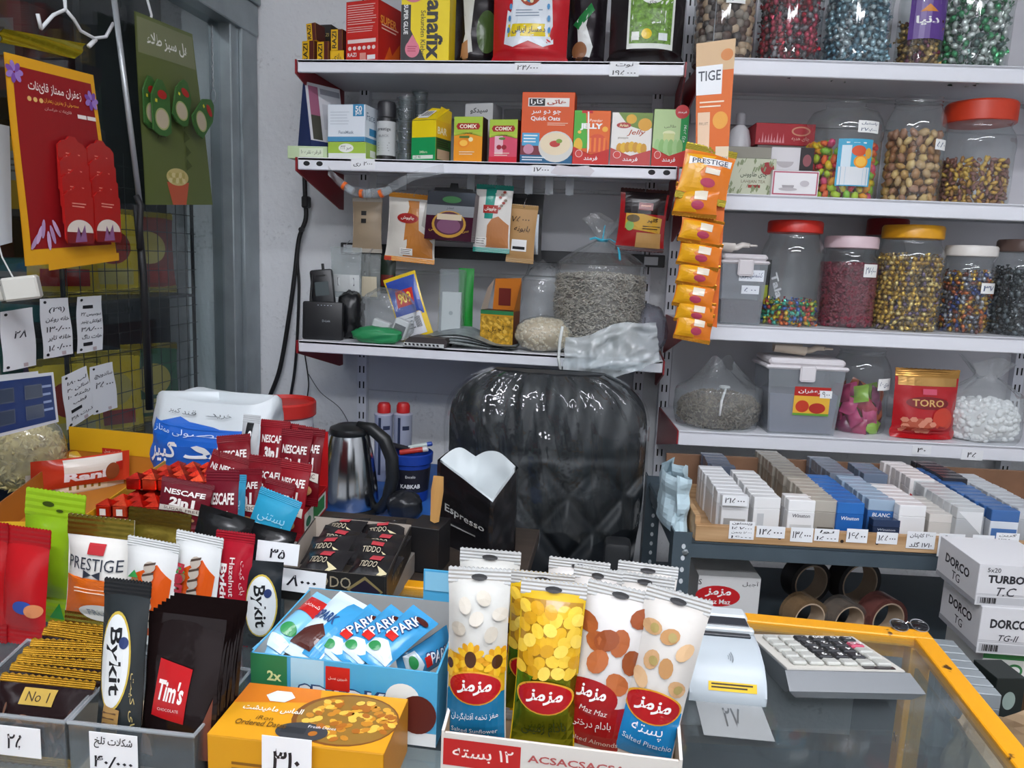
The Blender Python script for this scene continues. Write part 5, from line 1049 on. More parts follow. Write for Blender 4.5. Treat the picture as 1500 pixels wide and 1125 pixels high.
S.rect(.04, .76, .96, .88, foil('#c79a5c'), 'gold_band', (8, 3)); S.text('TORO', .5, .52, .5, ink('#d8ae6a'), h=.1, bold=.02); S.ell(.5, .52, .34, .09, ink('#7a1016'), 'name_plate'); S.text('TORO', .5, .52, .5, ink('#d8ae6a'), h=.1, bold=.02); S.rect(.4, .64, .62, .72, film('#d0506a'), 'badge'); S.ell(.35, .2, .24, .1, film('#b5543a'), 'toffee_print'); S.ell(.75, .3, .18, .16, film('#c8402c'), 'toffee_print')
rr = rand(5); S.multi([[(u+.06*math.cos(q), v+.04*math.sin(q)) for q in [k*PI/3 for k in range(6)]] for u, v in [(rr.uniform(.15, .6), rr.uniform(.08, .3)) for _ in range(14)]], film('#d88a70'), 'toffee_print')
t, S = pouch('gold_packet', 'flat gold packet lying beneath the red toffee packet', .09, .05, .012, foil('#a8875a'), P_R(.03).hit(1408, 652)+Vector((0, .02, 0)), (-1.35, 0, RA+.2), seed=34)
loc, w, h = P_R(.0).fit(1403, 1512, 585, 648, D_+.001)
t = thing('sugar_ball_bag', 'knotted clear bag of round white sugar sweets', 'bag', loc+Vector((0, .075, 0)), (0, 0, RA))
mk('sweet_core', blob(MB(), 0, 0, h*.44, w*.46, .066, h*.46, .12, 2, 12, zfloor=.001, pw=.8), mat('#d9dbdc', .7), t, 'all'); b = MB(); bs = MB().ico(.0075, sub=2); rr = rand(12)
for _ in range(380):
    a, e = rr.uniform(0, 2*PI), math.asin(rr.uniform(-.9, 1)); dv = Vector((math.cos(a)*abs(math.cos(e))**.8, math.sin(a)*abs(math.cos(e))**.8, math.copysign(abs(math.sin(e))**.8, math.sin(e)))); k = 1+.12*noise.noise(dv*2+Vector((12, 20.4, 0)))
    b.add(bs.v, bs.f, XF((w*.46*dv.x*k, .066*dv.y*k, max(.007, h*.44+h*.46*dv.z*k)), (0, 0, 0), rr.uniform(.85, 1.15)))
o = mk('sugar_balls', b, mat('#eef0f0', .45), t, 'all'); o['kind'] = 'stuff'
def sb2(u, v):
    a = 2*PI*u; q = v; wob = 1+.1*noise.noise(Vector((math.cos(a)*2, math.sin(a)*2, v*6+3)))
    if q < .5: k = 1.02+.08*math.sin(PI*q*2); z = h*q*2
    elif q < .75: k = 1.02-(q-.5)*4*.75; z = h+(q-.5)*4*.05
    else: k = .27+(q-.75)*4*.45; z = h+.05+(q-.75)*4*.045+.01*math.sin(a*3)
    k *= wob*(1+.05*math.sin(a*12)*(1 if q > .5 else 0)); return (w/2*k*math.cos(a)-.01*max(0, q-.5), .075*k*math.sin(a), z)
mk('bag_film', MB().grid(sb2, 60, 30, wrap=True), clear('#fafcfc', .12, .8, .1, .8, 26, hazecol='#f4f8f8'), t, 'all')
liptag('price slip ۴۰ on the lip under the open candy jar', ['۴۰'], 1336, 1364, 653, 666, plane=P_R(-.0015)); liptag('price slip ۴۵ on the lip under the white sweets', ['۴۵'], 1408, 1440, 659, 674, plane=P_R(-.0015))

# ================================================================ strip of orange sachets hanging between the two shelvings
pl = Plane(0, 1.90, 0)
p = [pl.hit(x, y) for x, y in ((1020, 64), (1078, 56), (1050, 480), (1018, 470))]; o0 = pl.hit(1045, 60)
t = thing('sachet_strip', 'tall orange display card hanging between the two shelvings', 'display card', o0)
q = MB().add([tuple(v-o0) for v in p]+[tuple(v-o0+Vector((0, .002, 0))) for v in p], [(0, 3, 2, 1), (4, 5, 6, 7), (0, 1, 5, 4), (1, 2, 6, 5), (2, 3, 7, 6), (3, 0, 4, 7)]); mk('card', q, card('#dd6a1c'), t)
W_, H_ = (p[1]-p[0]).length, (p[0]-p[3]).length
def cardfn(x, y, e):
    u, v = x/W_, y/H_; a = p[3].lerp(p[2], u); b_ = p[0].lerp(p[1], u); c = a.lerp(b_, v)-o0; return (c.x, c.y-e, c.z)
S = Surf(t, W_, H_, cardfn); S.rect(0, .9, 1, 1, card('#d6b48a'), 'cream_band', (1, 1)); S.rect(0, .82, .7, .92, card('#eef0f2'), 'name_plate', (1, 1)); S.text('TIGE', .36, .885, .6, ink('#222a3a'), h=.035, bold=.01); S.ell(.8, .95, .16, .02, ink('#cc7a2a'), 'orange_print'); S.rect(.05, .62, .4, .76, card('#e9c8a8'), 'text_panel', (1, 1)); S.text('FRUIT', .22, .72, .26, ink('#8a6a50')); S.ell(.7, .73, .22, .03, ink('#e8a02c'), 'mango_print'); S.ell(.35, .6, .22, .03, ink('#c2526a'), 'passion_fruit_print'); S.lines(.1, .77, .8, .8, 2, ink('#f5dcc0')); S.rect(.6, .48, 1, .64, card('#e6d2b4'), 'cream_band', (1, 1)); S.text('PRESTIGE', .8, .6, .36, ink('#2a3448'))
mk('hang_wire', MB().tube([(0, .001, -.004), (.004, .04, .2), (.02, .1, 2.43-o0.z), (.02, .125, 2.448-o0.z), (.02, .14, 2.442-o0.z)], .0012, 6), mat('#8a8d90', .3, .8), t)
rr = rand(2)
spots = [(1028, 212, 296, 78), (1018, 268, 318, 66), (1024, 318, 358, 64), (1022, 352, 392, 64), (1020, 384, 420, 62), (1014, 412, 452, 60), (1016, 440, 474, 58), (1014, 455, 500, 56)]
for i, (x, yt, yb, wp) in enumerate(spots):
    pp = Plane(0, 1.884-.001*i, 0); loc, w, h = pp.fit(x-wp/2, x+wp/2, yt, yb)
    lab = 'orange fruit sachet with a white name band at the head of the hanging strip' if i == 0 else 'orange fruit sachet with a plum on the hanging strip'
    tt, S = pouch('fruit_sachet', lab, w, h, .03, film('#e07a1c'), loc, (-.12, .12+rr.uniform(-.06, .06), rr.uniform(-.1, .1)), 'sachet', 'orange fruit sachets on the hanging strip', seed=40+i, sealm=foil('#c98a2c') if i else foil('#b3a03c'), seal=.12, nx=8, ny=10)
    S.poly([(0.02, .12), (.55, .14), (.35, .5), (.62, .84), (.04, .8)], film('#e9a81c'), 'mango_print')
    if i == 0: S.poly([(.1, .62), (.95, .68), (.95, .8), (.1, .76)], film(WHITE), 'name_band'); S.text('PRESTIGE', .52, .715, .72, ink('#26304a'), h=.09, rot=4, bold=.01)
    S.ell(.55, .34, .15, .13 if i else .08, film('#b8405c'), 'plum_print'); S.rect(.45, .5, .75, .78 if i else .6, film('#e6dcc8'), 'text_panel', (4, 3))

# ================================================================ cigarette tray on the steel rack
def P_K(d=0.0): return Plane(KO.x, KO.y, RA).back(d)
M_PLY = wood('#c9a57c', '#a98358', 2.5, (1.5, 20, 20)); M_BROWN = mat('#7d5c45', .7, mott=.2)
t = thing('cigarette_tray', 'low wooden tray on the steel rack filled with cigarette packs', 'tray', kx(0, 0, KZ+.0005), RA)
TW = 0.98
f = mk('front_board', MB().rbox(.02, TW, .004, .018, 0, .034, .001), M_PLY, t)
for s in (.19, .315, .385, .46, .55, .66): mk('nail_hole', MB().lathe([(.0035, 0), (.0035, .0006)], 10, XF((s, .0038, .016), (PI/2, 0, 0))), mat('#2a1c12', .8), f)
mk('side_board', MB().rbox(.02, .032, .018, .41, 0, .05, .001), M_PLY, t); mk('back_board', MB().rbox(.02, TW, .41, .42, 0, .08, .001), M_BROWN, t); mk('base_board', MB().box(.02, TW, .018, .41, 0, .004), M_PLY, t)
PW, PD, PH = .055, .0225, .086
_packs = {}
def pack_mesh(c, lidc):
    k = (c, lidc)
    if k not in _packs:
        b = MB().rbox(-PW/2, PW/2, 0, PD, 0, PH*.72, .0012).mesh('pack_body', mat(c, .25)); l = MB().rbox(-PW/2, PW/2, 0, PD, PH*.72, PH, .0012).mesh('flip_lid', mat(lidc, .25)); _packs[k] = (b, l)
    return _packs[k]
def column(desc, x, n, c, lidc=None, word=None, wcol='#2a2a2e', d0=.024, step=.0272, lying=0, y=765, extra=None, h=1.0, inkbox=None):
    p0 = P_K(d0).hit(x, y); s = (p0-KO).dot(Vector((ca, sa, 0))); rr = rand(int(x)); b, l = pack_mesh(c, lidc or c)
    for k in range(n):
        p = kx(s+rr.uniform(-.0028, .0028), d0+step*k, KZ+.0048)
        t = thing('cigarette_pack', desc, 'cigarette pack', p, (rr.uniform(-.03, .0), 0, RA+rr.uniform(-.05, .05)), 'cigarette packs in the wooden tray'); link('pack_body', b, t); link('flip_lid', l, t)
        if h != 1: t.scale = (1, 1, h)
        if k == 0:
            F = Surf(t, PW, PH, lambda x_, y_, e: (x_-PW/2, -e, y_))
            if inkbox: F.rect(*inkbox[1], card(inkbox[0]), 'printed_panel', (1, 1))
            if word: F.text(word, .5, .62, .66, ink(wcol), bold=.01, shear=.15)
            if extra: extra(F)
    return s
column('white and grey cigarette pack in the column beside the blue paper bag', 1074, 9, '#d9dadb', '#e4e6e8', inkbox=('#9a9894', (.1, .05, .9, .45)), d0=.03)
column('dark slate cigarette pack at the head of the first column', 1052, 5, '#4a5160', '#565e6e', d0=.27)
column('white cigarette pack with small square print', 1122, 8, '#dfe0e0', '#e6e7e7', inkbox=('#b9bdc0', (.15, .3, .4, .6)), d0=.034)
column('white front cigarette pack with eagle lettering', 1174, 2, '#e2e3e4', '#eceded', 'Winston', '#3a3a40', d0=.026, inkbox=('#c6c8c8', (.1, .05, .9, .4)))
column('olive grey cigarette pack behind the white eagle pack', 1160, 9, '#7f7a70', '#948f85', d0=.2, h=1.04)
column('warm grey cigarette pack beside the white eagle pack', 1206, 11, '#9c978d', '#b3aea3', d0=.032, inkbox=('#5c564c', (.3, .1, .9, .35)))
column('bright blue cigarette pack with white eagle lettering', 1246, 8, '#1f5ea8', '#2a6cb8', 'Winston', WHITE, d0=.026)
column('slate grey cigarette pack behind the bright blue packs', 1226, 6, '#5a6270', '#767e8a', d0=.24, h=1.06)
column('flat navy cigarette pack with silver lettering', 1298, 1, '#22304a', '#2a3a58', 'Winston', '#a9b2c0', d0=.026, h=.62)
column('blue and silver cigarette pack behind the navy pack', 1288, 7, '#3a6aa8', '#9fb4c8', 'BLANC', WHITE, d0=.06)
column('dark blue cigarette pack behind the blue and silver packs', 1276, 4, '#28467c', '#6e7c90', d0=.25, h=1.06)
column('plain white cigarette pack beside the navy pack', 1336, 6, '#dcdcdc', '#e6e6e6', d0=.03)
column('white cigarette pack with red chevron', 1345, 6, '#e2dedc', '#e8e4e2', d0=.23, h=1.05, extra=lambda F: F.poly([(.05, .2), (.95, .2), (.95, .62), (.5, .42), (.05, .62)], card('#b8202a')))
column('small silver cigarette pack lying low behind the red print card', 1380, 5, '#c6c2bc', '#d6d2cc', d0=.05, h=.75)
column('black cigarette carton pack behind the silver packs', 1392, 6, '#26262a', '#303036', d0=.24, h=1.08)
column('clear wrapped grey cigarette pack with a diagonal flap', 1422, 9, '#b3b6b8', '#c6c9ca', d0=.035, extra=lambda F: F.poly([(.05, .9), (.95, .9), (.95, .35)], card('#dfe1e2')))
column('blue and white striped cigarette pack', 1470, 12, '#d3d8de', '#3f68a2', d0=.03, inkbox=('#4a72aa', (.05, .3, .95, .55)))
column('pale silver cigarette pack at the tray end', 1510, 10, '#aeb2b6', '#bfc3c7', d0=.05)
p = P_K(.03).hit(1388, 778); t = thing('print_card', 'white card with a red and brown print lying at the tray front', 'card', (p.x, p.y, KZ+.005), (0, 0, RA)); mk('card', MB().rbox(-.026, .026, 0, .012, 0, .026, .001), card('#e6e2de'), t); F = Surf(t, .052, .026, lambda x, y, e: (x-.026, -e, y)); F.ell(.55, .4, .18, .22, ink('#b83a3a'), 'picture'); F.ell(.85, .35, .12, .16, ink('#5a3a2a'), 'picture')
# notes on the tray
def tn(label, lines, x0, x1, yt, yb, d=.0025): return liptag(label, lines, x0, x1, yt, yb, plane=P_K(d), bold=.008)
tn('crowded handwritten price slip at the tray corner', ['وینستون', '۱۵۷۰۰۰', '۱۸۰۰۰ بهمن', '۱۶۰۰۰'], 1068, 1105, 764, 790); tn('price slip ۱۴۵۰۰۰ on the tray front', ['۱۴۵۰۰۰'], 1108, 1150, 771, 788); tn('price slip ۱۳۵۰۰۰ on the tray front', ['۱۳۵۰۰۰'], 1158, 1191, 773, 794); tn('price slip with a blotted ۱۵۰۰۰ on the tray front', ['نوا', '۱۵۰۰۰'], 1193, 1229, 775, 793); tn('price slip ۱۶۵۰۰ on the tray front', ['۱۶۵۰۰'], 1240, 1271, 775, 795); tn('price slip ۱۵۵۰۰۰ on the tray front', ['۱۵۵۰۰۰'], 1284, 1315, 780, 797)
tn('wide two line price slip on the tray front', ['۱۶۰۰ کاپتان', '۱۷۱۰ گلد'], 1328, 1370, 779, 804); tn('hanging three line price slip ۸۰۰۰۰ on the tray front', ['۸۰۰۰۰', 'پلاس', '۴۵'], 1374, 1412, 782, 816, .001); tn('price slip ۸۵۰۰۰ on the tray front', ['۸۵۰۰۰'], 1424, 1456, 784, 806); tn('four line price slip at the tray end', ['گرین', '۱۳۵۰۰', 'اسه', '۱۲۰۰'], 1458, 1492, 781, 809)
loc = P_K(.05).hit(1074, 742); note('price_tag', 'price slip ۲۱۵۰۰۰ stuck on the white and grey packs', ['۲۱۵۰۰۰'], .05, .022, P_K(.022).hit(1076, 741), (0, 0, RA), group='paper price slips')
loc, w, h = P_K(.02).fit(997, 1050, 694, 768, KZ+.001)
t = thing('paper_bag', 'crumpled pale blue tissue bag at the end of the cigarette tray', 'bag', kx(-.005, .14, KZ+.001), (0, 0, RA)); 
def pb(u, v):
    a = 2*PI*u; n_ = noise.noise(Vector((math.cos(a)*1.5, math.sin(a)*1.5, v*3))); k = (1+.25*n_)*(1-.25*v); return (w*.4*k*math.cos(a)+.01*v*math.sin(5*a), .1*k*math.sin(a), h*v*1.25*(1-.12*abs(math.sin(2*a))*v))
b = MB().grid(pb, 26, 12, wrap=True); mk('bag_sheet', b, mat('#bcd3dc', .6, 0, .5, 30), t); t.scale = (1, 1, .72)

# ---- below the tray
t, F, S, T = carton('nut_carton', 'white nut carton with a red oval emblem on the lower rack board', *(lambda q: (q[1], .12, q[2]))(P_K(.04).fit(1020, 1111, 845, 930, .7205)), '#d3d3d2', P_K(.04).fit(1020, 1111, 845, 930, .7205)[0], RA, top='#e0e0de')
F.ell(.33, .68, .36, .17, ink('#c01a22'), 'oval_emblem'); F.text('مزمز', .33, .73, .42, ink(WHITE), h=.14, bold=.03, shear=.2); F.text('Maz Maz', .34, .59, .4, ink(WHITE), bold=.01); F.text('آجیل', .84, .9, .26, ink('#222222'), h=.09); F.text('S', .03, .9, .05, ink('#222222'))
def roll(label, x, y, rp, d, c, tilt=.3):
    p = P_K(d).hit(x, y); R = rp*(p-CAM).length/FPX; zc = .7212+R; t = thing('tape_roll', label, 'tape', (p.x, p.y, zc), (PI/2, 0, RA+tilt), 'adhesive tape rolls on the rack board')
    mk('tape', MB().lathe([(R, -.022), (R, .022), (R*.82, .022), (R*.82, -.022), (R, -.022)], 32, None, False, False), c, t, True); mk('core', MB().lathe([(R*.82, -.0225), (R*.82, .0225), (R*.76, .0225), (R*.76, -.0225), (R*.82, -.0225)], 32, None, False, False), mat('#b9a48c', .6), t, True)
roll('clear brownish tape roll beside the white nut carton', 1178, 890, 28, .07, clear('#d8c8b0', .35, .6, .15, hazecol='#a58a6a')); roll('clear tape roll between the brownish and the reddish rolls', 1236, 892, 27, .07, clear('#c8c4bc', .35, .6, .15, hazecol='#8a8078')); roll('reddish tape roll at the end of the row', 1292, 892, 29, .08, clear('#c89890', .4, .6, .15, hazecol='#94605a'))
roll('dark tape roll standing behind the brownish roll', 1180, 850, 30, .25, mat('#2e2a2a', .4)); roll('dark tape roll standing behind the clear roll', 1250, 856, 32, .25, mat('#262222', .4))
# cartons beside the counter
def WB(name, label, x0, x1, yt, yb, Y, zb, d, c, rz=0.0, **k):
    loc, w, h = P_Y(Y).fit(x0, x1, yt, yb, zb); return carton(name, label, w, d, h, c, loc, rz, **k)
zA = P_Y(1.38).hit(1470, 1005).z
t, F, S, T = carton('brown_carton', 'large brown carton on the floor under the razor cartons', .42, .3, zA-.001, mat('#8a6a48', .7, mott=.15), (.98, 1.225, 0), 0)
t, F, S, T = WB('green_white_box', 'white carton with green bands under the razor cartons', 1436, 1560, 955, 1005, 1.40, zA+.001, .14, '#dfe0dc', .04); F.rect(0, .7, 1, 1, card('#3a8a4c'), n=(1, 1)); F.ell(.4, .35, .1, .22, ink('#2f7a44'), 'emblem'); F.ell(.4, .35, .07, .14, ink('#dfe0dc'), 'emblem')
zB = zA+P_Y(1.40).fit(1436, 1560, 955, 1005, zA+.001)[2]+.002
def razor(label, x0, x1, yt, yb, z, title, sub, Y=1.38, rz=.06):
    t, F, S, T = WB('razor_carton', label, x0, x1, yt, yb, Y, z, .14, '#d6d6d8', rz, top='#e2e2e4'); L = Surf(t, .14, F.H, lambda x, y, e: (-F.W/2-e, .14-x, y))
    F.text(title, .34, .66, .44, ink('#26262c'), h=.2, bold=.04); F.text(sub, .36, .36, .24, ink('#3a3a40'), shear=.3, bold=.01); F.rect(.02, .04, .98, .22, card('#b9babd'), n=(1, 1)); F.lines(.0, .24, 1, .3, 2, ink('#7a7a80'), .2); F.multi([[(.06+.02*k, .06), (.07+.02*k+.004*(k % 3), .06), (.07+.02*k+.004*(k % 3), .2), (.06+.02*k, .2)] for k in range(10)], ink(BLACK), 'barcode'); L.text('DORCO', .5, .6, .6, ink('#2c2c32'), bold=.03); L.text('TG', .5, .3, .2, ink('#2c2c32')); L.rect(.0, .0, 1, .12, card('#9c9da2'), n=(1, 1))
    return zB_(z, F.H), F
def zB_(z, h): return z+h+.001
zC, F = razor('razor carton marked TG lying under the other razor carton', 1432, 1560, 893, 957, zB, 'DORCO', 'TG-II')
zD, F = razor('razor carton marked TURBO on top of the stack', 1428, 1556, 830, 893, zC, 'TURBO', 'T.C', 1.385, .08); F.text('5x20', .18, .88, .16, ink('#2a2a30'))
p = P_Y(1.3).hit(1395, 975)
for k in range(7):
    tt = thing('cigarette_pack', 'silver grey cigarette pack in the leaning row beside the yellow counter edge', 'cigarette pack', (.60+.0*k, 1.2+.026*k, .7755), 0, 'leaning row of packs'); b, l = pack_mesh('#7d8488', '#8f979b'); link('pack_body', b, tt); link('flip_lid', l, tt)
t, F, S, T = carton('dark_carton', 'grey carton standing on the floor beside the yellow counter edge', .2, .34, .775, mat('#6a6c70', .6), (.62, 1.18, 0), 0)
p = P_Y(1.42).hit(1432, 985); t, F, S, T = carton('black_carton', 'black carton with a pale round mark beside the green and white carton', .05, .06, .08, '#1d2422', (p.x-.012, 1.36, zA-.04+.0), .2); F.ell(.5, .5, .22, .2, ink('#8fa098'), 'round_mark'); t.location.z = .776; t.location.x = .675; t.location.y = 1.27
loc, w, h = P_Y(1.12).fit(1442, 1530, 1005, 1125, .705)
t = thing('kraft_bag', 'crumpled brown kraft paper bag beside the yellow counter edge', 'bag', (P_Y(1.1).hit(1488, 1060).x, 1.1, .7))
def kb(u, v):
    a = 2*PI*u; s_ = .045*(1+.18*noise.noise(Vector((math.cos(a)*2, math.sin(a)*2, v*4)))+.06*math.sin(a*7)); return (s_*1.2*math.cos(a), s_*math.sin(a)*.9, .14*v*(1-.12*abs(math.sin(a*3))*v))
mk('bag_sheet', MB().grid(kb, 30, 12, wrap=True), mat('#b49b7c', .75, 0, .7, 25), t); t.scale = (1.5, 1.3, 1.25)
t, F, S, T = carton('storage_crate', 'low plain carton on the floor carrying the kraft bag', .28, .2, .698, mat('#7a6a58', .7), (.77, 1.0, 0), 0)

# ================================================================ on the counter: card terminal, calculator
pf = onZ(1065, 1032, CZ)
t = thing('card_terminal', 'white card payment terminal with a yellow sticker on the glass counter', 'card terminal', (pf.x, pf.y, CZ+.001), (0, 0, .04))
WT = .088; prof = [(0, 0), (.128, 0), (.13, .025), (.127, .046), (.09, .050), (.053, .049), (.023, .041), (.006, .027), (-.002, .012)]
def shell(k, sx): return [(-sx*WT/2*k, y, z) for y, z in prof]
b = MB(); n = len(prof); rows = [(-.5, .92), (-.46, .98), (-.4, 1.0), (.4, 1.0), (.46, .98), (.5, .92)]
vs = [(rx*WT, y*1.0, z*k) for rx, k in rows for y, z in prof]; fs = [(r*n+i, (r+1)*n+i, (r+1)*n+(i+1) % n, r*n+(i+1) % n) for r in range(5) for i in range(n)]; fs += [tuple(range(n)), tuple(5*n+i for i in range(n-1, -1, -1))]
mk('body', b.add(vs, fs), mat('#b3bcc2', .35), t, True)
def pt(s):                       # along the top, 0 = near edge
    L = prof[8:1:-1]; f = s*(len(L)-1-1e-6); i = int(f); q = f-i; return L[i][0]+(L[i+1][0]-L[i][0])*q, L[i][1]+(L[i+1][1]-L[i][1])*q
S = Surf(t, WT*.92, .19, lambda x, y, e: (x-WT*.46, pt(y/.19)[0]-e*.6, pt(y/.19)[1]+e*1.2+.0004), .0004)
S.rect(.22, .03, .9, .13, ink('#e2b622'), 'yellow_sticker', (6, 4)); S.lines(.26, .05, .86, .12, 2, ink('#3a2f10'), .55)
for k in range(3): S.multi([[(.5+(.05+.04*k)*math.cos(a)*.8, .36+(.05+.04*k)*math.sin(a)*.6) for a in [-.7+.2*i for i in range(8)]]+[(.5+(.038+.04*k)*math.cos(a)*.8, .36+(.038+.04*k)*math.sin(a)*.6) for a in [.7-.2*i for i in range(8)]]], ink('#8a9298'), 'contactless_mark')
mk('paper_slot', MB().rbox(-.036, .036, .066, .074, .048, .0525, .001), mat('#23272d', .3), t); mk('printer_cover', MB().rbox(-.042, .042, .076, .086, .048, .056, .002), mat('#c3cacd', .35), t); mk('screen', MB().rbox(-.038, .038, .089, .113, .0475, .0545, .001), mat('#2a3038', .25), t); mk('rear_cover', MB().rbox(-.042, .042, .115, .142, .02, .055, .004), mat('#c6cccf', .4), t)
p = onZ(1080, 1055, CZ); note('number_slip', 'faded paper slip with the number ۲۷ lying before the card terminal', ['۲۷'], .075, .075, (p.x-.003, p.y-.035, CZ+.001), (-PI/2+.001, 0, .04), c='#8f9293', inkc='#55585b', fill=.35, cat='paper slip')
# calculator, turned towards the shopkeeper
a, b_, c = onZ(1152, 986, CZ+.034), onZ(1330, 990, CZ+.034), onZ(1118, 922, CZ+.012)
W_ = (b_-a).length; L_ = .135; ang = math.atan2(b_.y-a.y, b_.x-a.x); mid = (a+b_)/2
t = thing('calculator', 'large grey desk calculator facing away on the glass counter', 'calculator', (mid.x, mid.y, CZ+.001), (0, 0, ang))
zt = lambda y: .036-.024*(y/L_)
b = MB(); pr = [(-.012, .024), (0, .036), (L_, .012), (L_, .002), (.05, .002), (.0, .010), (-.01, .016)]; mk('body', b.add([(sx*(W_/2+.0), y, z) for sx in (-1, 1) for y, z in pr], [tuple(range(7)), tuple(range(13, 6, -1))]+[(i, 7+i, 7+(i+1) % 7, (i+1) % 7) for i in range(7)]), mat('#5d6164', .35), t)
sl = math.atan(.024/L_); top = mk('face_plate', MB().box(-W_/2+.002, W_/2-.002, .004, L_-.002, -.0005, .0015, XF((0, 0, .0362), (-sl, 0, 0))), mat('#cfccc4', .45), t)
mk('display_hood', MB().add([(-W_/2-.003, -.02, .022), (W_/2+.012, -.02, .022), (W_/2+.002, .0, .0365), (-W_/2-.002, .0, .0365), (-W_/2+.006, -.016, .012), (W_/2-.002, -.016, .012)], [(0, 1, 2, 3), (4, 5, 1, 0), (3, 2, 5, 4), (0, 3, 4), (2, 1, 5)]), mat('#6e7276', .3), t)
lab = [['', '', '', '', '', '', ''], ['', '9', '8', '7', '', '', ''], ['', '6', '5', '4', '', '', ''], ['', '3', '2', '1', 'AC', '', ''], ['', '.', '00', '0', 'C', '', '']]
kw = (W_-.02)/6.1
for r in range(5):
    for q in range(6):
        y = .022+r*.0215; x = -W_/2+.013+kw*(q+.45); zc = zt(y)+.0005
        dark = 2 <= q <= 4 and r >= 1; red = q == 5 and r >= 3
        if r == 0 and q in (0,): pass
        colr = '#26282c' if dark else ('#c2506a' if red and r == 3 else '#26282c' if red else '#b9bab4')
        kx_, ky = kw*.42, .009
        kk = mk('key', MB().rbox(-kx_, kx_, -ky*.92, ky*.92, .001, .006, .0016, XF((x, y, zc), (-sl, 0, 0))), mat(colr, .4), t)
        s_ = {(1, 2): '9', (1, 3): '8', (1, 4): '7', (2, 2): '6', (2, 3): '5', (2, 4): '4', (3, 2): '3', (3, 3): '2', (3, 4): '1', (4, 2): '.', (4, 3): '00', (4, 4): '0', (4, 5): 'C', (3, 5): 'AC'}.get((r, q))
        if s_:
            vs, fs, tw, th = glyphs(s_, .02); sc = .0095/max(th, .5) if s_ != '.' else .012
            mk('key_lettering', MB().add([(-vx*sc, -vy*sc, 0) for vx, vy in vs], fs, XF((x, y, zc+.007), (-sl, 0, 0))), ink(WHITE), kk)
mk('solar_cell', MB().box(W_*.16, W_*.42, .006, .0135, .0022, .003, XF((0, 0, .036), (-sl, 0, 0))), mat('#2a2226', .2), t)
# goods inside the glass case
for (x0, y0, w, d, h, c, lb) in ((.3, .8, .07, .14, .1, '#8a4a24', 'brown carton inside the glass counter'), (.12, .62, .12, .1, .05, '#2c2e3c', 'dark blue box inside the glass counter'), (.24, .62, .06, .08, .07, '#b9bcc0', 'silver box inside the glass counter'), (-.02, .78, .1, .16, .06, '#a8acae', 'grey tray box inside the glass counter'), (.36, .6, .05, .1, .08, '#6a2a24', 'dark red box inside the glass counter'), (-.3, .7, .2, .2, .08, '#7a6a5c', 'taupe carton inside the glass counter')):
    t, F, S, T = carton('display_box', lb, w, d, h, c, (x0, y0, .7425), .1); F.rect(.15, .3, .85, .7, card('#c9c5bc'), n=(1, 1)); T.rect(.2, .2, .8, .8, card('#8d8a84'), 'top_label', (1, 1))
p = onZ(1360, 925, 1.0); t = thing('sunglasses', 'dark sunglasses with silver rims lying on the counter corner', 'sunglasses', (.44, 1.085, CZ+.0045), (-1.25, 0, .2))
t.scale = (.5, .5, .5)
for x in (-.03, .03): mk('lens', MB().lathe([(.024, 0), (.022, .003), (.005, .005)], 20, XF((x, 0, .024), (PI/2-.25, 0, 0))), mat('#1a1a1c', .1), t, True); mk('rim', MB().tube([(x+.024*math.cos(a), 0, .024+.024*math.sin(a)) for a in [k*PI/12 for k in range(25)]], .0018, 6), mat('#c9ccd0', .2, .9), t, True)
mk('bridge', MB().tube([(-.008, 0, .03), (0, -.003, .034), (.008, 0, .03)], .0016, 6), mat('#c9ccd0', .2, .9), t)

# ================================================================ office chair wrapped in plastic
PC = P_Y(1.86)
tl, tr = PC.hit(655, 680), PC.hit(945, 680); ztop = PC.hit(790, 546).z
cxx = (tl.x+tr.x)/2; CW = tr.x-tl.x; zbot = .62; CH = ztop-zbot
ch = thing('office_chair', 'black quilted office chair with its back still wrapped in clear plastic', 'chair', (cxx, 1.86, 0))
def outline(v):                      # half width of the back at height v
    if v > .72: q = (v-.72)/.28; return CW/2*(1-.45*q**4)
    return CW/2*(.86+.14*math.sin(PI/2*min(1, v/.55)))
def backf(u, v, off=0.0, quilt=True):
    a = 2*u-1; hw = outline(v); x = a*hw; z = zbot+CH*v
    y = -.05*(1-abs(a)**3)*(1-abs(2*v-1)**6)-.03*math.cos((v-.4)*2.2)+.035*a*a
    if quilt and v < .66:
        p, q = (x*.80+z*.62)/.105, (x*.80-z*.62)/.105
        d = min(abs(p-round(p)), abs(q-round(q))); y += .026*math.exp(-(d*6)**2)*min(1, (.66-v)*14)
    elif quilt:
        y += .006*math.sin(x*95+3*math.sin(v*5))*min(1, (v-.66)*9)
    if quilt: y += .006*math.exp(-((v-.68)*40)**2)
    return (x, y-off, z)
LEA = mat('#14191e', .5, 0, .15, 90)
b = MB().grid(lambda u, v: backf(u, v), 110, 120); b.grid(lambda u, v: (backf(u, v, 0, False)[0], .06+.02*(1-abs(2*u-1)**2), backf(u, v)[2]), 110, 120, flip=True)
b.grid(lambda u, v: (lambda p, q: (p[0], p[1]+(q-p[1])*u, p[2]))(backf(0, v), .06), 4, 120, flip=True); b.grid(lambda u, v: (lambda p, q: (p[0], p[1]+(q-p[1])*u, p[2]))(backf(1, v), .06), 4, 120); b.grid(lambda u, v: (lambda p, q: (p[0], p[1]+(q-p[1])*v, p[2]))(backf(u, 1), .06), 110, 3)
mk('backrest', b, LEA, ch, 'all')
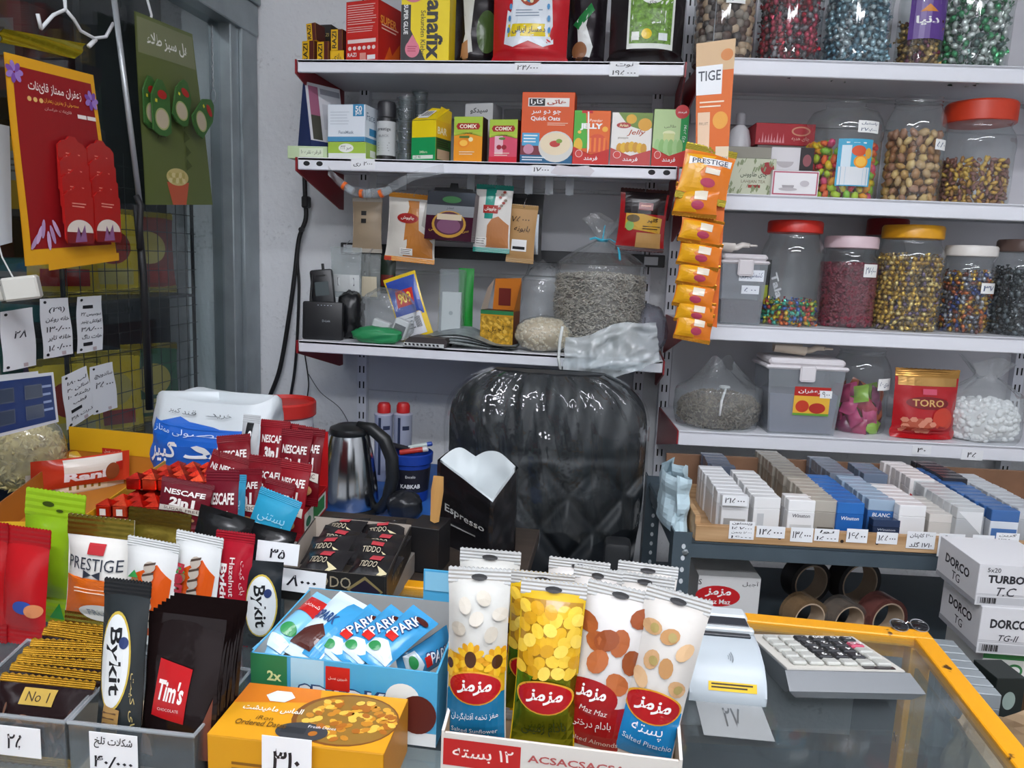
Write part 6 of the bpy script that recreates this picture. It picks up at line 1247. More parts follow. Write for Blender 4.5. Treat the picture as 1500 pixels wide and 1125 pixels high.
def wrapf(u, v):
    hem = .42+.06*math.sin(u*5.5+.6)+.02*math.sin(u*23)
    vv = hem+(1.005-hem)*v; a = 2*u-1
    p = Vector(backf(.5+(u-.5)*1.0, min(vv, 1.0), 0, False)); r1 = noise.noise(Vector((u*3.2, vv*1.1, 4))); r2 = abs(noise.noise(Vector((u*7+1.5*vv, vv*1.8, 9))))
    fan = .006*math.sin((u-.5)*70*(1.2-.5*vv)+2*vv)*max(0, vv-.5)
    p.y += -.016-.028*r2-.008*r1-.012*abs(noise.noise(Vector((u*15+3*vv, vv*3, 2))))+fan; p.x *= (1.09 if p.x < 0 else 1.03)+.02*noise.noise(Vector((vv*6, a, 1)))
    if abs(a) > .9: p.y += (abs(a)-.9)*.6
    return tuple(p)
mk('plastic_wrap', MB().grid(wrapf, 90, 70), clear('#fafcfc', .015, .7, .04, 1.0, 12, hazecol='#e4eef2'), ch, 'all')
mk('seat', MB().rbox(-.23, .23, -.44, .02, .44, .54, .04, seg=3), LEA, ch, True)
for sx in (-1, 1):
    arm = mk('armrest', MB().rbox(sx*.22-.028, sx*.22+.028, -.36, -.08, .66, .70, .014, seg=2), mat('#1b1d20', .5), ch, True); mk('armrest_post', MB().tube([(sx*.2, -.2, .46), (sx*.22, -.2, .5), (sx*.22, -.2, .67)], .016, 8), mat('#1b1d20', .5), arm, True)
a_ = P_Y(1.66).hit(905, 790); mk('arm_pad', MB().rbox(-.03, .03, -.03, .03, .0, .14, .012, XF((a_.x-cxx, a_.y-1.86, a_.z-.14), (0, 0, 0)), 2), mat('#1d2023', .5), ch, True)
mk('gas_column', MB().lathe([(.03, .1), (.03, .28), (.02, .28), (.02, .45)], 16, XF((0, -.22, 0))), mat('#2a2c2e', .3, .6), ch, True)
for k in range(5):
    a = 2*PI*k/5; e = Vector((.28*math.cos(a), -.22+.28*math.sin(a), .07)); o = mk('base_arm', MB().tube([(0, -.22, .1), e], [.028, .018], 8), mat('#1b1d20', .4), ch, True); mk('caster', MB().lathe([(.03, -.015), (.034, -.01), (.034, .01), (.03, .015)], 16, XF((e.x, e.y, .034), (PI/2, 0, a))), mat('#17181a', .4), o, True)

# ================================================================ table behind the counter: kettle and its neighbours
p = onZ(508, 755, TZ); KY = p.y
base = P_Y(KY).fit(463, 548, 625, 755, TZ); R = base[1]/2; H = base[2]
t = thing('electric_kettle', 'steel electric kettle with a black handle and lid', 'kettle', (base[0].x, KY+R*.4, TZ+.001), (0, 0, -.1))
ST = mat('#b9bbbd', .16, 1.0)
mk('power_base', MB().lathe([(R*1.02, 0), (R*1.04, .008), (R*.98, .016)], 36), mat('#17181a', .35), t, True); mk('steel_body', MB().lathe([(R*.96, .017), (R*1.0, .03), (R*.95, H*.3), (R*.82, H*.62), (R*.68, H*.84), (R*.62, H*.9)], 48), ST, t, True)
mk('lid', MB().lathe([(R*.65, H*.89), (R*.68, H*.92), (R*.64, H*.96), (R*.4, H*.995), (.004, H)], 36), mat('#191b1d', .3), t, True); mk('spout', MB().add([(-R*.6, -.02, H*.88), (-R*.6, .02, H*.88), (-R*.9, 0, H*.89), (-R*.62, -.012, H*.72), (-R*.62, .012, H*.72)], [(0, 1, 2), (0, 2, 3), (2, 1, 4), (3, 2, 4)]), ST, t)
hp = [(R*.3, 0, H*.985), (R*.8, 0, H*.97), (R*1.25, 0, H*.86), (R*1.52, 0, H*.66), (R*1.56, 0, H*.44), (R*1.4, 0, H*.2), (R*1.15, 0, H*.08), (R*.85, 0, H*.07)]
mk('handle', MB().tube(hp, [.012, .015, .016, .016, .016, .015, .014, .012], 12, flat=1.0), mat('#1a1c1e', .4), t, 'all'); mk('handle_web', MB().rbox(R*.6, R*1.0, -.012, .012, H*.1, H*.9, .006, XF((0, 0, 0), (0, -.12, 0))), mat('#202224', .45), t, True)
# cartridges with red caps
for i, x in enumerate((562, 590)):
    pl = P_Y(2.0); loc, w, h = pl.fit(x-13, x+13, 588, 690, TZ+.0005); t = thing('gas_cartridge', ['white cartridge can with red cap next to the kettle handle', 'white cartridge can with red cap above the blue tub'][i], 'can', loc); R2 = w/2
    zc = pl.hit(x, 606).z-TZ; mk('body', MB().lathe([(R2*.96, 0), (R2, .004), (R2, zc-.006), (R2*1.04, zc-.004), (R2*1.04, zc), (R2*.7, zc+.003)], 24), mat('#b9bfd2', .35, .2), t, True); mk('cap', MB().lathe([(R2*.6, zc+.002), (R2*.72, zc+.004), (R2*.72, zc+.022), (R2*.55, zc+.03)], 18, None, True, True, lambda z, a: .03*math.cos(14*a)), mat('#b81f22', .4), t, True)
    S = Surf(t, R2*2.2, zc, lambda x_, y, e: ((R2+e)*math.sin((x_/(R2*2.2)-.5)*2.2), -(R2+e)*math.cos((x_/(R2*2.2)-.5)*2.2), y)); S.rect(.36, .1, .5, .96, ink('#2c3550'), 'dark_stripe', (3, 2)); S.rect(.6, .78, .95, .84, ink('#2c3550'), 'print_band', (4, 1)); S.rect(.62, .55, .7, .57, ink('#2c3550'), 'print_band', (2, 1))
pl = P_Y(1.80); loc, w, h = pl.fit(562, 624, 668, 735, TZ+.0005); R3 = w/2
t = thing('tub_of_pens', 'round blue tub with white lettering holding batteries and markers', 'tub', loc+Vector((0, R3, 0)))
mk('tub', MB().lathe([(R3*.78, 0), (R3*.82, .003), (R3*.93, h*.78), (R3*1.02, h*.8), (R3*1.04, h*.98), (R3*.98, h), (R3*.92, h*.9), (R3*.76, .006)], 36, None, True, True), mat('#1c3f9a', .35), t, True); mk('name_sleeve', MB().lathe([(R3*.80+.001, h*.06), (R3*.92+.001, h*.7)], 36, None, False, False), mat('#20202a', .4), t, True)
S = Surf(t, R3*2, h, lambda x, y, e: ((R3*(.8+.13*y/h)+.002+e)*math.sin((x/(R3*2)-.5)*2.1), -(R3*(.8+.13*y/h)+.002+e)*math.cos((x/(R3*2)-.5)*2.1), y)); S.text('KABKAB', .62, .36, .5, ink(WHITE), bold=.03); S.text('Encelo', .62, .56, .24, ink(WHITE))
for (c, L, lab, an, dx, dy, dz, rb) in (('#b5342c', .07, 'orange red battery lying across the blue tub', .25, .012, -.02, .012, .007), ('#b9c6c2', .06, 'pale green marker lying across the blue tub', .3, .02, .012, .018, .006), ('#23242a', .065, 'black battery in the blue tub', -.2, -.022, .005, .01, .008)):
    q = thing('marker_pen', lab, 'marker', loc+Vector((dx, R3+dy, h+dz-.006)), (0, PI/2-an*.6, an)); mk('barrel', MB().lathe([(rb*.9, -L/2), (rb, -L/2+.002), (rb, L/2-.012)], 12), mat(c, .35), q, True); mk('cap', MB().lathe([(rb*1.02, L/2-.012), (rb*1.02, L/2), (rb*.6, L/2+.002)], 12), mat('#2a4aa0' if c == '#b9c6c2' else '#c9c9cc', .35), q, True)
lump('plastic_bag', 'small black plastic bag on the blue table before the tub', 560, 612, 728, 752, TZ, P_Y(1.66), .04, mat('#202226', .3, 0, .8, 40), 'bag', 41)
# red and white basin, sugar bag
pl = P_Y(1.78); loc, w, h = pl.fit(352, 440, 590, 640, TZ+.0005); R4 = w/2; h = pl.hit(400, 590).z-TZ
t = thing('bucket', 'white bucket with a loose red lid behind the sachet box', 'bucket', loc+Vector((0, R4, 0))); mk('bucket_body', MB().lathe([(R4*.8, 0), (R4*.95, h*.86)], 36), mat('#d9dadc', .4), t, True); mk('red_lid', MB().lathe([(R4*.96, h*.8), (R4*1.03, h*.82), (R4*1.03, h*.95), (R4*.98, h*.97), (R4*.95, h*.93), (.004, h*.92)], 36), mat('#c02a24', .4), t, True)
pl = P_Y(1.45); loc, w, h = pl.fit(206, 388, 580, 745, CZ+.001 if False else TZ+.001)
t = thing('sugar_bag', 'big translucent white bag of sugar cubes with a blue printed panel', 'bag', loc+Vector((0, .07, 0)), (0, 0, .08))
def sg(u, v):
    a = 2*PI*u; k = 1+.05*noise.noise(Vector((math.cos(a)*2, math.sin(a)*2, v*4)))+.05*noise.noise(Vector((math.cos(a)*4, math.sin(a)*4, v*9)))
    q = 1 if v < .72 else 1-.55*((v-.72)/.28)**1.5; c, s = math.cos(a), math.sin(a); c = math.copysign(abs(c)**.6, c); s = math.copysign(abs(s)**.8, s)
    return (w/2*k*c*(1-.04*v), .085*k*q*s, h*v*(1-.07*abs(math.sin(a*1.5+.4))*(v > .7)))
mk('bag_film', MB().grid(sg, 60, 28, wrap=True).grid(lambda u, v: (sg(u, 1)[0]*v, sg(u, 1)[1]*v, sg(u, 1)[2]), 60, 2, wrap=True), mat('#ccd4d8', .3, 0, .5, 26), t, 'all')
def sgf(x, y, e):
    best = sg(.75+(x/w-.5)*.36, y/h); return (best[0], best[1]-e-.003, best[2])
S = Surf(t, w, h, sgf, .001, .0012); S.rect(.12, .42, .7, .84, mat('#1d62c4', .3), 'blue_panel', (16, 10)); S.poly([(.22, .83), (.4, .9), (.58, .83)], mat('#1d62c4', .3), 'blue_panel'); S.text('قند کبیر', .41, .64, .48, ink('#eef2f6'), h=.17, bold=.02); S.text('محصولی ممتاز', .41, .8, .4, ink('#cfe0f4'), h=.05); S.text('خرید قند کبیر', .45, .93, .3, ink('#4a5258'), h=.04)
# opened coffee pouch
pl = P_Y(1.20); loc, w, h = pl.fit(622, 752, 694, 812, CZ+.001); D2 = .06
t = thing('coffee_pouch', 'opened black coffee pouch with a white inside', 'packet', loc+Vector((0, D2, 0)), (0, 0, 0))
def cp(u, v):
    P = [(-w*.48, .01), (w*.26, -D2), (w*.48, .0), (-w*.08, D2*.9)]; f = (u*4) % 4; i = int(f) % 4; q = f-int(f); a, c = P[i], P[(i+1) % 4]; ease = q
    x, y = a[0]+(c[0]-a[0])*ease, a[1]+(c[1]-a[1])*ease; bul = .012*math.sin(PI*q)*(1-v)
    z = h*v*(1+.0*u); z += (.018*(1 if i in (2, 3) else -.6)*math.sin(PI*q))*v
    z -= .045*v*(q if i == 0 else 1-q if i == 1 else 0)**2; n_ = .006*noise.noise(Vector((u*12, v*5, 2))); return (x*(1+bul), y*(1+bul)+n_, z)
mk('pouch_body', MB().grid(cp, 48, 14, wrap=True), mat('#17171a', .25, 0, .4, 30), t, 'all'); mk('white_lining', MB().grid(lambda u, v: (lambda p: (p[0]*.93, p[1]*.86, p[2]+.001))(cp(u, .25+.755*v)), 48, 12, wrap=True, flip=True), mat('#dfe6e8', .5), t, 'all')
S = Surf(t, w*.6, h, lambda x, y, e: (lambda p: (p[0]-e*.5, p[1]-e*.86, p[2]))(cp(.02+.22*x/(w*.6), y/h)), .007); S.text('Espresso', .55, .5, .8, ink('#b9b9b6'), bold=.01); S.lines(.2, .3, .8, .36, 1, ink('#7a7a78'))
pl2 = P_Y(1.13); a1, a2 = pl2.hit(636, 706), pl2.hit(632, 765); o = thing('wooden_stirrer', 'flat wooden stirrer leaning against the coffee pouch', 'stirrer', (a2.x, a2.y, CZ+.001), (-.1, .04, 0)); hh = (a1.z-CZ)-.076; o.location.z = CZ+.078; o.location.y = 1.15; mk('stick', MB().prism([(-.007, .003), (0, 0), (.007, .003), (.01, hh*.7), (.008, hh), (-.008, hh), (-.01, hh*.7)], 0, .002), wood('#c99a58', '#a87a40', 4, (10, 10, 1)), o)

# ================================================================ goods on the front of the counter
def walls(root, P, z0, z1, mats, th=.0015, base='#b9a890', names=('front_wall', 'right_wall', 'back_wall', 'left_wall'), zs=None, inner=None):
    """open box: P = front left, front right, back right, back left (world x, y)"""
    o = root.location; c = sum((Vector((p[0], p[1], 0)) for p in P), Vector())/4; out = []
    for i in range(4):
        a, b = Vector((P[i][0], P[i][1], 0)), Vector((P[(i+1) % 4][0], P[(i+1) % 4][1], 0)); d = (b-a).normalized(); nrm = Vector((d.y, -d.x, 0)); zt = (zs[i] if zs else z1)
        if isinstance(zt, (int, float)): zt = (zt, zt)
        q = [Vector((a.x, a.y, z0)), Vector((b.x, b.y, z0)), Vector((b.x, b.y, zt[1])), Vector((a.x, a.y, zt[0]))]
        w = MB().add([tuple(v-o) for v in q]+[tuple(v-o-nrm*th) for v in q], [(0, 1, 2, 3), (7, 6, 5, 4), (0, 4, 5, 1), (1, 5, 6, 2), (2, 6, 7, 3), (3, 7, 4, 0)])
        mk(names[i], w, mats[i], root)
        if inner: mk('inner_lining', MB().add([tuple(v-o-nrm*(th+.0004)) for v in q], [(3, 2, 1, 0)]), inner, root)
        L = (b-a).length; out.append(Surf(root, L, min(zt)-z0, (lambda a, d, nrm: lambda x, y, e: tuple(a+d*x+nrm*e+Vector((0, 0, z0+y))-o))(a, d, nrm)))
    mk('base', MB().add([(p[0]-o.x, p[1]-o.y, z0-o.z+.0004) for p in P]+[(p[0]-o.x, p[1]-o.y, z0-o.z+.0014) for p in P], [(3, 2, 1, 0), (4, 5, 6, 7)]), inner or card(base), root)
    return out
def xy(p): return (p.x, p.y)
# ---- tray of nut packets
YT = .675; f0, f1 = P_Y(YT).hit(646, 1100), P_Y(YT).hit(1000, 1115); zt = P_Y(YT).hit(820, 1094).z
t = thing('nut_tray', 'white cardboard tray with a red printed panel holding nut packets', 'tray', ((f0.x+f1.x)/2, YT, CZ+.001)); WH = card('#d6d0c8'); KR = mat('#b79a78', .7)
TY1 = YT+.17; S4 = walls(t, [(f0.x, YT), (f1.x, YT), (f1.x-.004, TY1), (f0.x+.004, TY1)], CZ+.001, zt, [WH, WH, WH, WH], .003, inner=KR, zs=[zt, (zt+.002, zt+.07), zt+.06, (zt+.07, zt+.002)])
F = S4[0]; F.rect(.01, .12, .34, .86, card('#b8201e'), 'red_panel', (1, 1)); F.text('۱۲ بسته', .18, .5, .26, ink('#f0dcd4'), h=.4, bold=.01); F.text('ACSACSACSACSACS', .67, .58, .6, ink('#b0504c'), h=.2, bold=.02); F.lines(.37, .1, .97, .34, 2, ink('#c4807a'), .3)
def oval(S, v, rv, u=.5):
    S.ell(u, v, .46, rv*1.22, film('#d8a02c'), 'oval_border', 28); S.ell(u, v, .43, rv*1.12, film('#b0141c'), 'oval_emblem', 28); S.text('مزمز', u, v+rv*.05, .58, ink('#f4f2f0'), h=rv*1.05, bold=.03, shear=.25)
def nuts(S, pts, ru, rv, cols, name, rot=35):
    for c, col_ in enumerate(cols): S.ells([(u, v, ru, rv, rot*i) for i, (u, v) in enumerate(pts) if i % len(cols) == c], film(col_), name)
def nutpack(label, x0, x1, yt, yb, Y, kind, ry=0.0, rz=0.0, zb=CZ+.004, back=False, seed=1):
    loc, w, h = P_Y(Y).fit(x0, x1, yt, yb, zb)
    base = {'sun': '#cfcfca', 'corn': '#d8b21e', 'alm': '#d6d3d0', 'pis': '#d3cfc9', 'plain': '#dcdedd'}[kind]
    t, S = pouch('nut_packet', label, w, h, .036, film(base), loc, (-.10, ry, rz), 'packet', 'nut packets in the white tray', seal=.085, sealm=film('#c9cbca', .25), seed=seed, hole=True, nx=12, ny=20, wr=.0022)
    if kind == 'sun':
        S.rect(.02, .085, .98, .5, film('#17709c'), 'blue_panel', (10, 8)); S.rect(.02, .36, .98, .56, film('#c9a01c'), 'meadow', (10, 4))
        for cu, cv, r in ((.42, .545, .2), (.86, .53, .17), (.06, .5, .12)):
            for par, col_ in ((0, '#d89a1c'), (1, '#e8b82a')): S.ells([(cu+r*.8*math.cos(k*.524), cv+r*.3*math.sin(k*.524), .1, .018, k*30) for k in range(12) if k % 2 == par], film(col_), 'sunflower_petal')
            S.ell(cu, cv, r*.5, r*.22, film('#4a2a16'), 'sunflower_heart')
        nuts(S, [(.2, .7), (.5, .76), (.75, .68), (.3, .82), (.6, .86), (.88, .78)], .13, .035, ['#c3bcae', '#d4cec2'], 'kernel_print'); S.rect(.02, .085, .98, .36, film('#17709c'), 'blue_panel', (10, 6)); oval(S, .4, .075); S.text('مغز تخمه آفتابگردان', .5, .24, .78, ink('#eaf2f6'), h=.05, rot=4); S.text('Salted Sunflower', .5, .155, .76, ink('#e4eef4')); S.text('Seed Kernels', .5, .12, .56, ink('#e4eef4'))
    elif kind == 'corn':
        S.rect(.02, .085, .98, .5, foil('#8c9a24', .4, 30), 'olive_panel', (10, 8)); rr = rand(3)
        KP = [(min(.93, .08+.2*i+.1*(j % 2)+rr.uniform(-.03, .03)), .53+.054*j+rr.uniform(-.01, .01), .115, .034, rr.uniform(-60, 60), (i+j*2+rr.randrange(2)) % 4) for j in range(7) for i in range(5)]
        S.rect(.03, .5, .97, .9, film('#a87a14'), 'kernel_ground', (10, 8))
        for c_, col_ in enumerate(['#dfae22', '#e9c340', '#cf9a1a', '#f0d058']): S.ells([k_[:5] for k_ in KP if k_[5] == c_], film(col_), 'kernel_print')
        S.poly([(.02, .3), (.3, .5), (.02, .5)], foil('#5f9a2a'), 'leaf_print'); oval(S, .39, .078); S.text('بادام زمینی', .52, .2, .7, ink('#2c3a10'), h=.09, bold=.01, rot=6)
    elif kind == 'alm':
        S.rect(.02, .085, .98, .36, film('#a3161a'), 'red_panel', (10, 6)); nuts(S, [(.3, .7), (.42, .72), (.34, .6), (.62, .72), (.86, .62), (.7, .5), (.06, .78), (.9, .86)], .2, .055, ['#a5592e', '#8f4824', '#b7683a'], 'almond_print', 28); S.ell(.36, .4, .4, .1, film('#9c1218'), 'oval_emblem', 28); S.text('مزمز', .34, .42, .46, ink('#f4f2f0'), h=.085, bold=.03, shear=.25); S.text('Maz Maz', .42, .33, .44, ink('#f0e0da'), shear=.2); S.text('بادام درختی', .42, .24, .62, ink('#f0e4e0'), h=.07, rot=5); S.text('Salted Almonds', .5, .14, .76, ink('#e8d0ca'))
    elif kind == 'pis':
        S.rect(.02, .085, .98, .38, film('#1a86c4'), 'blue_panel', (10, 6)); nuts(S, [(.2, .8), (.5, .78), (.78, .72), (.3, .64), (.55, .62), (.2, .53), (.8, .52)], .16, .04, ['#c9a074', '#b98a58', '#d8b48a'], 'pistachio_print', 24); nuts(S, [(.24, .8), (.54, .78), (.33, .64), (.82, .52)], .07, .025, ['#a8955c'], 'pistachio_heart', 24); oval(S, .4, .078); S.text('پسته', .5, .26, .5, ink('#eef4f8'), h=.08); S.text('Salted Pistachio', .55, .19, .8, ink('#dcecf6'), rot=-4)
    return t
nutpack('sunflower kernel packet with a sunflower picture at the tray corner', 655, 746, 842, 1090, .702, 'sun', -.02, .05, seed=2); nutpack('yellow corn nut packet with an olive foot in the tray', 750, 847, 860, 1098, .706, 'corn', .02, 0, seed=3); nutpack('white almond packet with a red foot in the tray', 820, 920, 863, 1104, .712, 'alm', .12, -.05, seed=4); nutpack('pistachio packet with a bright blue foot at the tray end', 893, 990, 868, 1112, .708, 'pis', .16, -.1, seed=5)
nutpack('tallest sunflower kernel packet standing behind the front sunflower one', 667, 756, 813, 1020, .79, 'sun', .0, .02, back=True, seed=6); nutpack('corn nut packet standing behind the front corn one', 740, 834, 846, 1030, .765, 'corn', .01, .03, seed=7); nutpack('almond packet leaning at the back wall of the tray', 792, 882, 826, 1010, .825, 'alm', .03, 0, seed=8); nutpack('white packet with a hang hole behind the almond packet', 820, 892, 838, 1020, .775, 'alm', .06, -.04, seed=9); nutpack('pistachio packet at the back wall of the tray', 893, 982, 832, 1010, .825, 'pis', .03, -.02, seed=10); nutpack('pistachio packet standing in the second row', 884, 972, 848, 1030, .775, 'pis', .05, 0, seed=11)

# ---- dates box
ZD = CZ+.058; q = [onZ(x, y, ZD) for x, y in ((303, 1076), (562, 1105), (592, 1022), (352, 998))]
a, b_ = q[0], q[1]; w = (b_-a).length; d = .088; ang = math.atan2(b_.y-a.y, b_.x-a.x)
t, F, S, T = carton('dates_carton', 'flat golden carton with a heap of dates picture', w, d, ZD-CZ-.001, '#d89a18', ((a.x+b_.x)/2, (a.y+b_.y)/2, CZ+.001), ang, side='#b87a1c', top='#d8981c')
T.poly([(0, .6), (.5, .75), (.46, 1), (0, 1)], card('#d2761a')); T.ell(.7, .5, .31, .47, card('#7a4a1c'), 'picture_border', 30); T.ell(.71, .5, .29, .44, card('#8f6a2a'), 'dates_picture', 30); rr = rand(9)
for cdt in ('#d9a032', '#c08024', '#e6b84a', '#a8641c'):
    PP = []
    for k in range(26):
        r_, a2, a3 = math.sqrt(rr.random()), rr.uniform(0, 2*PI), rr.uniform(0, PI); uu, vv = .72+.26*r_*math.cos(a2), .5+.39*r_*math.sin(a2)
        PP.append([(uu+.026*math.cos(q_), vv+.045*math.sin(q_+.4*math.cos(a3))) for q_ in [i_*PI/4 for i_ in range(8)]])
    T.multi(PP, ink(cdt), 'date_print')
T.ell(.5, .2, .15, .16, card('#3a3c40'), 'camera_print'); T.rect(.38, .16, .52, .26, card('#2c2e32'), n=(1, 1)); T.text('Fresh Dates', .6, .3, .16, ink('#e6e6ea')); T.ell(.25, .78, .09, .12, ink('#d9dfe6'), 'diamond_print', 6); T.text('الماس ماهیدشت', .26, .52, .36, ink('#f4eee0'), h=.12, bold=.02); T.text('iRon', .25, .36, .1, ink('#6a4a10')); T.text('Ordered Dates', .25, .26, .3, ink('#6a4a10'), h=.09, bold=.01)
F.lines(.14, .4, .75, .6, 2, ink('#8a5a14'), .5)
p = P_Y(a.y-.004).hit(424, 1108); note('price_tag', 'white price card ۳۱۰ propped on the golden dates carton', ['۳۱۰'], .046, .042, (p.x, (a.y+b_.y)/2-.013, CZ+.03), (-.03, 0, ang), group='white price cards', fill=.7, bold=.02)
# ---- coconut bar box
YS = .705; f0, f1 = P_Y(YS).hit(368, 1010), P_Y(YS).hit(640, 1030); zt = P_Y(YS).hit(510, 972).z; SD = .16
t = thing('coconut_bar_box', 'open sky blue display box of coconut bars', 'display box', ((f0.x+f1.x)/2, YS, CZ+.001)); BLU = card('#4fa8d4'); WHI = card('#cfd8dc')
S4 = walls(t, [(f0.x, YS), (f1.x, YS), (f1.x+.002, YS+SD), (f0.x-.002, YS+SD)], CZ+.001, zt, [BLU, BLU, BLU, BLU], .002, inner=mat('#a9aaa8', .7), zs=[zt, (zt, zt+.02), zt+.002, zt])
mk('back_flap', MB().box((f1.x-f0.x)*.22, (f1.x-f0.x)*.5, SD-.002, SD, zt-CZ-.002, zt-CZ+.04), BLU, t)
F = S4[0]; F.rect(.0, 0, .2, 1, card('#2f7a4c'), 'palm_print', (1, 1)); F.rect(.4, 0, 1, .18, card('#e0e4e4'), 'white_foot', (1, 1)); F.rect(.22, .1, .4, 1, card('#a9d4e8'), 'sky_print', (1, 1)); F.text('2x', .13, .72, .08, ink('#e0e4a0'), bold=.03); F.text('SPARK', .5, .46, .5, ink('#2c4a78'), h=.42, bold=.07); F.text('SPARK', .5, .47, .48, ink('#e6ecf2'), h=.36, bold=.02); F.rect(.41, .62, .54, .94, card('#c4221c'), 'red_badge', (1, 1)); F.text('شیرین عسل', .475, .78, .1, ink('#f6e8e0')); F.ell(.82, .62, .09, .2, ink('#e9ece8'), 'coconut_print'); F.ell(.9, .42, .1, .26, ink('#5a1e16'), 'chocolate_print'); F.ell(.78, .18, .05, .14, ink('#ece8e0'), 'chocolate_print')
B4 = Surf(t, f1.x-f0.x, .05, lambda x, y, e: (x-(f1.x-f0.x)/2, SD-.0025-e, zt-CZ-.001+y)); B4.rect(.73, .3, .99, .78, card('#8cc8e4'), 'flap_print', (1, 1))
def bar(name, label, w, L, m, loc, rot, group, seed, deco=None, T=.016, sealm=None):
    t, S = pouch(name, label, w, L, T, m, loc, rot, 'bar', group, seal=.09, seed=seed, nx=8, ny=14, wr=.001, sealm=sealm)
    if deco: deco(S)
    return t
def sparkd(S):
    S.poly([(.05, .1), (.95, .1), (.95, .22), (.5, .34), (.05, .3)], film('#cfe0e8'), 'milk_print'); S.text('SPARK', .5, .62, .5, ink('#1f3a70'), h=.42, rot=78, bold=.06); S.text('SPARK', .5, .62, .48, ink('#e8f0f6'), h=.36, rot=78, bold=.01); S.rect(.3, .36, .62, .46, film('#c4221c'), 'red_badge'); S.ell(.3, .2, .2, .06, film('#2f8a4c'), 'leaf_print'); S.ell(.7, .84, .22, .05, film('#4a1c16'), 'chocolate_print')
CB = '#3b94c8'; G = 'coconut bars in the sky blue box'
ZS = zt-.022
def lay_bar(lb, px, dy, w, L, c, seed, deco, T, rx, ry, rz, dz=0.0):
    x = P_Y(YS+dy).hit(px, 975).x; return bar('coconut_bar', lb, w, L, c, Vector((x, YS+dy, ZS+dz)), (rx, ry, rz), G, seed, deco, T)
for i, (px, lb) in enumerate(((470, 'blue coconut bar leaning beside the white topped bar'), (503, 'blue coconut bar in the middle of the leaning row'), (538, 'blue coconut bar at the open end of the leaning row'))): lay_bar(lb, px, .028, .04, .09, CB, 70+i, sparkd, .018, -1.27, .3, -.45, .004+.002*i)
lay_bar('coconut bar with a price card and a chocolate picture', 432, .026, .05, .1, film('#c9dbe4'), 74, lambda S: (S.rect(.55, .08, .97, .92, film('#3b94c8'), 'blue_side', (6, 8)), S.poly([(.1, .12), (.7, .12), (.75, .35), (.5, .45), (.15, .32)], film('#4a1f18'), 'chocolate_print'), S.text('SPARK', .4, .56, .6, ink('#20487c'), h=.14, bold=.04)), .022, -1.25, .2, -.35, .006)
lay_bar('coconut bar with a red end standing at the box side', 386, .024, .034, .1, film('#7ab8dc'), 75, lambda S: (S.rect(.05, .62, .95, .9, film('#b8201e'), 'red_end', (6, 4)), S.text('شیرین', .5, .76, .6, ink('#f2dcd8')), S.ell(.6, .35, .3, .08, film('#2f8a4c'), 'leaf_print'), S.rect(.05, .1, .95, .24, film('#cfe4f0'), 'milk_print', (6, 3))), .022, -1.25, .2, -.35, .006)
lay_bar('blue coconut bar lying flat at the empty end of the box', 585, .06, .04, .08, CB, 76, sparkd, .026, -.9, 1.35, .1, -.02)
p = P_Y(YS+.075).hit(458, 932); note('price_tag', 'small price card ۲/۰۰۰ lying on the coconut bar', ['۲/۰۰۰'], .034, .034, (p.x-.006, p.y, p.z-.012), (-1.2, .2, -.35), group='white price cards', fill=.8, bold=.012)
# ---- bitter chocolate box
z0 = CZ+.036; zt = CZ+.081; YB = .925; f0, f1 = P_Y(YB).hit(410, 870), P_Y(YB).hit(566, 880); bk = onZ(622, 748, zt), onZ(440, 740, zt)
t = thing('bitter_chocolate_box', 'open black display box of bitter chocolates', 'display box', ((f0.x+f1.x)/2, YB, z0)); BK = card('#22201f')
BX1, BX0 = f1.x-.002, f0.x+.0; YE = 1.12; carton('plain_carton', 'plain grey carton under the open black chocolate box', f1.x-f0.x-.02, .2, .034, mat('#77726c', .7), ((f0.x+f1.x)/2-.006, YB+.004, CZ+.001), 0)
S4 = walls(t, [(f0.x, YB), (f1.x, YB), (f1.x-.02, YE), (f0.x-.03, YE)], z0, zt, [BK, BK, BK, BK], .002, inner=mat('#b3a89c', .6), zs=[zt, zt, zt+.003, zt])
F = S4[0]; F.text('TIDDO', .46, .7, .42, ink('#a89a80'), h=.34); F.text('BITTER', .52, .34, .24, ink('#c0b8a8')); F.ell(.8, .52, .17, .44, ink('#8a7a50'), 'gold_glow', 4); F.poly([(.66, .5), (.8, .85), (.95, .5), (.8, .18)], ink('#241c2c'), 'chocolate_print'); S4[1].text('TIDDO', .4, .5, .4, ink('#8a7c60'))
rr = rand(4)
for i in range(4):
    for j in range(2):
        y = YB+.028+.042*i; x = f0.x+.026+.072*j-.006*i; lab = 'small black chocolate with gold chevron in the open black box'
        tt, S = pouch('wrapped_chocolate', lab, .07, .056, .016, film('#1c1a1c', 0, .25), (x+.012, y-.0, z0+.02+.004*(i % 2)), (-1.15, rr.uniform(-.15, .15), rr.uniform(-.2, .2)), 'chocolate', 'bitter chocolates in the black box', seal=.1, seed=80+i*2+j, nx=8, ny=8, wr=.0012)
        S.rect(.36, .66, .62, .88, film('#b83a44'), 'red_badge', (3, 3)); S.text('TIDDO', .4, .5, .4, ink('#c0b49c'), h=.2); S.poly([(.6, .1), (.9, .3), (.62, .46), (.76, .28)], film('#cfc49a'), 'gold_chevron')
p = P_Y(YB-.006).hit(440, 868); note('price_tag', 'white price card ۸۰۰۰ on the front of the black box', ['۸۰۰۰'], .066, .03, (p.x, YB-.006, p.z), (-.12, .06, .05), group='white price cards', fill=.62, bold=.012)
p = P_Y(.885).hit(405, 826); t2, S2 = note('price_tag', 'white price card ۳۵ standing beside the sachet box', ['۳۵'], .054, .028, (p.x, .885, p.z), (-.12, .08, .12), group='white price cards', fill=.6, bold=.02)
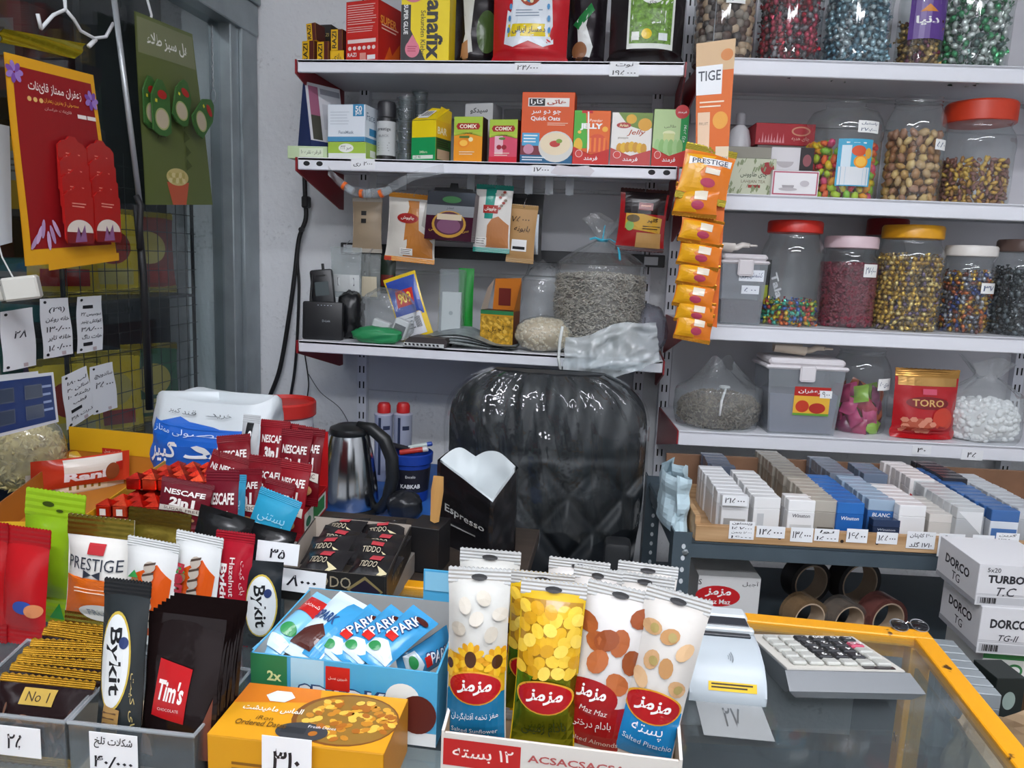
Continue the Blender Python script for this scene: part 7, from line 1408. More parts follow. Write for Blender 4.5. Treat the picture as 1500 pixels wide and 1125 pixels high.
# ---- clear bins
PB = clear('#e6ebee', .14, .6, .1, hazecol='#aeb6ba')
def cbin(label, pts, z1):
    q = [onZ(x, y, z1) for x, y in pts]; t = thing('clear_bin', label, 'bin', (q[0].x, q[0].y, CZ+.001)); c = sum(q, Vector())/4
    S4 = walls(t, [xy(v) for v in q], CZ+.001, z1, [PB]*4, .0015, inner=None); mk('rim', MB().tube([v-t.location for v in q]+[q[0]-t.location], .0022, 6), clear('#e6ebee', .3, .8, .1), t)
    return t, q, S4
ZR = CZ+.058
t, q, S4 = cbin('clear plastic bin holding the dark chocolate packets', ((100, 1058), (284, 1078), (368, 982), (196, 955)), ZR)
p = P_Y(q[0].y).hit(178, 1118); note('price_tag', 'white price card for bitter chocolate stuck on the clear bin', ['شکلات تلخ', '۴۰/۰۰۰'], .047, .038, ((q[0].x*.62+q[1].x*.38), min(q[0].y, q[1].y)+abs(q[1].y-q[0].y)*.3-.0045, CZ+.016), (-.02, 0, math.atan2(q[1].y-q[0].y, q[1].x-q[0].x)), group='white price cards', fill=.8, bold=.012)
dirv = (q[3]-q[0]).normalized(); an = math.atan2(q[1].y-q[0].y, q[1].x-q[0].x)
for i in range(7):
    pl = Plane(*xy(q[1]+(q[2]-q[1])*(.14+.06*i)), an); loc, w, h = pl.fit(196+6*i, 308+6*i, 915+1.5*i, 1090-7*i, CZ+.008)
    if i == 0: W0, H0 = w*1.02, h
    tt, S = pouch('chocolate_packet', 'dark foil chocolate packet with a red square badge, first in its bin' if i == 0 else 'dark foil chocolate packet lined up behind the red badge one', W0, H0, .018, film('#211717', .25, .14, .9, 26), loc, (-.16, .03, an), 'packet', 'dark chocolate packets in the clear bin', seal=.08, seed=90+i, nx=10, ny=14, wr=.002)
    S.poly([(.16, .36), (.62, .33), (.68, .68), (.24, .73)], film('#b8161c'), 'red_badge'); S.text("Tim's", .42, .53, .36, ink('#f0e8e4'), h=.14, bold=.03, rot=-4, shear=.2); S.text('CHOCOLATE', .4, .41, .3, ink('#e0c8c4'))
    if i == 0: S.poly([(.02, .1), (.22, .08), (.16, .2), (.04, .24)], film('#8a6a5c'), 'chocolate_print'); S.poly([(.82, .1), (.96, .1), (.96, .5), (.86, .34)], film('#6a3a2c'), 'copper_patch')  # first packet also gets a pale brown and a copper coloured patch
pl = Plane(*xy(q[0]+(q[3]-q[0])*.1+(q[1]-q[0])*.2), an); loc, w, h = pl.fit(142, 204, 860, 1085, CZ+.004)
def bykit(S, c=True):
    S.ell(.42, .6, .36, .25, film('#c9b04a'), 'oval_border', 28); S.ell(.42, .6, .33, .235, film('#e0e4e4'), 'white_oval', 28); S.text('Bykit', .42, .6, .34, ink('#15171a'), h=.36, rot=-86, bold=.02); S.ell(.62, .7, .1, .03, ink('#2a3a6a'), 'blue_seal'); S.poly([(.16, .2), (.58, .22), (.64, .36), (.28, .38)], film('#a8844c'), 'wafer_print'); S.lines(.24, .23, .58, .35, 4, ink('#5a3c20'), .3); S.text('بای کیت', .86, .4, .3, ink('#b9a86a'), h=.1, rot=-88)
tt, S = pouch('wafer_bar', 'upright black wafer bar with a white oval, standing in the clear bin', .046, h, .02, film('#2b3032', 0, .25), loc+Vector((-.004, -.004, 0)), (-.12, .03, an), 'bar', None, seal=.08, seed=101, sealm=film('#1a1c1e'), nx=8, ny=18); bykit(S)
t, q, S4 = cbin('clear plastic bin of gold ended chocolate bars', ((-70, 1040), (94, 1058), (192, 955), (40, 938)), ZR)
an2 = math.atan2(q[1].y-q[0].y, q[1].x-q[0].x)
rr = rand(12)
for i in range(7):
    s = .06+.105*i; c = (q[0]+(q[1]-q[0])*.5)+(q[3]-q[0])*s; wv = .13
    tt, S = pouch('gold_end_bar', 'dark chocolate bar with a gold crimped end, first in its bin' if i == 0 else 'dark chocolate bar with a gold crimped end behind the first one', .1, .078+.002*i, .014, film('#241617', .1, .2), (c.x+.008, c.y, CZ+.004), (-.55, .05*rr.uniform(-1, 1), an2), 'bar', 'gold ended bars in the clear bin', seal=.1, sealm=foil('#c9962c', .4, 60), seed=110+i, nx=10, ny=12, wr=.002)
    if i == 0: S.rect(.3, .66, .66, .86, film('#b99a4a'), 'gold_plate', (4, 3)); S.text('No 1', .48, .76, .24, ink('#3a2a14')); nuts(S, [(rr.uniform(.1, .9), rr.uniform(.14, .6)) for _ in range(26)], .06, .02, ['#4a2e26', '#6a4a3c', '#3a221e'], 'chocolate_flake')
    elif i in (3, 6): S.rect(.1, .6, .7, .88, film('#6a1c34'), 'wine_panel', (6, 3)); S.text('TOBA', .42, .74, .5, ink('#e6dcd4'), h=.16, bold=.04); S.rect(.74, .66, .94, .9, film('#b08a3a'), 'gold_plate', (3, 3))
    else: nuts(S, [(rr.uniform(.1, .9), rr.uniform(.3, .85)) for _ in range(10)], .06, .02, ['#4a2e26', '#6a4a3c'], 'chocolate_flake')
pt_ = P_Y(q[1].y-.02).hit(10, 1095); note('price_tag', 'white price card stuck on the bin of gold ended bars', ['۲۵'], .05, .03, ((q[0].x*.42+q[1].x*.58), (q[0].y*.42+q[1].y*.58)-.0035, CZ+.02), (-.02, 0, an2), group='white price cards', fill=.5)
# ---- upright packets behind the bins
def up(name, label, x0, x1, yt, yb, Y, m, seed, ry=0.0, rz=0.0, T=.03, cat='packet', **k):
    loc, w, h = P_Y(onZ((x0+x1)/2, yb, CZ).y).fit(x0, x1, yt, yb, CZ+.002); return pouch(name, label, w, h, T, m, loc, (-.1, ry, rz), cat, None, seed=seed, **k)
t, S = up('red_packet', 'bright red packet with a ridged top at the counter corner', -6, 60, 778, 945, .93, '#b3181e', 120, .04, sealm='#a3161c', seal=.16); S.ell(.62, .35, .2, .06, film('#2a4aa0'), 'toy_print'); S.ell(.82, .32, .16, .06, film('#d88a5a'), 'toy_print')
t, S = up('red_packet', 'second red packet leaning at the very end of the counter', -60, 4, 770, 940, .97, '#a8141a', 121, 0, sealm='#98121a', seal=.16)
t, S = up('lime_packet', 'tall lime green packet with a ridged top', 20, 106, 724, 912, 1.02, '#86ae1c', 122, .06, sealm='#94bc24', seal=.2); S.poly([(.05, .1), (.4, .1), (.3, .6), (.05, .7)], film('#6a9418'), 'dark_green_print'); S.poly([(.55, .04), (.8, .04), (.7, .16)], film('#2f9a3c'), 'leaf_print'); S.ell(.4, .9, .1, .02, ink('#3a4a10'), 'hole_mark'); S.ell(.6, .86, .06, .012, ink('#3a4a10'), 'hole_mark')  # lower left of the packet is a darker green
t, S = up('fruit_bar_packet', 'white and orange fruit packet with a gold ridged top and bow emblem', 90, 186, 762, 930, .955, film('#e2e0da'), 123, .02, sealm=foil('#a8923c', .4, 60), seal=.17, nx=12, ny=18); S.rect(.02, .17, .98, .46, film('#dd6a1a'), 'orange_panel', (10, 6)); S.poly([(.02, .46), (.5, .42), (.98, .46), (.98, .5), (.02, .5)], film('#dd6a1a'), 'orange_panel'); S.text('PRESTIGE', .5, .62, .86, ink('#2c3340'), h=.1); S.poly([(.36, .5), (.5, .535), (.64, .5), (.64, .57), (.5, .535), (.36, .57)], ink('#2c3340'), 'bow_emblem'); S.rect(.4, .7, .66, .79, film('#b8343a'), 'red_badge'); S.lines(.2, .36, .8, .42, 2, ink('#f4d8b8'), .35); S.ell(.6, .2, .34, .08, film('#e8e4dc'), 'white_plate'); S.text('FRUIT', .6, .2, .4, ink('#8a9098'), bold=.02)
t, S = up('gold_packet', 'gold topped packet standing behind the fruit packet', 176, 266, 752, 905, 1.0, foil('#a8943e', .4, 50), 124, .05, sealm=foil('#8a7434', .4, 60), seal=.17)
def wafer(S):
    S.poly([(.15, .1), (.9, .1), (.95, .66), (.7, .8), (.24, .68)], film('#d9581a'), 'orange_splash')
    for k in range(7): S.ell(.6, .24+.09*k, .11, .05, film('#b9ada0'), 'wafer_stick', 12); S.poly([(.5, .24+.09*k), (.7, .27+.09*k), (.7, .29+.09*k), (.5, .26+.09*k)], ink('#4a3a30'), 'chocolate_stripe')
    S.text('Nani', .3, .34, .3, ink('#f4eee8'), h=.22, rot=-66, bold=.03); S.ell(.34, .62, .14, .04, film('#8a6a4c'), 'nut_print', 12, rot=40); S.poly([(.2, .66), (.34, .74), (.44, .68)], film('#3a9a4c'), 'leaf_print')
t, S = up('wafer_packet', 'white wafer stick packet with an orange splash, turned sideways', 172, 252, 795, 945, .92, film('#dfe0de'), 125, .04, -.1, sealm=film('#d3d5d4')); wafer(S)
t, S = up('wafer_packet', 'white wafer stick packet with red lettering beside the red bar', 240, 312, 786, 945, .935, film('#e0e2e1'), 126, .06, -.1, sealm=film('#d8dad9')); wafer(S); S.text('nen', .3, .62, .26, ink('#b02a3c'), h=.24, rot=-88, bold=.04)
t, S = up('wafer_bar', 'red hazelnut wafer bar standing upright', 306, 362, 784, 945, .91, film('#a8182a'), 127, .03, 0, .02, 'bar', sealm=film('#9c1626')); S.text('Bykit', .3, .56, .34, ink('#f2ecea'), h=.26, rot=-87, bold=.03); S.text('Hazelnut', .56, .62, .34, ink('#ecd8d4'), h=.14, rot=-87, bold=.01); S.text('B', .5, .28, .16, ink('#f2ecea'), h=.42, rot=-87, bold=.05); S.text('بای کیت', .82, .62, .3, ink('#e0c0c0'), h=.12, rot=-87)
t, S = up('wafer_bar', 'black wafer bar with a white oval beside the red hazelnut bar', 354, 408, 826, 950, .905, film('#22262a'), 128, .02, .1, .02, 'bar'); S.ell(.5, .5, .44, .36, film('#c9b04a'), 'oval_border', 28); S.ell(.5, .5, .41, .34, film('#dfe3e3'), 'white_oval', 28); S.text('Bykit', .46, .5, .48, ink('#15171a'), h=.42, rot=-84, bold=.02); S.ell(.7, .66, .1, .05, ink('#2a3a6a'), 'blue_seal')
t, S = up('dark_packet', 'glossy black packet between the bright blue sachet and the price card', 345, 412, 772, 868, .99, mat('#17181a', .2, 0, .5, 30), 191, .2, .1)
t, S = up('dark_packet', 'glossy black packet behind the gold topped packet', 258, 335, 748, 880, 1.03, mat('#1b1c1e', .2, 0, .5, 30), 192, .25, .1)
# ---- wafer box with a yellow flap
zt = CZ+.06; Q = [onZ(x, y, zt) for x, y in ((-40, 765), (112, 764), (246, 672), (104, 658))]; 
t = thing('wafer_box', 'yellow display box with a raised back flap', 'display box', (Q[1].x, Q[1].y, CZ+.001)); YE_ = card('#dba81c')
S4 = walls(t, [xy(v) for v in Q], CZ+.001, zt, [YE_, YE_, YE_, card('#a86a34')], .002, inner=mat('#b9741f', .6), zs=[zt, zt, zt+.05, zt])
B4 = S4[2]; bq = [Q[2], Q[3]]; L = (bq[0]-bq[1]).length; dr = (bq[0]-bq[1]).normalized(); nr = Vector((dr.y, -dr.x, 0)); o0 = t.location
Bf = Surf(t, L, .05, lambda x, y, e: tuple(bq[1]+dr*x+nr*(e+.003)+Vector((0, 0, y))-o0)); Bf.rect(0, 0, 1, 1, card('#dba81c'), 'yellow_flap', (1, 1)); Bf.rect(.34, -.1, .54, .22, card('#b8281e'), 'red_badge', (1, 1)); Bf.text('شیرین عسل', .44, .08, .16, ink('#f2e0d0'))
bx = math.atan2(Q[2].y-Q[1].y, Q[2].x-Q[1].x)
for i, (x, y, z, c, lb) in enumerate(((118, 705, CZ+.05, '#c23a24', 'wafer bar with red end and cream stripe lying on top of the box'), (140, 690, CZ+.03, '#c9a01c', 'yellow wafer bar lying behind the red ended one'), (110, 725, CZ+.02, '#d8d0c0', 'cream wafer bar lying beneath the red ended one'), (170, 682, CZ+.015, '#b8941c', 'dark yellow wafer bar at the foot of the raised flap'))):
    p = onZ(x, y, z); tt, S = pouch('wafer_bar', lb, .062, .18, .028, c, p+Vector((-.1, -.005, 0)), (-.9, PI/2+.04, .06), 'bar', 'bars in the yellow box', seal=.08, seed=130+i, nx=8, ny=16)
    if i == 0: S.rect(.04, .3, .5, .92, film('#ddd6cc'), 'cream_stripe', (6, 10)); S.text('Rani', .62, .52, .44, ink('#e9e4ea'), h=.3, rot=90, bold=.05); S.rect(.3, .84, .6, .92, film('#b8281e')); S.ell(.6, .8, .3, .08, film('#8a4a2c'), 'wafer_print')
    else: S.rect(.3, .3, .7, .8, film('#e4ddc8'), 'name_panel', (4, 8)); S.lines(.36, .36, .64, .74, 5, ink('#8a6a1c'))
# pasta bag
pl = P_Y(1.3); loc, w, h = pl.fit(-60, 57, 618, 800, CZ+.001); t = thing('pasta_bag', 'clear bag of pale pasta shapes at the counter end', 'bag', loc+Vector((0, .06, 0)))
mk('pasta_core', blob(MB(), 0, 0, h*.42, w*.46, .055, h*.46, .08, 2, 21, zfloor=.001, pw=.75), mat('#cbb877', .6, 0, .9, 60, mott=.3, mscale=60), t, 'all'); seedmesh(500, .022, .01, 9, lambda rr: (lambda a, e: (w*.47*math.cos(a)*abs(math.cos(e))**.75, .057*math.sin(a)*abs(math.cos(e))**.75, max(.006, h*.42+h*.47*math.copysign(abs(math.sin(e))**.75, math.sin(e)))))(rr.uniform(0, 6.28), math.asin(rr.uniform(-.95, 1))), mat('#d9c98e', .5), 'pasta_shapes', t)
mk('bag_film', blob(MB(), 0, 0, h*.5, w*.51, .064, h*.52, .08, 2, 21, zfloor=.0004, pw=.75), clear('#f6f8f6', .16, .8, .1, .7, 26, hazecol='#eeeee6'), t, 'all')
# ---- sachet display: foil cubes, coffee sachets, red box
zt = CZ+.05; FQ = [onZ(x, y, zt) for x, y in ((134, 748), (286, 752), (330, 690), (215, 682))]
rr = rand(14); cols, rows_ = 6, 6; cu = .026
cm = MB(); cm.rbox(-.0125, .0125, -.0125, .0125, 0, .02, .002); cm.add([(-.0125, -.0125, .02), (.0125, -.0125, .02), (.0125, .0125, .02), (-.0125, .0125, .02), (.004, -.004, .03)], [(0, 1, 4), (1, 2, 4), (2, 3, 4), (3, 0, 4)]); cms = [cm.mesh('cube_body', foil(c, .3, 60)) for c in ('#c8301c', '#d84a2c', '#b3241a')]; lbm = MB().box(-.005, .005, -.0132, -.0127, .003, .014).mesh('cube_label', mat('#d8d2cc', .5))
CB0 = CZ+.048; c0 = onZ(138, 758, CB0); ax = (onZ(286, 764, CB0)-c0).normalized(); ay = Vector((-ax.y, ax.x, 0))
for j in range(rows_):
    for i in range(cols):
        p = c0+ax*(.014+.0272*i+.012*j)+ay*(.014+.0272*j); p.z = CB0+.001
        tt = thing('foil_cube', 'red foil wrapped bouillon cube with a white label in the cube block' if j == 0 else 'red foil wrapped bouillon cube with a pointed top in the cube block', 'foil cube', p, (0, 0, math.atan2(ax.y, ax.x)+rr.uniform(-.03, .03)), 'red foil cubes'); link('cube_body', cms[(i+j) % 3], tt)
        if j == 0: link('cube_label', lbm, tt)
for j in range(2, rows_):
    for i in range(cols):
        p = c0+ax*(.014+.0272*i+.012*j)+ay*(.014+.0272*j); p.z = CB0+.0315
        tt = thing('foil_cube', 'red foil wrapped bouillon cube stacked on the second layer', 'foil cube', p, (0, 0, math.atan2(ax.y, ax.x)+rr.uniform(-.04, .04)), 'red foil cubes'); link('cube_body', cms[(i*2+j) % 3], tt)
o_ = c0+ax*.082-ay*.001; t, F, S, T = carton('cube_carton', 'red brown carton carrying the block of foil cubes', .168, .17, CB0-CZ-.001, '#7a1f18', (o_.x, o_.y, CZ+.001), math.atan2(ax.y, ax.x))
# red box with header
zt = CZ+.045; Q = [onZ(x, y, zt) for x, y in ((300, 815), (402, 800), (480, 712), (385, 700))]
t = thing('coffee_sachet_box', 'red display box with a tall header card behind the coffee sachets', 'display box', (Q[0].x, Q[0].y, CZ+.001)); RD_ = card('#b3161c')
S4 = walls(t, [xy(v) for v in Q], CZ+.001, zt, [RD_]*4, .002, inner=mat('#a3181c', .5)); R1 = S4[1]; R1.rect(.5, .1, .95, .9, card('#dfe0d8'), 'recipe_panel', (1, 1)); R1.rect(.68, .2, .92, .8, card('#3a8a4c'), 'green_panel', (1, 1)); R1.ell(.58, .45, .05, .2, ink('#2f7a5c'), 'cup_emblem'); R1.rect(.05, .12, .4, .6, card('#e9e6e2'), 'white_panel', (1, 1))
hq = P_Y(Q[2].y).hit(466, 632).z; hb_ = Q[3]; hd = (Q[2]-Q[3]).normalized(); o0 = t.location
L = (Q[2]-Q[3]).length
mk('header_card', MB().add([tuple(v-o0) for v in (Q[3]+Vector((0, 0, -.01)), Q[2]+Vector((0, 0, -.01)), Vector((Q[2].x, Q[2].y, hq)), Vector((Q[3].x, Q[3].y, hq)))]+[tuple(v-o0+Vector((0, .002, 0))) for v in (Q[3]+Vector((0, 0, -.01)), Q[2]+Vector((0, 0, -.01)), Vector((Q[2].x, Q[2].y, hq)), Vector((Q[3].x, Q[3].y, hq)))], [(0, 1, 2, 3), (7, 6, 5, 4), (0, 4, 5, 1), (1, 5, 6, 2), (2, 6, 7, 3), (3, 7, 4, 0)]), card('#c01c20'), t)
def coffee(label, x0, x1, yt, yb, Y, c='#7c1620', ry=0.0, txt='3in1', zb=None, seed=1, kind='n', rz=0.0):
    loc, w, h = P_Y(Y).fit(x0, x1, yt, yb, zb)
    t, S = pouch('coffee_sachet', label, w, h, .016, c, loc, (-.2, ry, rz), 'sachet', 'coffee sachets', seal=.1, sealm=film(c), seed=seed, nx=8, ny=12, wr=.0018)
    if kind == 'n': S.text('NESCAFE', .5, .74, .8, ink('#ece4e0'), h=.11, bold=.03); S.text(txt, .5, .54, .5, ink('#ece4e0'), h=.18, bold=.05); S.poly([(.04, .3), (.5, .36), (.96, .3), (.96, .42), (.5, .46), (.04, .42)], film('#d8cfc4'), 'ribbon'); S.text('SUGAR FREE' if txt == '2in1' else 'CLASSIC', .5, .385, .7, ink('#4a1a1c'), h=.06); S.ell(.5, .2, .28, .07, film('#b98a5c'), 'cup_print')
    elif kind == 'b': S.rect(.03, .1, .97, .34, film('#9a948c'), 'grey_foot', (6, 3)); S.text('بستنی', .5, .62, .66, ink('#9fd4e8'), h=.14); S.lines(.2, .44, .8, .52, 2, ink('#b9e0ee'), .3)
    elif kind == 's': S.rect(.3, .1, .7, .9, film('#1c1c1e'), 'black_band', (4, 10)); S.text('mokado', .5, .5, .6, ink('#eeeeee'), h=.3, rot=88, bold=.03)
    return t
coffee('maroon two in one coffee sachet lying before the foil cubes', 225, 302, 706, 772, 1.02, '#6a1a26', .1, '2in1', None, 141); coffee('maroon two in one coffee sachet beside the blue sachet', 296, 345, 695, 800, 1.02, '#6e1a28', -.06, '2in1', CZ+.01, 142)
coffee('pale blue sachet peeping between the coffee sachets', 326, 356, 700, 765, 1.1, '#3a94b8', -.05, '', CZ+.02, 143, 'b'); coffee('bright blue sachet lying on the coffee sachets', 345, 408, 722, 795, 1.06, '#2f9ac0', .3, '', CZ+.03, 144, 'b')
k = 0
for (x0, x1, yt, yb, Y, ry, lb) in ((352, 412, 672, 770, 1.16, .05, 'maroon coffee sachet standing in the middle of the red box'), (395, 440, 680, 790, 1.13, .08, 'maroon coffee sachet beside the recipe panel of the red box'), (368, 412, 705, 790, 1.1, .18, 'maroon coffee sachet leaning over the bright blue one'), (322, 372, 640, 745, 1.2, -.15, 'maroon coffee sachet tilted below the silver stick'), (372, 415, 618, 720, 1.25, .02, 'maroon coffee sachet standing high before the header card'), (400, 446, 632, 740, 1.24, .04, 'maroon coffee sachet leaning on the header card'), (300, 350, 668, 750, 1.17, .2, 'maroon coffee sachet slanting beside the foil cubes'), (278, 330, 664, 745, 1.22, .35, 'maroon coffee sachet slumped behind the foil cubes'), (335, 385, 690, 780, 1.12, -.1, 'maroon coffee sachet behind the pale blue one')):
    coffee(lb, x0, x1, yt, yb, Y, ['#7c1620', '#8a1a24', '#741420'][k % 3], ry, '3in1', None, 150+k); k += 1
coffee('silver and black stick sachet standing tallest among the sachets', 343, 368, 610, 720, 1.23, '#b9bcbe', .04, '', None, 170, 's')
for i in range(5): coffee('thin dark red sachet edge packed upright before the header card', 385+10*i, 425+10*i, 622+2*i, 740, 1.268+.0*i-.004*i, ['#6a101a', '#8c1a22'][i % 2], .03, '3in1', None, 175+i, 'n')
t, F, S, T = carton('black_carton', 'plain black carton between the coffee pouch and the chocolate box', .05, .06, .075, '#1b1a1c', (P_Y(1.12).hit(618, 800).x, 1.13, CZ+.001), -.1)

# ================================================================ goods hanging before the glass partition
def quad(root, TL, TR, BR, BL, m, name='card', th=.002, wav=0.0):
    n = (TR-TL).cross(BL-TL).normalized()
    if n.dot(CAM-TL) < 0: n = -n
    o0 = root.location.copy()
    def fn(x, y, e): u, v = x, y; p = BL.lerp(BR, u).lerp(TL.lerp(TR, u), v)-o0+n*(e+wav*math.sin(u*5+v*7)); return tuple(p)
    b = MB().grid(lambda u, v: fn(u, v, 0), 8, 12); b.grid(lambda u, v: fn(u, v, -th), 8, 12, flip=True); mk(name, b, m, root, 'all')
    W, H = (TR-TL).length, (TL-BL).length
    return Surf(root, W, H, lambda x, y, e: fn(x/W, y/H, e), .0004), n
def qx(X, *pts): return [onX(x, y, X) for x, y in pts]
# saffron card
c = qx(-1.13, (6, 76), (137, 110), (172, 378), (38, 390)); t = thing('saffron_card', 'tall red display card with yellow border and purple crocus flowers', 'display card', c[0]); S, n = quad(t, *c, card('#e0a21c'), 'card', wav=.001)
S.rect(.06, .08, .95, .95, card('#8f1218'), 'red_panel', (8, 12)); S.lines(.16, .80, .16+.001, .8001, 1, ink('#a8161e')); S.text('زعفران ممتاز قائنات', .5, .87, .6, ink('#f0e4dc'), h=.055, bold=.01); S.text('محصولی از بهترین زعفران', .55, .815, .4, ink('#e8a83a'), h=.025); S.text('قائنات خراسان', .5, .775, .3, ink('#d8b0a8'), h=.018)
for k in range(3): S.ell(.2+.06*k, .81, .022, .012, ink('#e0b46a'), 'seal_print', 10)
for u in (.78, .9): S.rect(u-.06, .755, u+.05, .775, card('#efe6e0'), 'plate', (2, 1))
for u, v in ((.07, .92), (.92, .86)):
    for k in range(7): S.ell(u+.05*math.cos(k*.9), v+.028*math.sin(k*.9), .04, .015, ink('#7a4aa0' if k % 2 else '#9a78c0'), 'crocus_petal', 10, rot=k*51)
for k in range(6): S.ell(.1+.045*k, .12+.03*(k % 3), .02, .05, ink('#c8a8cc' if k % 2 else '#b090b8'), 'crocus_petal', 10, rot=(k-3)*12)
mk('border_flap', MB().add([tuple(c[3].lerp(c[2], u)+(Vector((0, 0, dz)))+n*.004-t.location) for u, dz in ((.2, -.012), (1, -.005), (1, .012), (.2, .006))], [(0, 1, 2, 3), (3, 2, 1, 0)]), card('#e0a21c'), t)
rr = rand(1); up = (c[0]-c[3]).normalized(); rt = (c[2]-c[3]).normalized()
for col_, us in enumerate((.47, .80)):
    for k in range(4):
        p = c[3].lerp(c[2], us+.02*k).lerp(c[0].lerp(c[1], us+.02*k), .10+.085*k)+n*(.024-.0045*k)
        tt = thing('saffron_sachet', 'small red saffron sachet with scalloped top on the crocus card' if k else 'small red saffron sachet with a white oval window at the foot of the crocus card', 'sachet', p, (0, 0, math.atan2(rt.y, rt.x)), 'red saffron sachets'); w, h = .085, .115
        pts = [(-w/2, .008), (-w/2+.006, 0), (w/2-.006, 0), (w/2, .008), (w/2, h*.82), (w*.36, h*.9), (w*.2, h*.93), (w*.1, h), (-w*.1, h), (-w*.2, h*.93), (-w*.36, h*.9), (-w/2, h*.82)]
        mk('sachet_body', MB().prism(pts, 0, .0035), mat('#a81a18', .3, 0, .2, 40), tt); Sx = Surf(tt, w, h, lambda x, y, e: (x-w/2, -e, y))
        Sx.lines(.25, .62, .75, .72, 2, ink('#e08a7a'), .4)
        if k == 0: Sx.ell(.5, .2, .46, .22, ink('#ded2c6'), 'window_print', part=(0, 180)); Sx.rect(.04, 0, .96, .2, ink('#7a141a'), n=(2, 1)); Sx.poly([(.3, .02), (.42, .3), (.5, .12), (.66, .34), (.72, .04)], ink('#8a5a86'), 'crocus_print')
# green cardamom card
c = qx(-1.15, (197, 16), (282, 50), (312, 300), (214, 300)); t = thing('cardamom_card', 'tall olive green display card with white Persian title', 'display card', c[0]); S, n = quad(t, *c, mat('#5f6a36', .4, 0, .2, 20), 'card', wav=.001)
S.rect(.02, .8, .98, .98, card('#7a7f5c'), 'title_band', (6, 3)); S.text('هل سبز طلاء', .52, .885, .72, ink('#e8e8e0'), h=.08, bold=.02); S.text('۸۰۰۰', .28, .38, .12, ink('#1a1c14'), h=.03)
S.poly([(.36, .0), (.56, .0), (.64, .13), (.3, .13)], ink('#c05a3c'), 'cone_print'); S.ell(.47, .16, .17, .05, ink('#c9b878'), 'cardamom_print')
for k in range(10): S.ell(.36+.05*(k % 5), .14+.03*(k//5), .035, .014, ink('#b7a85c' if k % 2 else '#d8cc96'), 'cardamom_print', 8, rot=30*k)
for k in range(6): S.poly([(.62+.02*(k % 2), .2+.08*k), (.72, .23+.08*k), (.64, .27+.08*k)], card('#4c562a'), 'tear_slit')
for i, (x, y, w_, h_, ry, lb) in enumerate(((237, 158, .075, .13, -.05, 'green cardamom sachet flat on the olive card'), (268, 150, .07, .115, .35, 'green cardamom sachet tilted aside on the olive card'), (300, 170, .07, .12, 1.0, 'green cardamom sachet swinging out from the olive card'), (222, 150, .06, .12, -.02, 'green cardamom sachet tucked behind its neighbour on the olive card'))):
    p = onX(x, y, -1.128+.008*(i == 2)-.012*(i == 3)); w, h = w_, h_; tt = thing('cardamom_sachet', lb, 'sachet', p-up*.0+n*.0, (0, ry*.8, math.atan2(rt.y, rt.x)), 'cardamom sachets')
    mk('sachet_body', MB().prism([(-w/2, .01-h/2), (-w*.2, -h/2), (w*.2, -h/2), (w/2, .01-h/2), (w/2, h*.2), (w*.3, h*.38), (w*.12, h/2), (-w*.12, h/2), (-w*.3, h*.38), (-w/2, h*.2)], 0, .004), mat('#3f6a34', .28, 0, .2, 40), tt); Sx = Surf(tt, w, h, lambda x, y, e: (x-w/2, -e, y-h/2)); Sx.ell(.5, .3, .4, .2, ink('#a8b070'), 'ring_print'); Sx.ell(.5, .3, .34, .17, ink('#c3b49a'), 'cardamom_print'); Sx.ell(.55, .74, .26, .08, ink('#b02420'), 'name_badge'); Sx.rect(.14, .58, .26, .64, ink('#d8cc3a'), 'mark', (1, 1))
# wire hanger, yellow foil, hooks, chain
WIR = mat('#d6d8da', .35)
P = qx(-1.12, (95, 0), (96, 14), (78, 22), (60, 42)); P2 = qx(-1.12, (96, 14), (108, 28), (118, 45), (138, 56), (155, 54), (166, 34)); P3 = qx(-1.12, (60, 42), (55, 20)); P4 = qx(-1.12, (140, 58), (130, 68))
t = thing('wire_hanger', 'bent white wire hanger above the red display card', 'hanger', P[0]); o0 = P[0]
mk('wire', MB().tube([v-o0 for v in P], .0035, 8).tube([v-o0 for v in P2], .0035, 8).tube([v-o0 for v in P3], .0035, 8).tube([v-o0 for v in P4], .0045, 8), WIR, t, 'all'); mk('hook', MB().tube([(0, 0, 0), (0, 0, .12), (-.02, 0, .14), (-.05, 0, .14)], .003, 6), WIR, t, 'all')
c = qx(-1.14, (4, 42), (127, 64), (112, 86), (0, 62)); t = thing('yellow_wrapper', 'shiny yellow foil wrapper behind the wire hanger', 'wrapper', c[0]); quad(t, *c, foil('#b9a81c', .8, 30), 'foil_sheet', wav=.004)
P = qx(-1.165, (216, 0), (222, 22), (218, 45)); tag(mk('wire_hook', MB().tube(P, .003, 8), WIR, smooth='all'), 'white wire hook above the olive card', 'hook')
ch_ = thing('chain', 'thin metal chain hanging beside the window post', 'chain', onX(310, 40, -1.19))
for k in range(14): mk('chain_link', MB().tube([(.003*math.cos(a), .0, .007*math.sin(a)) for a in [i*PI/5 for i in range(11)]], .001, 5, XF((0, 0, -.012*k), (0, 0, (k % 2)*PI/2))), mat('#9a9da0', .3, .9), ch_)
mk('ring', MB().tube([(.008*math.cos(a), 0, -.185+.018*math.sin(a)) for a in [i*PI/8 for i in range(17)]], .001, 5), mat('#9a9da0', .3, .9), ch_)
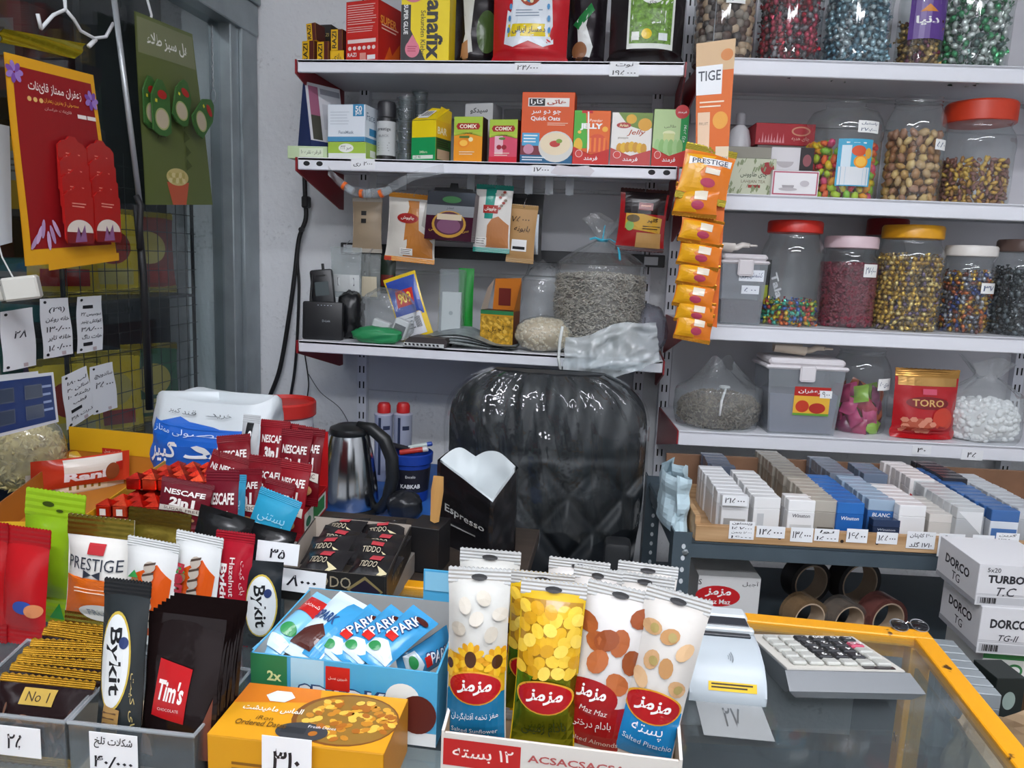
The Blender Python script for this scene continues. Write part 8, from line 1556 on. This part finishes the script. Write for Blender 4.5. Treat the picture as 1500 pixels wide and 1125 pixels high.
# shutter pole
A = qx(-1.10, (166, -10), (205, 300)); B2 = qx(-1.10, (200, 300), (210, 400), (219, 600)); t = thing('shutter_pole', 'long hooked pole, grey above and black below, leaning on the glass', 'pole', B2[2]); o0 = B2[2]
mk('grey_rod', MB().tube([A[0]-o0, A[1]-o0], .006, 10), mat('#a9adb0', .35, .5), t, 'all'); mk('black_grip', MB().tube([v-o0 for v in B2], .0085, 10), mat('#17181a', .45), t, 'all'); mk('strap', MB().tube([B2[0]-o0+Vector((0, 0, .02)), B2[0]-o0+Vector((.01, 0, .0)), B2[0]-o0+Vector((.006, 0, -.05)), B2[0]-o0+Vector((.004, 0, -.1))], .007, 8), mat('#1a1a1c', .6), t, 'all')
# notes on the glass
def gnote(label, lines, q, c='#dfe2e6'):
    cc = qx(-1.188, *q); t = thing('paper_note', label, 'note', cc[0], 0, 'paper notes on the glass'); S, n = quad(t, *cc, mat(c, .8), 'paper', .0006, wav=.0015); N = max(1, len(lines))
    for i, l in enumerate(lines):
        v = .88-.8*(i+.5)/N
        if l == '#': S.rect(.2, v-.03, .6, v+.03, ink('#15161a'), 'scribble', (4, 2))
        elif l: S.text(l, .55, v, min(.78, .12*len(l)+.1), ink('#20222c'), h=.5/N if N > 2 else .16, bold=.012, shear=.2, name='handwriting')
    for u, v in ((.14, .94), (.12, .06)): S.ell(u, v, .05, .025, ink('#15161a'), 'tape_dot', 10)
    S.rect(.6, .02, .75, .08, ink('#b9a8ac'), 'stamp', (2, 2))
gnote('nearly blank white note on the glass with a faded number', ['', '۲۸', '', ''], ((0, 457), (48, 450), (54, 535), (5, 545))); gnote('white note on the glass with two handwritten prices', ['(۲۹)', 'خانه روغن', '۱۳۰/۰۰۰', 'خانه تایر', '۱۵۰/۰۰۰'], ((58, 438), (100, 436), (108, 518), (64, 526))); gnote('white note on the glass with a crossed out line', ['#', 'سوسیس ۳۲', 'کوکتل پنیر', '۳۸/۰۰۰', 'هات داگ', '#'], ((113, 435), (149, 433), (151, 512), (113, 518))); gnote('tilted white note with a long handwritten list', ['لب ۱۸۰', 'سالن ۴۰', 'رشته ۱۰', 'قطب', '#', 'ذرت ۳۸'], ((90, 552), (127, 536), (140, 605), (98, 630))); gnote('tilted white note with one handwritten price', ['ساندویچ', '۲۵۰۰۰', '', ''], ((131, 538), (165, 530), (173, 597), (137, 608)))
cc = qx(-1.188, (-8, 180), (14, 185), (18, 355), (-8, 362)); t = thing('paper_sheet', 'long blank white sheet on the glass beside the red card', 'paper', cc[0]); quad(t, *cc, mat('#c9d0d8', .8), 'paper', .0006)
# hanging sensor box
p = onX(32, 422, -1.12); t = thing('wall_sensor', 'small white box hanging from a cord before the glass', 'sensor', p, (0, -.15, .5)); mk('case', MB().rbox(-.03, .03, -.018, .018, -.022, .022, .004), mat('#cfcdc4', .45), t); mk('cord', MB().tube([(-.01, 0, .02), (-.02, 0, .06), (-.025, 0, .25)], .0015, 6), mat('#c9c9c6', .5), t); mk('side_plug', MB().rbox(-.042, -.03, -.01, .01, -.02, .008, .003), mat('#bdbbb2', .5), t)
# scale display on its column
q = qx(-1.0, (-60, 560), (78, 545), (86, 618), (-60, 655)); t = thing('scale_display', 'blue digital scale display with four grey windows on a column', 'scale', Vector((q[0].x, q[0].y, CZ)) )
S, n = quad(t, *q, mat('#cfd3d6', .35), 'case', .03); S.rect(.03, .06, .97, .94, mat('#1d3468', .35), 'blue_panel', (6, 4))
for u in (.2, .43, .74):
    for v in (.3, .68): S.rect(u-.1, v-.13, u+.1, v+.13, mat('#51586a', .2), 'display_window', (2, 2)); S.rect(u-.09, v-.11, u+.09, v+.11, mat('#3c4658', .15), 'display_window', (2, 2))
S.lines(.84, .2, .95, .8, 4, ink('#8fa0c4'), .3); mk('column', MB().rbox(q[0].x-t.location.x-.03, q[0].x-t.location.x+.0, .02, .05, 0.001, q[3].z-CZ+.05, .004), mat('#b9bdc0', .4), t)


# ================================================================ behind the glass: wire rack with crisp bags, dark cupboard
t = thing('wire_rack', 'black wire grid rack behind the glass holding yellow snack bags', 'rack', (-1.255, 1.62, .3))
for k in range(13): mk('wire', MB().tube([(0, .045*k, .35), (0, .045*k, 1.42)], .0012, 5), mat('#202224', .4), t)
for k in range(20): mk('wire', MB().tube([(0, 0, .4+.052*k), (0, .55, .4+.052*k)], .0012, 5), mat('#202224', .4), t)
for y in (0, .55): mk('leg', MB().tube([(-.01, y, 0), (-.01, y, 1.43)], .006, 6), mat('#202224', .4), t)
rr = rand(6); k = 0; yel = ['#e6c424', '#f0d030', '#d8b428']
NM = {'#8a2a22': 'dark red', '#3a6a4a': 'green'}
for row, (z, cols_) in enumerate(((.72, ['#e6c424', '#8a2a22', '#f0d030']), (.98, ['#f0d030', '#e6c424', '#3a6a4a']), (1.36, ['#d8b428', '#f0d030', '#8a2a22']))):
    for j, cc_ in enumerate(cols_):
        y = 1.73+.17*j+rr.uniform(-.01, .01)
        tt, S = pouch('snack_bag', '%s snack bag on %s of the wire rack behind the glass' % (NM.get(cc_, ['yellow', 'bright yellow', 'golden yellow'][j]), ['the lowest row', 'the middle row', 'the top row'][row]), .165, .23, .05, cc_, (-1.345, y, z), (-.08, 0, .95), 'snack bag', 'snack bags behind the glass', seed=60+k, sealm=foil('#b9a030')); k += 1
        S.ell(.5, .55, .32, .2, film('#c8b45a' if cc_ != '#f0d030' else '#a83226'), 'badge'); S.rect(.15, .12, .85, .3, film('#a8241e' if k % 2 else '#d8c878'))
    mk('ledge', MB().rbox(-.17, -.004, 0, .55, z-.3-.012, z-.3-.004, .001), mat('#26282a', .5), t)
t = thing('dark_cupboard', 'dark open cupboard standing behind the glass partition', 'cupboard', (-2.45, 2.0, 0)); DK = mat('#2b3034', .6, mott=.2)
for x in (0, .96): mk('side_board', MB().box(x, x+.02, 0, .375, 0, 2.5), DK, t)
mk('back_board', MB().box(.02, .96, .36, .375, 0, 2.5), DK, t)
for z in (.3, .62, .94, 1.26, 1.58, 1.9, 2.22): mk('shelf_board', MB().box(.02, .96, 0, .36, z-.02, z), DK, t)
for i, (x, z, w, h, c, lb) in enumerate(((-2.45, 1.2605, .2, .2, '#7a7468', 'grey brown box'), (-2.2, 1.2605, .2, .24, '#7a2c30', 'dark red box'), (-1.93, 1.2605, .22, .18, '#2c6a6c', 'teal box'), (-2.45, 1.5805, .22, .2, '#7c5a44', 'brown box'), (-2.17, 1.5805, .2, .22, '#3a3a80', 'navy box'), (-1.9, 1.5805, .2, .2, '#b08a2a', 'mustard box'), (-2.4, .9405, .26, .2, '#9a9da0', 'pale grey box'), (-2.05, .9405, .22, .24, '#2a6a5c', 'green box'), (-1.8, .9405, .18, .2, '#5a4a6a', 'mauve box'), (-2.3, 1.9005, .24, .22, '#4a4c52', 'slate box'), (-1.95, 1.9005, .24, .24, '#6a3a34', 'rust box'))):
    tt, F, S, T = carton('stock_box', lb+' on a shelf of the dark cupboard behind the glass', w, .24, h, c, (x+.17, 2.02, z), 0); F.rect(.1, .4, .9, .8, card('#8f8d88'), n=(1, 1)); F.lines(.2, .48, .8, .72, 3, ink('#4a4a48'))
# pale column and papers beyond the glass
struct('trim_1', MB().box(-1.33, -1.215, YW-.13, YW-.004, 0, 2.8), plaster('#e4eaea', .2), label='pale plaster column behind the glass')
